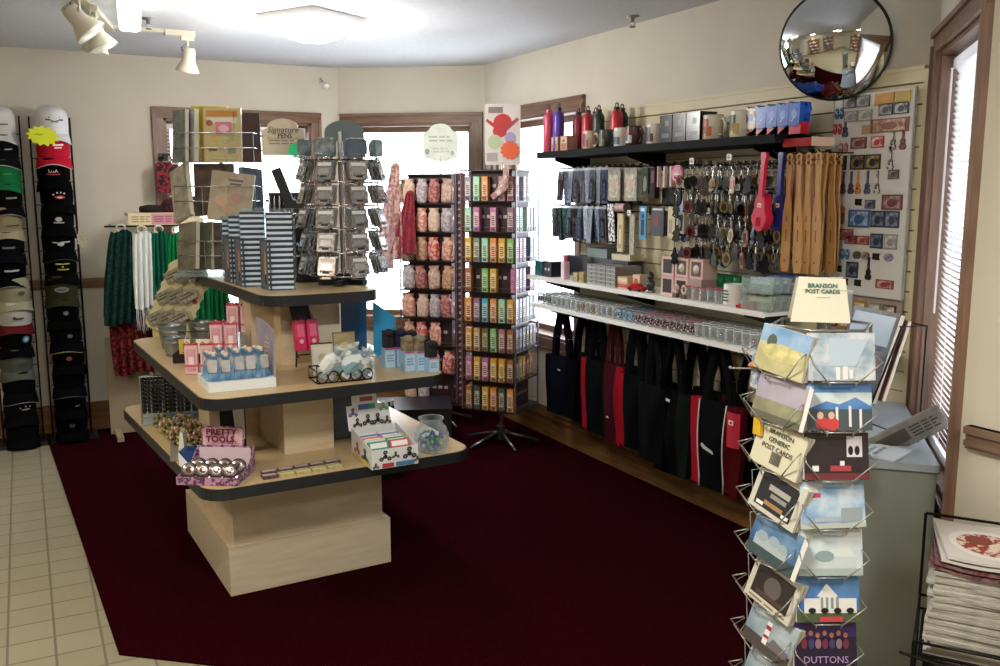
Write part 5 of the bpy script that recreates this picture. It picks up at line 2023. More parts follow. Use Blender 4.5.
for k in range(2):
    y, d, zz = 2.85, .235, (0, .075)[k]
    t = thing('acrylic_bin', ['clear acrylic bin of green cards at the right end of the upper white shelf', 'clear acrylic bin of grey-blue packets stacked on the bin of green cards'][k], 'bin', W(y, d - .04, ZM + zz), WR)
    b = B()
    AC = glass('eaf2f0', .93)
    b.box((0, 0, .002), (.16, .2, .004), AC)
    b.box((0, -.1, .03), (.16, .003, .06), AC)
    b.box((-.08, 0, .035), (.003, .2, .07), AC)
    b.box((.08, 0, .035), (.003, .2, .07), AC)
    b.build('bin_body', t)
    for i in range(4):
        t2 = thing('card_packet', ['olive green card packet in the lower clear bin', 'grey-blue card packet in the upper clear bin'][k] + ', %s from the front' % ORD[i], 'packet', W(y, d - .04 + .07 - .045 * i, ZM + zz + .005), WR)
        t2.rotation_euler[0] = math.radians(-14)
        b = B()
        b.box((0, 0, .029), (.14, .012, .055), mat(['6c7a3c', '7c8f98'][k], .35, h2=['a4a468', '9fb0b6'][k], scale=50.))
        b.build('packet_body', t2)
        b = B()
        b.pic(.14, .055, [('r', .1, .55, .9, .8, mat(['b8b48c', 'c6d0d4'][k]))], y=-.006, x0=-.07)
        b.build('printed_label', t2)

# ---- lower white shelf: rows of shot glasses
SG2 = 'shot glasses in rows on the lower white shelf'
clr = shot_proto('shot_glass', 'plain clear shot glass in the rows on the lower white shelf', SG2, None, None, .88)
brn = shot_proto('shot_glass', 'clear shot glass with brown print in the rows on the lower white shelf', SG2, None, '8c5a44', .88)
gry = shot_proto('shot_glass', 'dark grey printed shot glass at the window end of the lower white shelf', SG2, '50545a', '4a4c52', .88)
blu = shot_proto('shot_glass', 'blue-rimmed shot glass on the lower white shelf', SG2, '1f6488', '2f7ca0', .85)
mar = shot_proto('shot_glass', 'maroon printed shot glass on the lower white shelf', SG2, '8c3450', '4a1c38', .88)
n_ = 0
for i in range(36):
    y = 4.66 - .0512 * i
    for r_ in range(4):
        d = .272 - .052 * r_
        if i < 3:
            p = gry
        elif i < 9:
            p = clr
        elif i < 13:
            p = brn if (i + r_) % 2 else clr
        elif i < 16:
            p = clr
        elif i < 19:
            p = blu
        elif i < 28:
            p = mar
        else:
            p = clr
        p.put(W(y + random.uniform(-.003, .003), d, ZL + .001))

# ---- tote bags on hooks under the white shelves
def tote(y, d, z, w, h, cols_, label, hh=0.26, rz=0, extra=None, grp='tote bags hanging under the white shelves'):
    t = thing('tote_bag', label, 'tote bag', W(y, d, z), WR + rz, grp)
    cm, cl, cr = [mat(c_, .95, spec=.08) for c_ in cols_]
    b = B()
    th = .05
    zt, zb = -hh, -hh - h
    def panel(u0, u1, m):
        def f(u, v):
            uu = u0 + (u1 - u0) * u
            x = (uu - .5) * w * (1 - .10 * v)
            bul = math.sin(PI * uu) * math.sin(PI * min(1, v * 1.1 + .05)) * .5
            return (x, -th * (.25 + bul) - .004 * math.sin(9 * uu + 5 * v), zt + (zb - zt) * v)
        b.sheet(f, 5, 8, m, t=.003)
        def g(u, v):
            uu = u0 + (u1 - u0) * u
            x = (uu - .5) * w * (1 - .10 * v)
            return (x, th * (.25 + .35 * math.sin(PI * uu) * math.sin(PI * v)), zt + (zb - zt) * v)
        b.sheet(g, 5, 8, m, t=-.003)
    panel(0, .2, cl)
    panel(.2, .72, cm)
    panel(.72, 1, cr)
    b.box((0, 0, zb + .004), (w * .88, th * .6, .008), cm)
    for s in (-1, 1):
        b.sheet(lambda u, v: (s * w / 2 * (1 - .1 * v), -th * .25 + th * .5 * u, zt + (zb - zt) * v), 2, 4, cl if s < 0 else cr, t=.002)
    b.build('bag_body', t)
    for sy in (-.014, .014):
        b = B()
        x1 = w * .24
        pts = [(-x1, sy, zt - .03), (-x1 * .85, sy, zt + hh * .4), (-.02, sy, -.012), (0, sy, 0.002), (.02, sy, -.012), (x1 * .85, sy, zt + hh * .4), (x1, sy, zt - .03)]
        for a_, b__ in zip(pts, pts[1:]):
            a_, b__ = Vector(a_), Vector(b__)
            dd = (b__ - a_).normalized()
            nn = Vector((dd.z, 0, -dd.x)) * .019
            b.add([a_ - nn, a_ + nn, b__ + nn, b__ - nn], [(0, 1, 2, 3)], cm)
            b.add([a_ - nn + Vector((0, .002, 0)), a_ + nn + Vector((0, .002, 0)), b__ + nn + Vector((0, .002, 0)), b__ - nn + Vector((0, .002, 0))], [(3, 2, 1, 0)], cm)
        b.build('handle', t)
    if extra:
        extra(t, w, zt, zb, th)
    hook(y, z - .002)
    return t


def white_logo(x, z, s=.05):
    def f(t, w, zt, zb, th):
        b = B()
        b.pic(s, s * .4, [('p', [(0, .2), (.9, 0), (1, .7), (.3, .9)], mat('c9c9c4'))], y=-th * .78, x0=x, z0=zt + z)
        b.build('white_logo', t)
    return f


def piping(t, w, zt, zb, th):
    b = B()
    for uu in (.2, .72):
        pts = []
        for k in range(9):
            v = k / 8
            x = (uu - .5) * w * (1 - .10 * v)
            bul = math.sin(PI * uu) * math.sin(PI * min(1, v * 1.1 + .05)) * .5
            pts.append((x, -th * (.25 + bul) - .008, zt + (zb - zt) * v))
        b.tube(pts, .0035, mat('d6cfcc', .5), 5)
    b.build('white_piping', t)
    b = B()
    b.sheet(lambda u, v: (w * (.25 + .24 * u) , -th * .52 - .012 * math.sin(PI * u), zt - .02 - .16 * v), 4, 4, mat('b01c30', .8), t=.004)
    b.build('red_pocket', t)
    b = B()
    b.pic(.03, .022, [('r', 0, 0, 1, 1, mat('e2c8c4')), ('e', .5, .5, .3, .3, mat('b01c30'))], y=-th * .78 - .006, x0=w * .33, z0=zt - .075)
    b.build('red_pocket_tag', t)
    b = B()
    b.pic(.085, .035, [('p', [(0, .9), (.2, .5), (1, .1), (.95, .5), (.35, .95), (.1, 1.3)], mat('b9b9b4'))], y=-th * .80 - .010, x0=-w * .17, z0=zt - .24)
    b.build('logo_patch', t)


BK, NV, RD, MR = '050507', '080a16', '8c1020', '3c0812'
ZB = .905
tote(4.58, .17, ZB, .30, .36, (NV, BK, BK), 'black and navy tote bag hanging nearest the window', hh=.28, rz=6, extra=white_logo(.0, -.08, .03))
tote(4.45, .10, ZB, .32, .42, (BK, BK, BK), 'plain black tote bag behind the navy one', hh=.25)
tote(4.20, .17, ZB, .27, .42, (BK, RD, BK), 'black tote bag with bright red side panel', hh=.24, rz=4)
tote(4.02, .18, ZB, .24, .44, (MR, BK, RD), 'maroon and black tote bag with red edges', hh=.23, rz=-4, extra=white_logo(-.02, -.30, .03))
tote(3.90, .12, ZB, .26, .44, (BK, MR, MR), 'black tote bag with maroon sides behind the maroon one', hh=.23, rz=6)
tote(3.80, .20, ZB, .22, .40, (BK, RD, BK), 'narrow black tote bag with a thin red edge', hh=.25, rz=8)
tote(3.66, .15, ZB, .28, .44, (BK, BK, BK), 'plain black tote bag in the middle of the row', hh=.25)
tote(3.47, .21, ZB, .27, .42, (BK, BK, '101814'), 'black tote bag with small white emblems near its top', hh=.27, rz=3, extra=white_logo(-.03, -.05, .05))
tote(3.40, .13, ZB, .30, .43, (BK, BK, BK), 'plain black tote bag half behind the red and black one', hh=.27, rz=-3)
tote(3.60, .23, ZB, .24, .40, (BK, BK, BK), 'black tote bag in front between the middle bag and the one with white emblems', hh=.26, rz=-4)
tote(3.29, .10, ZB, .30, .42, (BK, BK, MR), 'black tote bag with a maroon side close to the wall behind the piped bag', hh=.25)
tote(4.33, .11, ZB, .28, .43, (BK, BK, BK), 'plain black tote bag close to the wall behind the bright red panel', hh=.24)
tote(3.13, .22, ZB + .005, .34, .42, ('08080a', '961428', '4a0812'), 'red and black tote bag with white piping nearest the postcard spinner', hh=.26, rz=2, extra=piping)
tote(3.02, .12, ZB, .32, .40, (BK, BK, BK), 'black tote bag behind the red and black one with white piping', hh=.25)

# ---- magnet board
MBY, MBZ = 2.515, 1.20
t = thing('magnet_board', 'tall white board covered with souvenir magnets beside the paddles', 'board', W(MBY, .045, MBZ), WR)
b = B()
b.box((0, 0, .39), (.375, .008, .79), mat('cfcdc4', .4))
b.build('board_panel', t)
b = B()
b.box((-.189, 0, .39), (.004, .014, .80), mat('a8a69c', .4))
b.box((.189, 0, .39), (.004, .014, .80), mat('a8a69c', .4))
b.build('edge_strips', t)
MGR = 'souvenir magnets on the white board'


def magnet(kind, x, z, c1, c2, w=.055, h=.038):
    nm = {'r': 'rectangular picture', 'g': 'guitar-shaped', 'f': 'flip-flop', 'e': 'oval', 'l': 'black letter'}[kind]
    cn = {'r': '', 'g': '', 'f': '', 'e': '', 'l': ''}[kind]
    tone = {'8': 'brown', '3': 'dark', 'b': 'pale gold', '5': 'slate', 'c': 'light', '2': 'navy', 'a': 'reddish', '6': 'purple', '1': 'black', '7': 'grey', '4': 'dim', '9': 'rose'}.get(c1[0], 'mixed')
    row = int((.80 - z) / .055)
    w, h = w * 1.15, h * 1.15
    t = thing('fridge_magnet', '%s %s magnet, %s row of the white magnet board' % (tone, nm, ORD[min(row, 19)]), 'magnet', W(MBY - x, .049, MBZ + z), WR, MGR)
    b = B()
    m1, m2 = mat(c1, .3), mat(c2, .3, h2=c1, scale=60.)
    if kind == 'r':
        b.box((0, -.003, 0), (w, .006, h), m1)
        b.pic(w, h, [('r', .08, .1, .92, .9, m2), ('e', .5, .45, .22, .28, m1)], y=-.006, x0=-w / 2, z0=-h / 2)
    elif kind == 'g':
        b.plate([(-.004, -.0 + .01), (-.011, .0), (-.009, -.010), (-.015, -.022), (-.01, -.034), (.01, -.034), (.015, -.022), (.009, -.010), (.011, .0), (.004, .01), (.004, .045), (.006, .055), (-.006, .055), (-.004, .045)], .006, m1, y=-.006, front=m2)
        b.plate(ell(.004, .004, 8, cx=0, cy=-.012), .001, BLACK, y=-.0075)
    elif kind == 'f':
        for s in (-.012, .012):
            b.plate(ell(.010, .022, 12, cx=s, cy=0), .006, m1, y=-.006, front=m2)
            b.tube([(s - .008, -.008, -.002), (s, -.010, .010), (s + .008, -.008, -.002)], .0015, WHITE, 4)
    elif kind == 'e':
        b.plate(ell(.02, .016, 14), .006, m1, y=-.006, front=m2)
    else:
        b.plate([(-.014, .012), (.002, .012), (.004, .002), (-.002, .0), (.004, -.004), (.0, -.014), (-.014, -.012)], .005, BLACK, y=-.005)
        b.plate([(.005, .012), (.018, .012), (.014, .0), (.018, -.014), (.012, -.014), (.009, -.002), (.009, -.014), (.005, -.014)], .005, BLACK, y=-.005)
    b.build('magnet_body', t)


rows = [
    (.755, [('r', -.11, '3c3c40', 'a8a8a4'), ('r', -.045, '4a4a4c', '9c9c98'), ('r', .055, 'b88c2c', 'c86a30', .075), ('r', .14, 'b89a40', 'a8a060')]),
    (.715, [('f', -.16, '2c5c7c', '3c7ca0'), ('r', .065, '3c3c40', 'b0b0b0'), ('r', .135, '34383c', 'c4c4c0')]),
    (.70, [('r', -.10, '8c8a84', 'c4c0b4'), ('r', -.03, '8f8d84', 'cfcabc')]),
    (.655, [('g', -.125, '3c3c5c', '6c5c6c')]),
    (.655, [('f', -.165, 'a83438', 'c8504c'), ('r', .085, '7c4c3c', 'c8a888', .15, .045)]),
    (.595, [('r', -.055, '6c3c3c', 'b09088', .065), ('r', .035, 'a82c30', 'e0d4cc', .05), ('g', .15, '5c4038', '8c4c4c'), ('g', .105, '2f2f34', 'cfcabc')]),
    (.52, [('r', -.145, '2a2624', '6c6058', .062, .05), ('r', -.055, '2c2824', '8c7c60', .06, .05), ('r', .02, '34302a', 'a89870', .06, .05), ('g', .10, '34343c', 'e0dcd4')]),
    (.43, [('g', -.155, '2c3c54', '4c5c7c'), ('g', -.12, '4c3c5c', '7c5c7c'), ('g', -.08, '3c3c5c', '6c3444'), ('g', -.045, 'a86c3c', 'c88c50'), ('g', .0, '3c4464', '5c6484'), ('g', .045, '3c3c40', 'e4e0d8')]),
    (.365, [('l', -.04, '101010', '101010'), ('r', .12, '6c3c44', 'b89c90', .08, .05)]),
    (.335, [('e', -.12, 'b86c3c', 'd88c54')]),
    (.30, [('r', -.15, '7c4444', 'b08478', .08, .04), ('r', -.03, '3c5c84', 'a8b8c8', .09, .06), ('r', .06, '2c3444', '7c8c9c', .055, .055), ('r', .125, '343c50', '8c98a8', .055, .055)]),
    (.235, [('r', -.155, '9c5c54', 'c8a898', .075), ('r', -.09, '8c4848', 'b88c84', .06), ('l', -.145, '101010', '101010')]),
    (.215, [('r', -.065, '7c3c40', 'a89088', .05, .03), ('r', -.005, '8c3c3c', 'b89c94', .05, .03), ('r', .06, '2f3c4c', '6c8094', .05, .05), ('r', .125, '8c8c88', 'c8c4b8', .05, .05)]),
    (.155, [('f', -.145, '2c5c84', '3c80a8'), ('f', -.09, '34648c', '4484ac'), ('e', -.03, '3c3c3c', '6c6c68'), ('e', .01, '5c5048', 'a89c8c'), ('l', .06, '101010', '101010'), ('e', .12, '6c6484', 'a098b0')]),
    (.095, [('g', -.165, '34343c', 'd8d4cc'), ('l', -.12, '101010', '101010'), ('r', -.05, '2c3444', '6c7c90', .05, .055), ('g', .03, '14141a', '2c2c34')]),
    (.05, [('r', .11, '8c3434', 'c8a498', .07, .03), ('r', .11, '7c2c34', 'b89488', .07, .03)]),
    (.045, [('l', -.165, '101010', '101010'), ('l', -.085, '3c2030', '3c2030'), ('l', -.02, '3c2030', '3c2030')]),
]
seen = set()
for z_, items in rows:
    for it in items:
        kd, x_, c1, c2 = it[:4]
        if (x_, z_) in seen:
            continue
        seen.add((x_, z_))
        magnet(kd, x_, z_, c1, c2, *(it[4:6] if len(it) > 4 else ()))
rf = random.Random(11)
FC = ['3c3c44', '8c3c40', '5c5048', '2c3c5c', 'a8a49c', '6c5c7c', 'b88c3c', '7c7c78']
for k in range(150):
    x_, z_ = rf.uniform(-.155, .155), rf.uniform(.03, .76)
    if all(abs(x_ - a) > .052 or abs(z_ - c_) > .046 for a, c_ in seen):
        seen.add((x_, z_))
        c1 = FC[k % 8]
        magnet('rrregrf'[k % 7] if k % 7 < 7 else 'r', x_, z_, c1, ['b0aca4', 'c8b8a8', '8c8c90', 'a89080'][k % 4], .040, .030)
# lower magnet rack
t = thing('magnet_rack', 'low rack of shiny gold and brown magnets under the white magnet board', 'rack', W(2.50, .05, 0.95), WR)
b = B()
b.box((0, 0, .12), (.36, .01, .24), mat('8c7c6c', .5))
b.box((0, -.03, .0), (.36, .06, .008), mat('8c7c6c', .5))
b.build('rack_panel', t)
for k in range(15):
    r_, i = divmod(k, 5)
    c1 = ['8c3c34', 'b88c2c', '6c5a50', 'b08a34', 'a09a90'][(k * 3) % 5]
    t = thing('fridge_magnet', '%s magnet on the low brown rack, %s row' % (['dark red', 'gold foil', 'brown', 'gold', 'grey'][(k * 3) % 5], ['top', 'middle', 'bottom'][r_]), 'magnet', W(2.65 - .07 * i, .056, 0.95 + .20 - .07 * r_), WR, 'magnets on the low brown rack')
    b = B()
    b.box((0, -.003, 0), (.058, .006, .045), mat(c1, .2, .4))
    b.pic(.058, .045, [('r', .1, .15, .9, .85, mat(c1, .2, h2='d8ccb4', scale=50.))], y=-.006, x0=-.029, z0=-.0225)
    b.build('magnet_body', t)

# ---- convex security mirror
t = thing('convex_mirror', 'round convex security mirror with black rim above the magnet board', 'mirror', (2.855, 2.635, 2.170), -60)
t.rotation_euler[0] = math.radians(13)
b = B()
rr, sag = .205, .078
Rr = (rr * rr + sag * sag) / (2 * sag)
prof = []
for k in range(13):
    r_ = rr * k / 12
    prof.append((r_, math.sqrt(Rr * Rr - r_ * r_) - (Rr - sag)))
mm = mat('dfe3e2', 0.015, 1.0)
b.lathe(prof, mm, 48, R('X', 90))
b.build('mirror_face', t)
b = B()
b.lathe([(rr - .002, 0), (rr + .008, 0), (rr + .010, -.008), (rr + .008, -.018), (rr - .002, -.018)], BLACK, 48, R('X', 90), smooth=True)
b.cyl((0, .019, 0), (0, .018, 0), rr, mat('2a2a2a'), 32)
b.build('rim', t)
b = B()
b.tube([(0, .018, -.02), (0.0, .10, -.02), (.03, .15, 0)], .01, BLACK)
b.build('bracket', t)

# ---------------------------------------------------------------- cap towers on the left wall
def tower(cx, cy, label):
    t = thing('cap_rack', label, 'cap rack', (cx, cy, 0))
    b = B()
    for sx in (-.115, .115):
        for yy in (-.02, .06):
            b.cyl((sx, yy, 0.02), (sx, yy, 2.07), .005, WIRE, 6)
        for k in range(28):
            z = .09 + .0725 * k
            b.cyl((sx, -.02, z), (sx, .06, z), .003, WIRE, 5)
    b.build('side_frames', t)
    b = B()
    for k in range(14):
        z = 0.075 + .145 * k
        b.cyl((-.115, .0, z), (.115, .0, z), .003, WIRE, 5)
        b.tube([(-.06, 0, z), (-.06, -.07, z + .01), (.06, -.07, z + .01), (.06, 0, z)], .003, WIRE, 5)
    b.build('cap_supports', t)
    b = B()
    b.box((0, -.02, .012), (.30, .22, .024), BLACK)
    b.build('base', t)
    return t


tower(.20, 6.46, 'tall black wire cap rack nearer the chair rail')
tower(-.085, 6.46, 'tall black wire cap rack cut by the left edge of the photo')


def cap(cx, z, crown, brim, label, art=None, edge=None, rz=0, s=1.0, low=False):
    t = thing('baseball_cap', label, 'cap', (cx, 6.375, z), rz, 'caps on the two wire racks')
    t.rotation_euler = (math.radians(10), 0, math.radians(rz))
    mc, mb = mat(crown, .95, spec=.05), mat(brim, .95, spec=.05)
    b = B()
    n = 24
    prof = [(1.0, -.05), (1.03, -.01), (1.02, .035), (.95, .07), (.78, .094), (.48, .110), (.12, .116), (0.0, .116)]
    vs, fs = [], []
    for r_, zz in prof:
        for i in range(n):
            a = 2 * PI * i / n
            fr = .018 * max(0, -math.sin(a)) * (1 if .02 < zz < .1 else .3)
            vs.append((r_ * .092 * s * math.cos(a), r_ * (.10 + fr) * s * math.sin(a), zz * s))
    for k in range(len(prof) - 1):
        for i in range(n):
            j = (i + 1) % n
            fs.append((k * n + i, k * n + j, (k + 1) * n + j, (k + 1) * n + i))
    b.add(vs, fs, mc, None, True)
    b.ball((0, 0, .117 * s), .006, mc, n=6)
    b.build('crown', t)
    b = B()
    def f(u, v):
        a = math.radians(-168 + 156 * u)
        ca, sa = math.cos(a), math.sin(a)
        r0x, r0y = .092 * s, .104 * s
        ext = v * .055 * s * math.sin(PI * (u * .86 + .07)) ** .6
        x = r0x * ca * (1 + .12 * v)
        y = r0y * sa - ext
        return (x, y, -.046 * s - .030 * v * 1.0 - .36 * x * x / .1 * (.2 + v))
    b.sheet(f, 16, 4, mb, t=.003)
    if edge:
        b.tube([f(i / 16, 1.0) for i in range(17)], .003, mat(edge, .6), 5)
    b.build('brim', t)
    if art:
        b = B()
        for (kind, x0, z0, x1, z1, h) in art:
            m = mat(h, .6)
            def on(x, zz):
                rr = 1.0 if zz < .03 else 1.0 - (zz - .03) / .035 * .10
                yy = -math.sqrt(max(0, 1 - (x / (.094 * s)) ** 2)) * (.10 + .018) * s * rr
                return (x, yy - .004, zz)
            if kind == 'r':
                b.sheet(lambda u, v: on(x0 + (x1 - x0) * u, z0 + (z1 - z0) * v), 4, 2, m)
            else:
                xc, zc, rx, rz_ = (x0 + x1) / 2, (z0 + z1) / 2, (x1 - x0) / 2, (z1 - z0) / 2
                vs = [on(xc, zc)] + [on(xc + rx * math.cos(2 * PI * i / 12), zc + rz_ * math.sin(2 * PI * i / 12)) for i in range(12)]
                b.add(vs, [(0, i + 1, (i + 1) % 12 + 1) for i in range(12)], m)
        b.build('front_emblem', t)
    return t


K1, K2 = '060607', '08080a'
ZC = 2.02
PT = .145
R_ = [
    ('dcdcdc', 'd4d4d6', 'white cap with grey winged emblem on top of the rack nearer the rail', [('r', -.05, .035, .05, .045, '55585c'), ('e', -.035, .05, -.018, .06, '3c3f44'), ('e', .015, .05, .032, .06, '3c3f44'), ('r', -.02, .025, .02, .035, '6c6f74')], None),
    ('b81e34', 'b81e34', 'red cap with white script and white-edged brim behind the yellow burst sign', [('r', .0, .03, .06, .04, 'e8dcdc'), ('r', .01, .015, .05, .022, 'e8dcdc')], 'd8c8c8'),
    (K1, K1, 'black cap reading USA in white and red', [('r', -.035, .0, .04, .006, 'a03a3c')], None),
    (K1, K1, 'black cap with a red and white arch of dots', [('e', -.03, .0, .03, .02, 'a83a3a'), ('e', -.04, .02, -.03, .03, 'd8c8c8'), ('e', -.02, .032, -.01, .042, 'd8c8c8'), ('e', .0, .034, .01, .044, 'd8c8c8'), ('e', .02, .028, .03, .038, 'd8c8c8'), ('e', -.015, .004, .015, .014, 'e0d0d0')], None),
    (K2, K1, 'black cap with pale skull-like emblem and long brim', [('e', -.02, .005, .02, .035, 'a8a8a4'), ('r', -.03, -.004, .03, .002, 'b8b8b4')], None),
    (K2, K1, 'black cap with silver guitar emblem', [('e', -.025, .0, .015, .025, 'b4b4b4'), ('r', .0, .02, .05, .028, 'b4b4b4'), ('r', -.05, .018, -.02, .024, 'b4b4b4')], '3a3a3c'),
    (K1, K1, 'black cap with two arcs of yellow lettering marks', [('r', -.04, .03, .04, .038, 'a89a4c'), ('r', -.03, -.005, .035, .003, 'a89a4c'), ('e', -.006, .01, .006, .022, 'a89a4c')], None),
    ('30331f', '2b2e1c', 'olive camouflage cap with silver oval patch', [('e', -.04, .0, .045, .035, '7d8488'), ('e', -.03, .007, .035, .028, '50585c')], None),
    (K1, K1, 'black cap with small grey round badge', [('e', -.015, .0, .02, .03, '50504e'), ('e', -.008, .006, .012, .022, '7c7c78')], None),
    (K1, K1, 'black cap with cream braided brim edge', [('e', .01, .0, .04, .025, '5c646c')], 'a8a078'),
    (K1, K1, 'black cap with faint red-brown emblem, fourth from the floor', [('e', -.015, .0, .02, .03, '6c4038')], None),
    (K1, '0a0a0c', 'black cap with grey stitched brim edge, third from the floor', None, '5c5c5a'),
    (K1, K1, 'black cap with small white mark on the brim, second from the floor', [('r', .01, -.01, .04, -.003, '7c7c78')], None),
    (K1, K1, 'black cap with faint grey emblem at the bottom of the rack nearer the rail', [('e', -.015, .0, .02, .03, '3c4044')], None),
]
for i, (c1, c2, lab, art, ed) in enumerate(R_):
    o = cap(.20 + random.uniform(-.008, .008), ZC - PT * i, c1, c2, lab, art, ed, rz=random.uniform(-5, 9))
    if i == 2:
        text('USA', .03, mat('d8d4d4'), o, (.002, -.117, .022), rot=(84, 0, 0))
L_ = [
    ('c9c9c6', 'c4c4c2', 'white cap with grey band mark at the left edge of the photo', [('r', .0, .01, .05, .02, '6c6c6c')], None),
    ('101012', '141416', 'black cap with red dot and white brim edge at the left photo edge', [('r', .02, .01, .06, .016, 'a8a8a8')], 'b8b8b8'),
    ('1c6b3c', '1c6b3c', 'bright green cap on the rack at the left edge', [('r', .0, .01, .05, .016, '2c8c54')], None),
    ('0e0e10', '101012', 'black cap under the green one with white brim edge', [('r', -.01, .01, .05, .02, '8c8c8c')], '9a9a98'),
    ('8c8468', '9c9478', 'tan cap with dark printed brim at the left photo edge', [('r', .0, -.01, .07, -.004, '3c3a30')], None),
    ('0c0e12', '0c0e12', 'black cap with grey mesh side on the left-edge rack', [('r', -.03, .0, .04, .012, '6c6c70')], None),
    ('07080a', '07080a', 'black cap with white lettering marks and hanging white tag', [('r', -.03, .005, .05, .016, 'b0b0b0')], '8c8c8c'),
    ('8c8c74', '94947c', 'grey-olive cap with wide brim on the left-edge rack', [('e', .0, .005, .045, .03, '4c4c3c')], None),
    ('b0b0ac', '5c1c24', 'light grey cap with dark red brim', [('e', -.01, .0, .01, .02, '2c2c2c'), ('r', .0, .0, .05, .010, '2c2c2c')], None),
    ('08080a', '08080a', 'black cap with round teal badge', [('e', .02, -.005, .065, .04, '3c7c8c'), ('e', .03, .005, .055, .03, 'a8c8cc')], None),
    ('50544e', '50544e', 'charcoal grey cap with faint script on the left-edge rack', [('r', .0, .01, .06, .015, '2c2f2c')], None),
    ('0c0c0e', '0c0c0e', 'black cap with white curved brim stitching near the floor on the left-edge rack', None, '8c8c88'),
    ('101012', '0c0c0e', 'black cap with an arch of white dots near the floor on the left-edge rack', [('e', -.01, .01, .04, .02, '9c9c98'), ('e', -.02, .022, -.012, .03, 'a8a8a4'), ('e', .01, .03, .02, .038, 'a8a8a4'), ('e', .035, .026, .045, .034, 'a8a8a4')], None),
    ('0b0b0d', '0b0b0d', 'plain black cap at the very bottom of the left-edge rack', None, None),
]
for i, (c1, c2, lab, art, ed) in enumerate(L_):
    cap(-.085 + random.uniform(-.008, .008), ZC - .01 - PT * i, c1, c2, lab, art, ed, rz=random.uniform(-2, 12))


def burst(name, label, loc, rot, m, r=.085, ry=.06):
    t = thing(name, label, 'sign', loc)
    t.rotation_euler = tuple(math.radians(a) for a in rot)
    st = []
    for i in range(26):
        a = 2 * PI * i / 26
        k = 1.0 if i % 2 else .76
        st.append((r * k * math.cos(a), ry * k * math.sin(a)))
    b = B()
    b.plate(st, .002, m)
    b.build('burst_card', t)
    b = B()
    b.pic(.05, .01, [('r', 0, 0, .7, .4, mat('8c8c1c')), ('r', .2, .6, 1, .9, mat('8c8c1c'))], x0=-.045, z0=.0)
    b.build('handwriting', t)


burst('price_burst', 'bright yellow starburst sign under the white cap', (.15, 6.205, 1.94), (0, 8, 0), mat('d8e020', .6), .095, .062)
burst('price_burst', 'tan starburst sign hanging beside the cap rack above the chair rail', (.335, 6.40, 1.30), (0, 60, 50), mat('a89c84', .7), .07, .05)

# ---------------------------------------------------------------- scarf stand
t = thing('scarf_stand', 'beige panel stand with a top shelf for scarves and hats', 'scarf stand', (.80, 6.32, 0))
M_PAN = mat('9c8c74', .7)
b = B()
b.box((-.05, .09, .33), (.64, .02, .66), M_PAN)
b.box((-.33, .0, .02), (.04, .3, .04), M_PAN)
b.box((.24, .0, .02), (.04, .3, .04), M_PAN)
b.build('lower_panel', t)
b = B()
for x in (-.10, .24):
    b.cyl((x, .06, .0), (x, .06, 1.5), .010, mat('c9c0a8', .5))
b.build('posts', t)
b = B()
b.box((.03, .0, 1.465), (.46, .22, .02), mat('c9b890', .5))
b.box((.03, -.11, 1.435), (.46, .012, .075), mat('d8c8a0', .5))
b.pic(.46, .075, [('r', .30, .05, .70, .95, mat('cf8a94', .5)), ('l', .04, .2, .28, .8, 3, mat('a08c64')), ('l', .33, .2, .67, .8, 3, mat('8c5464'))], y=-.116, x0=-.20, z0=1.3975)
b.build('top_shelf', t)
b = B()
b.cyl((-.34, -.06, 1.39), (.27, -.06, 1.39), .006, WIRE)
for x in (-.30, -.12, -.02, .10, .2):
    b.cyl((x, -.06, 1.39), (x, .06, 1.40), .004, WIRE, 5)
b.build('hanging_rail', t)


def scarf(x, y, z0, z1, w0, w1, c1, c2, label, lean=0.0, folds=5, amp=.022, sharp=True, scale=60., fringe=None, split=True):
    t = thing('scarf', label, 'scarf', (x, y, z0), 0, 'scarves on the beige stand')
    m = mat(c1, .9, h2=c2, scale=scale, sharp=sharp, spec=.15) if c2 else mat(c1, .9, spec=.15)
    h = z0 - z1
    b = B()
    def f(u, v):
        w = w0 + (w1 - w0) * min(1, v * 1.8) ** .7
        gap = .18 * max(0, .4 - v) if split else 0
        uu = u - .5
        xx = uu * w + (gap * w * (1 if uu > 0 else -1)) + lean * v
        yy = -.03 + amp * math.cos(folds * 2 * PI * u + 2.3 * v) * (.35 + .65 * v)
        return (xx, yy, -h * v - .012 * math.sin(7 * u))
    b.sheet(f, folds * 8, 14, m, t=.004)
    b.build('front_drape', t)
    b = B()
    def g(u, v):
        xx, yy, zz = f(u, v)
        return (xx * .96, .04 - (yy + .03) * .7, zz * .93)
    b.sheet(g, folds * 8, 10, m, t=-.004)
    b.build('back_drape', t)
    b = B()
    b.tube([(.028 * math.cos(a), -.0, .02 + .022 * math.sin(a)) for a in [2 * PI * k / 14 for k in range(14)]], .006, mat('dcd8cc' if fringe != 'brown' else '5c3c30', .5), 6, closed=True)
    b.build('scarf_ring', t)
    if fringe and fringe != 'brown':
        b = B()
        rnd = random.Random(3)
        for k in range(16):
            u = (k + .5) / 16
            p = Vector(f(u, 1))
            b.tube([p, p + Vector((rnd.uniform(-.004, .004), 0, -.06)), p + Vector((rnd.uniform(-.008, .008), 0, -.13 - rnd.uniform(0, .03)))], .0022, mat(fringe, .9), 4)
        b.build('fringe', t)


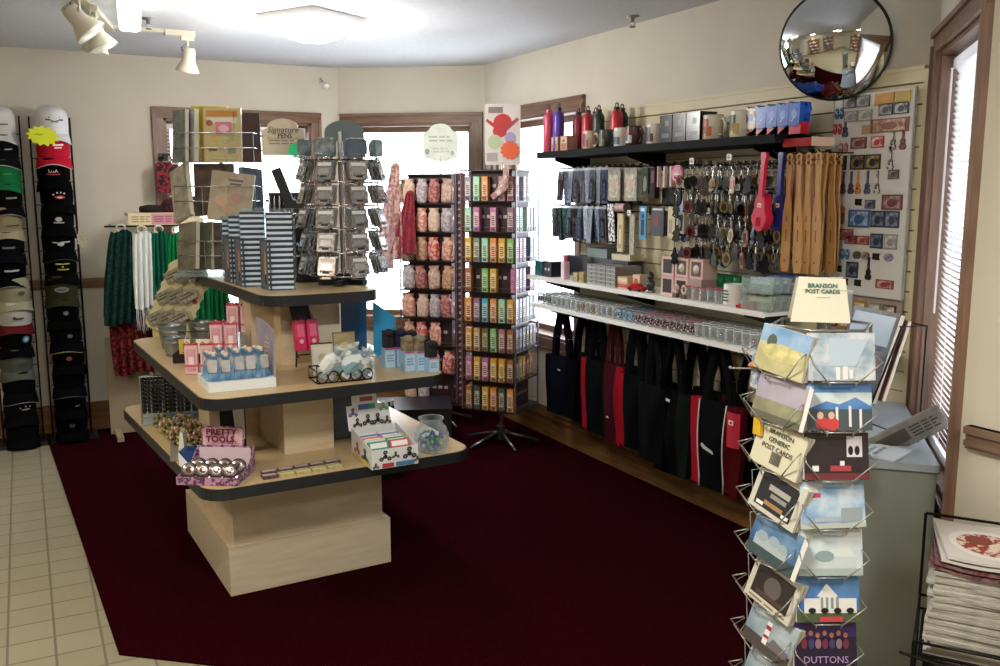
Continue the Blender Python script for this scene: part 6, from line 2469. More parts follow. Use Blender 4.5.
scarf(.555, 6.24, 1.36, .77, .10, .18, '0a2a26', '1c3c36', 'sheer dark green dotted scarf hanging leftmost on the stand', lean=-.045, folds=4, scale=55.)
scarf(.675, 6.21, 1.35, .87, .09, .135, 'e2e6e4', None, 'white scarf with long white fringe', folds=4, fringe='d8dcdc')
scarf(.775, 6.20, 1.35, .72, .07, .12, '0a5440', '0f6048', 'teal green scarf right of the white one', folds=4, sharp=False, scale=8.)
scarf(.885, 6.20, 1.34, .74, .09, .16, '086a38', '0c7c44', 'bright green scarf next to the teal one', folds=5, sharp=False, scale=8.)
scarf(.99, 6.19, 1.34, .70, .07, .18, '086034', '0c7440', 'second bright green scarf at the right end of the stand', folds=5, sharp=False, scale=8., fringe='brown')
scarf(1.10, 6.21, 1.10, .62, .10, .22, '0a5c30', '064a26', 'dark green scarf hanging low behind the pink ribboned boxes', folds=6, sharp=False, scale=8.)
scarf(.56, 6.30, .86, .43, .20, .24, '3c0a0c', '742c28', 'sheer maroon dotted scarf hanging low under the dark green one', lean=.03, folds=5, scale=50., split=False)
scarf(.70, 6.32, .86, .50, .10, .16, '34080c', '48181a', 'plain maroon scarf hanging low beside the dotted one', folds=4, split=False)


def beanie(x, y, z, r, h, c1, c2, label):
    t = thing('knit_hat', label, 'hat', (x, y, z), 0)
    m = mat(c1, .95, h2=c2, scale=60., bump=.4)
    b = B()
    b.lathe([(r * .96, .03), (r, h * .5), (r * .8, h * .85), (r * .35, h), (0, h)], m, 20)
    b.build('hat_body', t)
    b = B()
    b.lathe([(r * .98, 0), (r * 1.1, .004), (r * 1.12, .03), (r, .042), (r * .9, .03)], m, 20)
    b.build('brim', t)


beanie(.90, 6.30, 1.476, .09, .09, '2c1214', '481c1e', 'dark maroon knit hat on the scarf stand shelf')
beanie(.76, 6.30, 1.476, .075, .05, '1a1212', '2c1c1c', 'flat black knit hat on the left of the scarf stand shelf')
beanie(.98, 6.29, 1.476, .075, .11, '3c1016', '5c1c24', 'taller dark red knit hat at the right of the scarf stand shelf')
t = thing('patterned_bag', 'red and black patterned bag hanging against the window frame above the knit hats', 'bag', (.88, 6.42, 1.60))
b = B()
b.rbox((0, 0, .10), (.14, .05, .20), .02, mat('8c1c28', .8, h2='1c1014', scale=36., sharp=True), axis='y')
b.build('bag_body', t)
b = B()
b.tube([(-.04, 0, .19), (-.02, 0, .25), (.02, 0, .25), (.04, 0, .19)], .005, BLACK)
b.build('strap', t)
t = thing('wall_hook', 'dark bar on the window frame from which the patterned bag hangs', 'hook', (.88, 6.52, 1.84))
b = B()
b.box((0, .0, 0), (.03, .10, .012), BLACK)
b.build('hook_arm', t)
b = B()
b.box((0, .052, 0), (.06, .006, .05), BLACK)
b.build('hook_plate', t)

# ---------------------------------------------------------------- floor carousels
M_MAR = mat('2e1114', .5)
M_PLUM = mat('4a1820', .5)
M_BLKR = mat('120c0e', .4)


def carousel(x, y, rz, side, z0, z1, label, rows, fin=True):
    t = thing('carousel_display', label, 'carousel', (x, y, 0), rz)
    s = side
    b = B()
    b.box((0, 0, (z0 + z1) / 2), (s - .10, s - .10, z1 - z0), M_MAR)
    b.build('core_panels', t)
    b = B()
    for k in range(rows + 1):
        z = z0 + (z1 - z0) * k / rows
        b.box((0, 0, z), (s, s, .008), M_BLKR)
    for sx in (-1, 1):
        for sy in (-1, 1):
            b.box((sx * (s / 2 - .003), sy * (s / 2 - .003), (z0 + z1) / 2), (.008, .008, z1 - z0), mat('6c6468', .3, .4))
    for k in range(rows):
        z = z0 + (z1 - z0) * k / rows + .03
        b.tube([(-s / 2, -s / 2, z), (s / 2, -s / 2, z), (s / 2, s / 2, z), (-s / 2, s / 2, z)], .0015, mat('6c6468', .3, .4), 4, closed=True)
    b.build('tier_shelves', t)
    b = B()
    for k in range(rows):
        z = z0 + (z1 - z0) * (k + .45) / rows
        for side_ in (0, 90, 180, 270):
            b.pic(s - .14, .02, [('r', .05 + .16 * q, 0, .05 + .16 * q + .10, 1, mat('a8989c')) for q in range(6)], M=R('Z', side_), y=-(s / 2 - .05), x0=-(s - .14) / 2, z0=z)
    b.build('slot_names', t)
    b = B()
    b.cyl((0, 0, .05), (0, 0, z0), .017, CHROME)
    b.build('pole', t)
    b = B()
    for k in range(5):
        a = 2 * PI * k / 5 + .5
        b.tube([(0, 0, .085), (.24 * math.cos(a), .24 * math.sin(a), .02)], .011, mat('77777a', .3, .9))
        b.ball((.24 * math.cos(a), .24 * math.sin(a), .014), .014, BLACK, n=8)
    b.cyl((0, 0, .03), (0, 0, .12), .026, mat('77777a', .3, .9))
    b.build('star_base', t)
    return t


C2X, C2Y, C2R = 2.64, 5.02, -52
C2S = .37
NR = 8
Z0C, Z1C = .255, 1.735
c2 = carousel(C2X, C2Y, C2R, C2S, Z0C, Z1C, 'tall dark maroon carousel of narrow coloured boxes on a five-legged base', NR)
RH = (Z1C - Z0C) / NR
colors = {'u': ('8c8090', 'purple grey'), 'm': ('7fbf9c', 'mint green'), 'o': ('d8763c', 'orange'), 'p': ('c985a4', 'pink'), 'v': ('8f6a84', 'mauve'), 'y': ('d9b044', 'yellow'), 'g': ('7a8470', 'grey green'),
          'n': ('5fb070', 'green'), 'b': ('9c6438', 'brown orange'), 'c': ('4a94b0', 'blue'), 't': ('b89868', 'tan'), 'l': ('6c6438', 'olive'), 'r': ('a8707a', 'dusty rose'), 'k': ('44584c', 'dark green'), 'w': ('d8d4d4', 'white'), 'd': ('6c7c94', 'slate blue'), 'e': ('5c3434', 'dark brown')}
front = ['bkyoko', 'pypyyb', 'ytlnrb', 'ovcomy', 'b.ny..', 'ygmoyn', 'mp.p.v', 'umo.rr']
right = ['......', 'ktyeo.', 'dvdkvd', 'wvdwdv', 'pvd.vw', 'vpu.dw', 'wm.wud', 'u.wu..']
left = ['..b.o.', 'y.p.m.', 'm..o..', 'o.b..y', '.v..c.', 'y.n...', 'p...m.', '..u...']
boxes = {}
BXG = 'narrow coloured boxes in the maroon carousel'
for face, (rows_, fa) in enumerate(((front, 0), (right, 90), (left, -90))):
    for r_, row in enumerate(rows_):
        for i, ch in enumerate(row):
            if ch == '.':
                continue
            h, nm = colors[ch]
            M = T(C2X, C2Y, 0) @ R('Z', C2R) @ R('Z', fa)
            p = M @ Vector((-.141 + .0565 * i, -(C2S / 2) + .028, Z0C + RH * r_ + .005))
            key = ch
            rz = C2R + fa
            fn = ['front', 'right', 'left'][face]
            lab = '%s narrow box, %s face of the maroon carousel, %s row up' % (nm, fn, ORD[r_])
            if key not in boxes:
                t = thing('narrow_box', lab, 'box', tuple(p), rz, BXG)
                m1 = mat(h, .4, h2={'y': 'c88a3c', 'o': 'd8a050', 'p': '9c5c88', 'n': '9cc05c', 'c': '5cb09c', 'm': 'a8d8b8'}.get(ch, h), scale=30.)
                b = B()
                b.box((0, 0, .071), (.040, .036, .142), m1)
                b.pic(.04, .142, [('r', .12, .2, .88, .82, mat(h, .5, h2='e8dcc4', scale=120.)), ('r', .2, .03, .8, .14, mat('5c4c50'))] + [('r', .25, .26 + .09 * q, .75, .30 + .09 * q, mat('5c4440')) for q in range(5)], y=-.018, x0=-.02)
                b.build('carton', t)
                b = B()
                b.box((0, 0, .1425), (.041, .037, .002), m1)
                b.build('lid', t)
                boxes[key] = t
            else:
                dup(boxes[key], tuple(p), rz, lab)
# loose pinkish packets leaning in the top row
for k in range(4):
    M = T(C2X, C2Y, 0) @ R('Z', C2R)
    p = M @ Vector((.03 + .03 * k, -(C2S / 2) + .01 - .006 * k, Z0C + RH * 7 + .03 + .02 * k))
    t = thing('sachet_packet', 'dusty pink packet leaning out of the top row of the maroon carousel, %s of four' % ORD[k], 'packet', tuple(p), C2R)
    t.rotation_euler = (math.radians(12), math.radians(60 - 18 * k), math.radians(C2R))
    b = B()
    b.rbox((0, 0, .05), (.035, .008, .12), .006, mat(['9c5c60', '8c6c5c', '7c4448', 'a87c78'][k], .4, h2='c9a8a0', scale=50.), axis='y')
    b.build('packet_body', t)
    b = B()
    b.pic(.03, .04, [('r', .1, .1, .9, .9, mat('d8c4bc'))], y=-.0042, x0=-.015, z0=.03)
    b.build('printed_label', t)
# header poster on carousel 2
t = thing('header_poster', 'white poster with red guitar drawing and orange burst above the maroon carousel', 'poster', (2.67, 5.05, 1.742), -30)
b = B()
b.plate([(x, z + .215) for x, z in rrect(.22, .37, .01)], .004, mat('dcd2cc', .6))
b.cyl((0, .004, 0), (0, .004, .05), .006, CHROME)
RDP = mat('c23c3c', .6)
b.pic(.22, .37, [('e', .5, .70, .26, .14, RDP), ('e', .42, .55, .2, .10, RDP), ('p', [(.02, .72), (.06, .76), (.5, .58), (.44, .52)], RDP), ('p', [(.9, .78), (.96, .74), (.6, .55), (.52, .6)], mat('a84a50')),
                   ('e', .28, .38, .2, .12, mat('b8c49c', .6)), ('e', .72, .44, .16, .1, mat('a8a0c0', .6)), ('r', .05, .06, .35, .2, mat('b0a4a0', .6)), ('r', .1, .85, .5, .95, mat('8c7c78', .6))], x0=-.11, z0=.03)
b.build('poster_card', t)
b = B()
st = []
for i in range(24):
    a = 2 * PI * i / 24
    k = .062 if i % 2 else .052
    st.append((.045 + k * math.cos(a), .12 + k * .95 * math.sin(a)))
b.plate(st, .002, mat('e8683c', .6), y=-.006)
b.build('orange_burst', t)

# carousel 1: drawstring pouches
C1X, C1Y, C1R, C1S = 2.515, 5.72, -42, .40
c1 = carousel(C1X, C1Y, C1R, C1S, .19, 1.72, 'tall dark carousel of cloth pouches standing in front of the back window', 8)
RH1 = (1.72 - .19) / 8
b = B()
b.box((C1S / 2 + .02, -C1S / 2 + .02, .955), (.075, .008, 1.55), M_PLUM)
for q in range(34):
    if q % 9 in (4, 5):
        b.plate(ell(.010, .010, 10, cx=C1S / 2 + .02, cy=.25 + .043 * q), .001, mat('b8a0a0'), y=-C1S / 2 + .0145)
    else:
        b.pic(.03, .02, [('r', 0, .1, 1, .4, mat('b8a8a8')), ('r', .2, .6, .9, .85, mat('b8a8a8'))], y=-C1S / 2 + .0155, x0=C1S / 2 + .005, z0=.24 + .043 * q)
b.build('lettered_side_panel', c1)
PG = 'cloth pouches in the tall dark carousel'
pcols = [('c9a48c', 'd8c0a8', 'beige'), ('b8403c', 'd8a898', 'red and cream'), ('d0b8a4', 'b88c7c', 'pale floral'), ('9c8c90', 'c4b8b8', 'grey'), ('c07868', 'e0b8a0', 'salmon'), ('a87858', 'c8a080', 'tan'), ('8c4848', 'b88078', 'dusky red')]
pps = []
for h, h2, nm in pcols:
    t = thing('cloth_pouch', nm, 'pouch', (0, 0, 0), 0, PG)
    b = B()
    n = 14
    vs, fs = [], []
    prof = [(.0, 0), (.036, .002), (.041, .02), (.041, .09), (.038, .12), (.027, .134), (.036, .158)]
    for r_, z in prof:
        for i in range(n):
            a = 2 * PI * i / n
            rr = r_ * (1 + (.05 * (-1) ** i if z > .1 else 0))
            vs.append((rr * math.cos(a), rr * .6 * math.sin(a), z))
    for k_ in range(len(prof) - 1):
        for i in range(n):
            j = (i + 1) % n
            fs.append((k_ * n + i, k_ * n + j, (k_ + 1) * n + j, (k_ + 1) * n + i))
    b.add(vs, fs, mat(h, .7, h2=h2, scale=45., sharp=True), None, True)
    b.build('pouch_body', t)
    b = B()
    b.tube([(.018 * math.cos(a), .012 * math.sin(a), .122) for a in [2 * PI * q / 10 for q in range(10)]], .003, mat('8c2c38', .6), 5, closed=True)
    b.build('drawstring', t)
    pps.append([t, False, nm])
q = 0
for fa, fn in ((0, 'front'), (-90, 'left')):
    for r_ in range(8):
        for i in range(4):
            for dpt in (0,):
                M = T(C1X, C1Y, 0) @ R('Z', C1R) @ R('Z', fa)
                p = M @ Vector((-.135 + .088 * i, -(C1S / 2) + .018, .19 + RH1 * r_ + .006))
                pp_ = pps[(q * 3 + r_) % 7]
                q += 1
                if r_ == 0 and i > 1 or (r_ == 2 and i == 3):
                    continue
                lab = '%s cloth pouch, %s face of the pouch carousel, %s row up' % (pp_[2], fn, ORD[r_])
                rot = (0, math.radians(random.uniform(-6, 6)), math.radians(C1R + fa + random.uniform(-10, 10)))
                if not pp_[1]:
                    pp_[0].location, pp_[0].rotation_euler = tuple(p), rot
                    pp_[0]['label'] = lab
                    pp_[1] = True
                else:
                    dup(pp_[0], tuple(p), rot, lab)
# scarves draped over carousel 1
M1 = T(C1X, C1Y, 0) @ R('Z', C1R)
for k, (lx, z0_, z1_, w_, h, h2, lab) in enumerate(((-.20, 1.78, 1.16, .15, 'c9a8a0', '9c6c64', 'pink and cream floral scarf draped down the left corner of the pouch carousel'),
                                          (-.10, 1.60, 1.20, .14, '9c3440', '7c2430', 'dusky red scarf hanging on the front of the pouch carousel'),
                                          (-.245, 1.62, 1.10, .12, 'a8848c', 'c9b0b0', 'mauve scarf hanging behind the pink floral one'))):
    p = M1 @ Vector((lx, -C1S / 2 - .045, z0_))
    t = thing('scarf', lab, 'scarf', tuple(p), C1R, 'scarves on the pouch carousel')
    b = B()
    h_ = z0_ - z1_
    b.sheet(lambda u, v: ((u - .5) * w_ * (.4 + .9 * v) - .05 * v, -.012 * math.cos(6 * PI * u) * (.4 + v), -h_ * v), 20, 10, mat(h, .9, h2=h2, scale=40., sharp=(k == 0)), t=.004)
    b.build('drape', t)
    b = B()
    b.ball((0, 0, .0), .022, mat(h, .9, h2=h2, scale=40.), (1.2, .8, .8), 8)
    b.build('knot', t)
t = thing('header_sign', 'pale cream oval-topped sign on the pouch carousel against the back window', 'sign', (2.53, 5.68, 1.725), -30)
b = B()
b.plate([(-.105, .10), (-.07, .10), (-.05, .085), (.05, .085), (.07, .10), (.105, .10), (.12, .16), (.115, .27), (.08, .29)] + ell(.075, .045, 8, 10, 170, 0, .29) + [(-.08, .29), (-.115, .27), (-.12, .16)], .004, mat('d8dccc', .6, h2='ccd0c0', scale=12.))
b.build('sign_card', t)
b = B()
b.pic(.2, .2, [('l', .1, .55, .9, .8, 2, mat('a8b098')), ('e', .05, .25, .08, .1, mat('8c9890')), ('e', .9, .2, .06, .08, mat('98a49c')), ('l', .25, .2, .8, .4, 2, mat('b4bca8'))], x0=-.1, z0=.10)
b.build('green_print', t)
b = B()
b.cyl((0, .004, 0), (0, .004, .12), .005, CHROME)
b.build('stem', t)

# black crates and umbrellas on the floor behind the display table
t = thing('floor_crate', 'low black crate on the carpet behind the display table', 'crate', (2.12, 5.42, 0.008), -20)
b = B()
for c0, d0 in (((0, 0, .01), (.62, .36, .02)), ((0, -.175, .11), (.62, .012, .22)), ((0, .175, .11), (.62, .012, .22)), ((-.305, 0, .11), (.012, .36, .22)), ((.305, 0, .11), (.012, .36, .22)), ((0, 0, .20), (.60, .34, .012))):
    b.box(c0, d0, mat('0e0c10', .5))
b.build('crate_body', t)
b = B()
b.box((0, 0, .226), (.64, .38, .012), mat('16131a', .4))
b.build('lid', t)
t = thing('umbrella_bin', 'black bin of rolled umbrellas beside the glass jar, on the floor', 'bin', (1.72, 4.72, 0.008), 0)
b = B()
for c0, d0 in (((0, 0, .01), (.20, .14, .02)), ((0, -.07, .13), (.20, .008, .26)), ((0, .07, .13), (.20, .008, .26)), ((-.1, 0, .13), (.008, .14, .26)), ((.1, 0, .13), (.008, .14, .26))):
    b.box(c0, d0, BLACK)
b.build('bin_body', t)
for k in range(6):
    t = thing('rolled_umbrella', '%s rolled umbrella in the black floor bin, %s from the left' % (['green-tipped black', 'white-tipped black', 'silver-tipped grey', 'white-tipped maroon', 'black', 'silver-tipped black'][k], ORD[k]), 'umbrella', (1.65 + .028 * k, 4.70 + .02 * (k % 2), .03))
    b = B()
    b.cyl((0, 0, 0), (0, 0, .38), .012, mat(['0f100f', '121214', '3c3c40', '2c1018', '0c0c0e', '101012'][k], .7), 10, r1=.010)
    b.build('rolled_canopy', t)
    b = B()
    b.cyl((0, 0, .38), (0, 0, .41), .008, mat(['5c8c3c', 'd0d0d0', 'a8a8ac', 'd0d0d0', '2c2c2c', 'a8a8ac'][k], .4), 10)
    b.build('handle', t)

# ---------------------------------------------------------------- grey counter in front of the near window
t = thing('counter_cabinet', 'plain grey counter cabinet with pale top beneath the near window', 'counter', (2.38, 1.66, 0.008), 45)
M_GREY = mat('8e948b', .55, h2='888e85', scale=5.)
b = B()
b.box((.43, .235, .385), (.84, .39, .77), M_GREY)
b.build('cabinet_body', t)
b = B()
b.box((.43, .235, .782), (.86, .40, .022), mat('a3afb8', .35))
b.build('countertop', t)
b = B()
b.box((.43, .235, .02), (.85, .395, .04), mat('50544e', .6))
b.build('base_trim', t)

# wire book rack with big glossy books on the counter
t = thing('wire_book_rack', 'black wire book rack standing on the grey counter', 'book rack', (2.42, 2.05, .802), -104)
b = B()
for s in (-.13, .13):
    b.tube([(s, -.10, .0), (s, -.10, .12), (s, -.12, .16), (s, -.05, .12), (s, .05, .38), (s, .14, .38), (s, .14, .0), (s, -.10, .0)], .0035, WIRE)
for p in ((-.10, 0), (-.12, .16), (-.05, .12), (.05, .38), (.14, .38), (.14, 0)):
    b.cyl((-.13, p[0], p[1]), (.13, p[0], p[1]), .003, WIRE, 6)
b.build('rack_frame', t)
book('large glossy souvenir book with blue and brown cover leaning in the wire rack', .24, .30, .018, mat('7c8c9c', .25, h2='4c3c34', scale=9.), (2.385, 2.06, .935), (-17, 0, -104),
     [('r', .06, .62, .94, .95, mat('8fa4b8', .25)), ('p', [(.1, .5), (.4, .62), (.9, .55), (.9, .3), (.1, .25)], mat('4a3a34', .3)), ('e', .5, .35, .3, .12, mat('a8644c', .3)), ('r', .1, .06, .9, .16, mat('2c3038', .3))])
book('second glossy book behind the blue and brown one in the wire rack', .23, .27, .014, mat('a8685c', .3, h2='c89c8c', scale=9.), (2.425, 2.05, .94), (-17, 0, -104))
t = thing('leaning_brochure', 'grey-brown brochure lying aslant on the counter beside the wire rack', 'brochure', (2.47, 1.86, .815), -60)
t.rotation_euler = (math.radians(30), math.radians(-34), math.radians(-50))
b = B()
b.box((0, 0, .05), (.24, .006, .10), mat('6c655e', .4, h2='948c84', scale=12.))
b.build('brochure_body', t)
b = B()
b.pic(.22, .09, [('r', .05, .2, .5, .8, mat('50483f', .4)), ('l', .55, .2, .95, .8, 4, mat('3c3833'))], y=-.003, x0=-.11, z0=.005)
b.build('printed_face', t)
t = thing('paper_stack', 'loose white-blue paper sheet on the grey counter', 'paper', (2.30, 1.90, .802), 20)
b = B()
b.box((0, 0, .003), (.16, .22, .005), mat('c9d2da', .5))
b.build('sheets', t)
b = B()
b.pic(.1, .1, [('l', 0, 0, 1, 1, 4, mat('7c8894'))], M=T(0, 0, .0058) @ R('X', -90), x0=-.05, z0=-.05)
b.build('print', t)
t = thing('snack_packet', 'green and red packet standing on the counter at the right of the postcards', 'packet', (2.07, 1.80, .802), -42)
b = B()
b.rbox((0, 0, .075), (.075, .02, .15), .006, mat('3c5c2c', .4, h2='7c2c24', scale=22.), axis='y')
b.pic(.075, .15, [('r', .1, .08, .9, .28, mat('b8862c')), ('e', .4, .55, .2, .1, mat('a83028')), ('e', .65, .62, .12, .08, mat('8ca838'))], y=-.01, x0=-.0375)
b.build('packet_body', t)
b = B()
b.box((0, 0, .153), (.06, .004, .01), BLACK)
b.build('crimped_top', t)

# ---------------------------------------------------------------- postcard spinner in the foreground
PX_, PY_ = 1.687, 1.549
SPR = math.degrees(math.atan2(-1.56, -1.665))        # towards the photographer
t = thing('postcard_spinner', 'tall wire postcard spinner in the right foreground', 'spinner rack', (PX_, PY_, 0.008), 0)
b = B()
b.cyl((0, 0, .02), (0, 0, 1.30), .012, mat('8c8c88', .3, .8))
for k in range(6):
    a = math.radians(SPR + 20 + 30 + 60 * k)
    b.cyl((.12 * math.cos(a), .12 * math.sin(a), .10), (.12 * math.cos(a), .12 * math.sin(a), 1.28), .004, mat('8c8c88', .3, .8), 6)
for z in (.1, .4, .7, 1.0, 1.28):
    b.tube([(.12 * math.cos(math.radians(SPR + 50 + 60 * k)), .12 * math.sin(math.radians(SPR + 50 + 60 * k)), z) for k in range(6)], .0035, mat('8c8c88', .3, .8), 5, closed=True)
b.build('rack_frame', t)
b = B()
for k in range(5):
    a = 2 * PI * k / 5
    b.tube([(0, 0, .06), (.24 * math.cos(a), .24 * math.sin(a), .012)], .01, BLACK)
b.build('star_base', t)
M_SW = mat('a8a8a4', .3, .7)
pitch = .1165
ztop = 1.285
for fa in (20, -40, -100, 200):
    for k in range(10):
        z = ztop - pitch * (k + 1)
        M = R('Z', SPR + 90 + fa) @ T(0, -.118, z)
        b = B()
        for s in (-1, 1):
            b.tube([(s * .035, .0, .0), (s * .035, -.035, .0), (s * .080, -.050, .050), (s * .074, -.018, .062)], .0018, M_SW, 5, M=M)
            b.tube([(s * .030, -.036, .0), (s * .030, -.030, -.012)], .0018, M_SW, 5, M=M)
        b.tube([(-.035, -.035, .0), (.035, -.035, .0)], .0018, M_SW, 5, M=M)
        b.tube([(-.035, .0, .0), (-.035, -.035, .0)], .0018, M_SW, 5, M=M)
        b.tube([(-.075, -.006, .0), (.075, -.006, .0)], .0018, M_SW, 5, M=M)
        b.build('card_pocket', t)

SKY = mat('7fa8d0', .3, h2='d8e4ee', scale=16.)
SKYD = mat('2f6cb8', .3, h2='6c9cd0', scale=8.)
PALE = mat('b8cdd8', .3, h2='dce6e8', scale=14.)
q_ = mat


def postcard(fa, k, label, base, elems=(), tilt=0, writing=None, dx=0, white_edge=False):
    M = T(PX_, PY_, 0.008) @ R('Z', SPR + 90 + fa) @ T(dx, -.148, ztop - pitch * (k + 1) + .004) @ R('X', -12) @ R('Y', tilt)
    t = thing('postcard', label, 'postcard', (0, 0, 0), 0, 'postcards in the foreground spinner')
    t.location = M.to_translation()
    t.rotation_euler = M.to_euler()
    b = B()
    w, h = .150, .108
    b.box((0, .004, h / 2), (w, .008, h), mat('d4d2cc', .6))
    b.pic(w, h, [('r', 0, 0, 1, 1, base)] + list(elems), y=0.0, x0=-w / 2)
    if white_edge:
        b.add([(w / 2, 0, 0), (w / 2 + .022, -.012, .004), (w / 2 + .022, -.012, h - .004), (w / 2, 0, h)], [(0, 1, 2, 3)], WHITE)
    b.build('card_print', t)
    if writing:
        for s_, sz, x, z, m in writing:
            text(s_, sz, m, t, (x, -.004, z), name='printed_words')
    # the stack of the same cards behind it
    M2 = M @ T(0.0, .010, .001)
    t2 = thing('postcard', 'further copies stacked behind: ' + ' '.join(label.split()[:9]), 'postcard', M2.to_translation(), 0, 'postcards in the foreground spinner')
    t2.rotation_euler = M2.to_euler()
    b = B()
    b.box((.001, .006, h / 2), (w - .002, .010, h - .002), mat('cfccc4', .6))
    b.pic(w - .004, h - .004, [('r', 0, 0, 1, 1, base)], y=.0008, x0=-w / 2 + .003, z0=.002)
    b.build('card_stack', t2)
    return t


W_ = mat('e6e6e4', .4)
D_ = mat('1c1a1c', .4)
RR = 20
LL = -40
postcard(RR, 0, 'silvery pale blue postcard at the top of the right-hand column', mat('9cb4cc', .12, .3, h2='e4ecf2', scale=26.), [('r', .40, .02, .46, .28, W_), ('r', .50, .02, .58, .32, W_), ('r', .6, .04, .66, .22, W_), ('p', [(.3, .3), (.7, .3), (.9, .85), (.3, .9)], mat('c8dcf0', .1, .3))])
postcard(RR, 1, 'postcard of blue sky, snowy peaks and two people in red', SKYD, [('r', 0, 0, 1, .45, mat('4a545c', .4)), ('p', [(0, .45), (.3, .62), (.5, .55), (.75, .7), (1, .5), (1, .8), (0, .8)], PALE), ('r', .44, .05, .48, .5, W_), ('r', .64, .08, .68, .52, W_), ('r', .8, .05, .84, .45, W_),
                                                              ('e', .22, .16, .1, .14, mat('c03c38')), ('e', .38, .14, .11, .14, mat('c8403c')), ('e', .2, .32, .05, .08, mat('d8b4a0')), ('e', .37, .32, .05, .08, mat('d8b4a0'))])
postcard(RR, 2, 'dark plum night postcard with a white figure panel and red lights', mat('2e262c', .3), [('r', .66, .48, .9, .92, mat('d8d4e0')), ('e', .72, .62, .04, .1, D_), ('e', .82, .62, .04, .1, D_), ('r', .4, .18, .72, .30, mat('a84048')), ('r', .55, .3, .62, .4, W_), ('r', 0, 0, 1, .14, mat('6c2c34')), ('r', .12, .18, .22, .3, W_)])
postcard(RR, 3, 'pale sky postcard with a small red and white tag upper left', SKY, [('r', .06, .66, .32, .76, mat('c04850')), ('r', .06, .78, .28, .9, W_), ('r', .62, .12, .95, .42, mat('98a4ac')), ('r', .2, .14, .6, .24, mat('a8b4bc')), ('r', 0, 0, 1, .1, mat('b8c0b8'))], tilt=-2)
postcard(RR, 4, 'very pale blue postcard of a long white building', PALE, [('r', .1, .15, .9, .4, mat('c8d4d8')), ('p', [(.4, .4), (.5, .55), (.8, .6), (.9, .4)], mat('d8e0e0')), ('r', 0, 0, 1, .15, mat('a8b8b4')), ('e', .4, .42, .15, .12, mat('8ca4ac'))])
postcard(RR, 5, 'postcard of a white columned mansion under deep blue sky', SKYD, [('r', 0, 0, 1, .26, mat('4c5c3c')), ('r', .12, .2, .95, .52, W_), ('p', [(.32, .56), (.48, .84), (.66, .56)], W_), ('r', .36, .26, .64, .58, W_)] + [('r', .38 + .08 * i_, .3, .42 + .08 * i_, .54, mat('8c9498')) for i_ in range(4)] +
         [('e', .24 + .2 * i_, .26, .06, .06, D_) for i_ in range(4)] + [('r', .35, .02, .72, .13, mat('c04048'))])
d7 = postcard(RR, 6, 'purple postcard of performers reading DUTTONS', mat('3c2c6c', .3), [('r', 0, 0, 1, .68, mat('281c38', .3))] + [('e', .16 + .11 * i_, .72 + .05 * (i_ % 2), .035, .06, mat('b87858')) for i_ in range(7)] + [('e', .16 + .11 * i_, .54, .05, .11, mat(['6c2c3c', '3c3c6c', '8c6c7c'][i_ % 3])) for i_ in range(7)],
              writing=[('DUTTONS', .022, mat('b090c8'), .0, .018, None)][:0])
text('DUTTONS', .023, mat('b494cc', .4), d7, (.0, -.0035, .020), name='printed_words')
postcard(RR, 7, 'bright blue postcard with dolphins at the bottom of the frame', mat('1c5ca8', .3), [('e', .15, .8, .12, .1, mat('a8a890')), ('e', .5, .85, .1, .08, mat('9cb4c4')), ('r', .65, .5, 1, 1, mat('7c9cac'))])
postcard(RR, 8, 'grey-green postcard below the dolphin one', mat('6c8474', .4))
postcard(RR, 9, 'lowest postcard of the right-hand column', mat('7c7468', .4))
postcard(LL, 0, 'postcard of a golden field under a pale blue sky, top of the left column', mat('a8a474', .3, h2='c8c49c', scale=18.), [('r', 0, .62, 1, 1, mat('6c94c0', .3, h2='9cb8d0', scale=14.)), ('e', .25, .66, .1, .16, mat('4c5c4c')), ('e', .5, .45, .4, .2, mat('d8cc90', .3, h2='a8a470', scale=30.))], tilt=6)
postcard(LL, 1, 'dusky lilac meadow postcard with a bent white edge', mat('9c94a4', .3, h2='b0a8b4', scale=8.), [('r', 0, 0, 1, .45, mat('7c7c64', .3, h2='9c9c7c', scale=18.)), ('r', 0, 0, 1, .16, mat('5c5c4c'))], tilt=4, white_edge=True)
gp = postcard(LL, 2, 'cream card reading BRANSON GENERIC POST CARDS with a barcode', mat('cdc8ae', .5), [('r', .40, .12, .62, .40, mat('8c8878'))] + [('r', .41 + .03 * i_, .13, .42 + .03 * i_, .39, D_) for i_ in range(7)], tilt=8)
for s_, z_ in (('BRANSON', .088), ('GENERIC', .069), ('POST CARDS', .050)):
    text(s_, .0165, D_, gp, (.0, -.0035, z_), name='printed_words')
FRM = mat('c8c4b8', .4)
postcard(LL, 3, 'postcard in a clear sleeve of a dark theatre sign with white letters', FRM, [('r', .1, .1, .88, .9, mat('24242c')), ('r', .3, .55, .75, .68, mat('a8a49c')), ('r', .38, .4, .72, .5, mat('8c8c88')), ('r', .3, .2, .7, .3, mat('a07c50')), ('r', .15, .14, .3, .22, W_), ('r', .7, .14, .85, .22, W_)], tilt=12)
postcard(LL, 4, 'postcard of a bright blue sky over white arched buildings', mat('2c5c94', .3, h2='7c9cb8', scale=10.), [('r', 0, 0, 1, .3, mat('3c4c50')), ('r', .1, .25, .8, .5, mat('a8b4b8')), ('e', .25, .5, .12, .12, mat('98a8b0')), ('e', .5, .52, .12, .12, mat('98a8b0')), ('e', .7, .48, .1, .1, mat('98a8b0'))], tilt=10, white_edge=True)
postcard(LL, 5, 'brown photographic postcard in a cream decorated border', FRM, [('r', .1, .16, .9, .88, mat('2c2422')), ('e', .5, .5, .18, .25, mat('5c5450')), ('r', .2, .2, .8, .3, mat('4c3830')), ('l', .1, .04, .9, .12, 1, mat('8c7458'))], tilt=12)
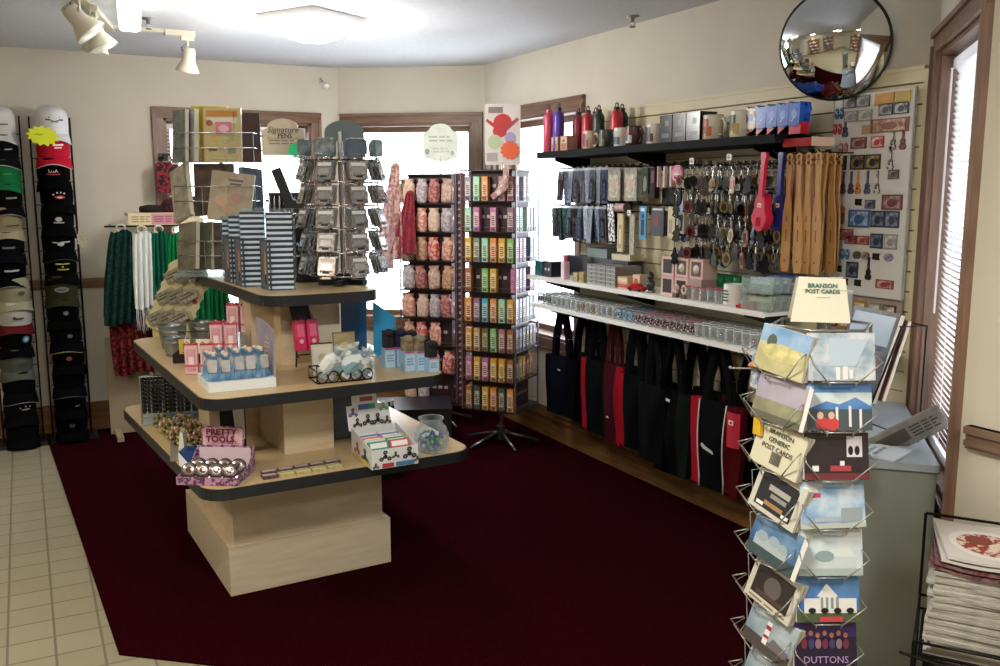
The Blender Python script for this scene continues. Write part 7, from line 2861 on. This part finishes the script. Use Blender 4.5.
for k, nm in ((6, 'postcard of a cloudy sky with a red-banded tower, left column'), (7, 'second postcard of the red-banded tower at the bottom of the frame')):
    postcard(LL, k, nm, mat('7c90a0', .3, h2='b8c4c8', scale=10.), [('r', 0, 0, 1, .3, mat('4c4440')), ('r', .4, .2, .5, .75, W_), ('r', .4, .55, .5, .65, mat('a03038')), ('r', .4, .35, .5, .42, mat('a03038')), ('p', [(.5, .2), (.95, .2), (.95, .35), (.6, .45)], mat('6c6468'))], tilt=10)
postcard(LL, 8, 'grey postcard low in the left column', mat('5c6c7c', .4))
postcard(LL, 9, 'lowest postcard of the left column', mat('6c5c54', .4))
t = thing('tent_sign', 'cream folded tent sign reading BRANSON POST CARDS on the spinner top', 'sign', (1.690, 1.562, 1.296), SPR + 90 + 6)
b = B()
tc = mat('d6d2be', .6)
for s in (1, -1):
    M = R('X', -s * 20) if s > 0 else R('Z', 180) @ R('X', -20)
    b.plate([(-.068, 0), (.068, 0), (.056, .108), (-.050, .112)], .0015, tc, T(0, -s * .040, 0) @ M)
b.build('folded_card', t)
G_ = mat('3c6c5c', .5)
for s_, sz, z_ in (('BRANSON', .0145, .090), ('POST CARDS', .0135, .076)):
    text(s_, sz, G_, t, (.004, -.0405 + z_ * math.sin(math.radians(20)) - .002, z_ * .94), rot=(70, 0, 0), name='printed_words', bold=.0004)
b = B()
b.pic(.12, .1, [('r', .12, .78, .24, .79, G_), ('r', .84, .78, .96, .79, G_), ('r', .4, .60, .66, .61, G_)], M=T(0, -.040, 0) @ R('X', -20), x0=-.056)
b.build('green_rules', t)
t = thing('small_card', 'pale grey-blue card standing behind the tent sign', 'card', (1.750, 1.575, 1.296), SPR + 96)
b = B()
b.box((.0, 0, .035), (.09, .003, .07), mat('b8c2cc', .5))
b.build('card_sheet', t)
# trinkets hung at the left of the spinner
M = T(PX_, PY_, 0) @ R('Z', SPR + 90 - 74)
pt = M @ Vector((0.01, -.165, 1.180))
t = thing('side_hook', 'thin wire hook sticking out at the left of the postcard spinner', 'hook', tuple(pt), SPR + 90 - 74)
b = B()
b.cyl((0, .05, 0), (0, -.05, 0), .0022, M_SW, 6)
b.build('hook_arm', t)
b = B()
b.ball((0, -.05, .002), .004, M_SW, n=6)
b.build('hook_tip', t)
t = thing('orange_figurine', 'small orange shell-like trinket on the hook left of the postcards', 'trinket', tuple(M @ Vector((0.01, -.150, 1.186))), SPR + 60)
b = B()
for k in range(7):
    a = 2 * PI * k / 7
    b.ball((.013 * math.cos(a), .010 * math.sin(a), .003 * (k % 2)), .009, mat('c07a48', .5, h2='a8623c', scale=60.), (1.3, .9, .7), 7)
b.ball((0, 0, .004), .012, mat('b06c40', .5), n=8)
b.build('shell_body', t)
b = B()
b.tube([(0, 0, .008), (.003, 0, .014), (0, 0, .018)], .001, M_SW, 4)
b.build('loop', t)
for nm, lab, lx, ly, z, w_, h_, cc, c2_ in (('white_tag', 'white and blue tag hanging below the orange trinket', 0, -.155, 1.13, .028, .085, 'c8ccd0', '5c7c9c'), ('magenta_packet', 'magenta strip packet hanging left of the postcards', .015, -.13, 1.05, .026, .08, '7c1c50', '9c3c6c'),
                                 ('yellow_packet', 'yellow cone packet hanging left of the generic post card', .03, -.15, 1.02, .030, .07, 'd8a81c', 'e0b83c'), ('pink_bottle_tag', 'pink patterned tag hanging under the yellow packet', .0, -.12, .93, .03, .09, 'b85c78', 'd8a0ac')):
    t = thing(nm, lab, 'packet', tuple(M @ Vector((lx, ly, z))), SPR + 40)
    b = B()
    b.plate([(-w_ / 2, 0), (w_ / 2, 0), (w_ / 2 * .7, h_), (-w_ / 2 * .7, h_)], .008, mat(cc, .5, h2=c2_, scale=50.))
    b.build('packet_body', t)
    b = B()
    b.tube([(0, .004, h_), (.003, .004, h_ + .01), (0, .004, h_ + .016)], .001, M_SW, 4)
    b.build('loop', t)

# ---------------------------------------------------------------- magazines on a wire stand
MGX, MGY, MGR = 2.085, 1.365, -55
t = thing('wire_magazine_stand', 'black wire stand holding the tall magazine stack at the lower right', 'magazine stand', (MGX, MGY, 0.0), MGR)
b = B()
w, d = .26, .30
for z in (.46, .50):
    b.tube([(-w / 2, -d / 2, z), (w / 2, -d / 2, z), (w / 2, d / 2, z), (-w / 2, d / 2, z)], .004, WIRE, closed=True)
b.tube([(w / 2, -d / 2, .86), (w / 2, d / 2, .735), (-w / 2, d / 2, .735)], .004, WIRE)
for sx in (-1, 1):
    for sy in (-1, 1):
        b.cyl((sx * w / 2, sy * d / 2, .0), (sx * w / 2, sy * d / 2, .50 if sx == -1 and sy == -1 else (.735 if sy == 1 else .86)), .004, WIRE, 6)
for k in range(6):
    x = -w / 2 + w * (k + .5) / 6
    b.cyl((x, -d / 2, .46), (x, d / 2, .46), .003, WIRE, 5)
b.tube([(-w / 2 - .03, -d / 2 - .01, .47), (-w / 2, -d / 2, .46), (0, -d / 2 - .012, .45), (w / 2, -d / 2, .46)], .004, WIRE)
b.build('stand_frame', t)
b = B()
b.box((0, 0, .462), (w - .02, d - .02, .004), WIRE)
b.build('tray_grid', t)
mg = thing('magazine', 'white and grey-edged magazine in the tall stack on the wire stand', 'magazine', (0, 0, 0), 0, 'magazines in the tall stack')
b = B()
rnd = random.Random(5)
def ms(u, v, th=.0098):
    return ((u - .5) * .205, (v - .5) * .265, th + .004 * math.sin(PI * u) )
b.box((0, 0, .0045), (.205, .265, .009), mat('bab7ac', .7, h2='8c8880', scale=240., stretch=(.2, .2, 6)))
b.build('pages', mg)
b = B()
b.box((0, 0, .0095), (.205, .265, .001), mat('c9c6bc', .4, h2='a8a49a', scale=20.))
b.build('cover', mg)
for k in range(24):
    loc = (MGX + random.uniform(-.007, .007), MGY + random.uniform(-.007, .007), .465 + .0091 * k)
    rot = (math.radians(random.uniform(-.6, .6)), math.radians(random.uniform(-.6, .6)), math.radians(MGR + random.uniform(-4, 4)))
    if k == 0:
        mg.location, mg.rotation_euler = loc, rot
        mg['label'] = 'white-edged magazine at the very bottom of the tall stack on the wire stand'
    else:
        dup(mg, loc, rot, 'white-edged magazine in the tall wire-stand stack, %s' % ('%s from the bottom' % ORD[k] if k < 12 else '%s below the maroon-edged one' % ORD[23 - k]))
tz = .465 + .0091 * 24
for j in range(4):
    t = thing('magazine', ['curled maroon-edged magazine under the top two', 'curled magazine with dark red page edges', 'magazine whose cover shows a plate of food, second from the top', 'topmost magazine with a plate of red and white food on its cover'][j], 'magazine', (MGX + .004 * j, MGY - .004 * j, tz + .012 * j), MGR + 3 * j)
    def sf(u, v, j=j):
        return ((u - .5) * .215, (v - .5) * .275, .004 + .03 * max(0, .45 - u) ** 1.5 * (1.6 - .2 * j) + (0.0 if j < 2 else .002))
    b = B()
    b.sheet(sf, 12, 4, mat('d0ccc8' if j > 1 else '5c2c34', .35, h2=None if j > 1 else '8c6c6c', scale=90.), t=.007)
    b.build('pages', t)
    if j > 1:
        b = B()
        def disc(cx, cy, rx, ry, m, lift):
            n = 20
            vs = []
            for rr in (0.0, .5, 1.0):
                for i in range(n):
                    u = cx + rx * rr * math.cos(2 * PI * i / n)
                    v = cy + ry * rr * math.sin(2 * PI * i / n)
                    u, v = min(max(u, .01), .99), min(max(v, .01), .99)
                    p = sf(u, v)
                    vs.append((p[0], p[1], p[2] + lift))
            fs = [(a * n + i, a * n + (i + 1) % n, (a + 1) * n + (i + 1) % n, (a + 1) * n + i) for a in range(2) for i in range(n)]
            b.add(vs, fs, m, None, False)
        disc(.5, .45, .42, .36, mat('e4e0dc', .3), .0006)
        disc(.5, .45, .34, .28, mat('8c3024', .4, h2='d8c8b8', scale=70., sharp=True), .0012)
        disc(.42, .55, .15, .12, mat('7c1c18', .3), .0018)
        disc(.75, .3, .10, .09, mat('4c7c2c', .4), .0018)
        b.build('cover_picture', t)
t = thing('wall_notice', 'small dark framed notice on the cream wall above the magazine stack', 'notice', (2.318, 1.40, .89), -90)
b = B()
b.box((0, -.003, 0), (.10, .008, .14), mat('1c1c20', .4))
b.build('frame', t)
b = B()
b.box((.0, -.0082, 0), (.085, .002, .125), mat('4c4c54', .3))
b.build('notice_sheet', t)


# ---------------------------------------------------------------- the shop behind the photographer, seen in the convex mirror
M_SHV = wood('a8845c', '8c6a44', 'x', 4.0, .5)
for q, (ux, uy, ur, lab) in enumerate(((-2.36, 1.2, 90, 'tall wooden shelf unit along the far left wall, reflected in the mirror'), (-2.36, 3.2, 90, 'second tall wooden shelf unit nearer the cap racks, out of frame'), (.1, -1.26, 180, 'wooden shelf unit on the wall behind the photographer, reflected in the mirror'))):
    t = thing('shelf_unit', lab, 'shelf unit', (ux, uy, 0), ur)
    b = B()
    for sx in (-.7, .7):
        b.box((sx, 0, 1.0), (.03, .40, 2.0), M_SHV)
    b.box((0, .19, 1.0), (1.4, .02, 2.0), M_SHV)
    b.build('carcass', t)
    for k in range(5):
        b = B()
        b.box((0, 0, .15 + .42 * k), (1.37, .36, .03), M_SHV)
        b.build('shelf', t)
    cols_ = ['2c4fa0', 'c9c4b8', '8c2c34', '3c7c5c', 'd8a84c', '5c4c7c', 'd07c8c', '30343c', 'b8d0d8']
    for k in range(5):
        for i in range(7):
            lx = -.56 + .185 * i
            M = T(ux, uy, 0) @ R('Z', ur) @ T(lx, -.02, .166 + .42 * k)
            h_ = .16 + .12 * ((i * 7 + k * 3 + q) % 4) / 4
            t2 = thing('souvenir_box', '%s boxed souvenir on the %s shelf of the %s shelf unit, %s along' % (['blue', 'cream', 'dark red', 'green', 'yellow', 'purple', 'pink', 'black', 'pale blue'][(i * 4 + k * 5 + q) % 9], ORD[k], ['far left', 'left', 'rear'][q], ORD[i]), 'box', M.to_translation(), ur, 'boxed souvenirs behind the photographer')
            b = B()
            b.box((0, 0, h_ / 2), (.13, .18, h_), mat(cols_[(i * 4 + k * 5 + q) % 9], .5))
            b.pic(.13, h_, [('r', .15, .5, .85, .8, WHITE)], y=-.09, x0=-.065)
            b.build('carton', t2)
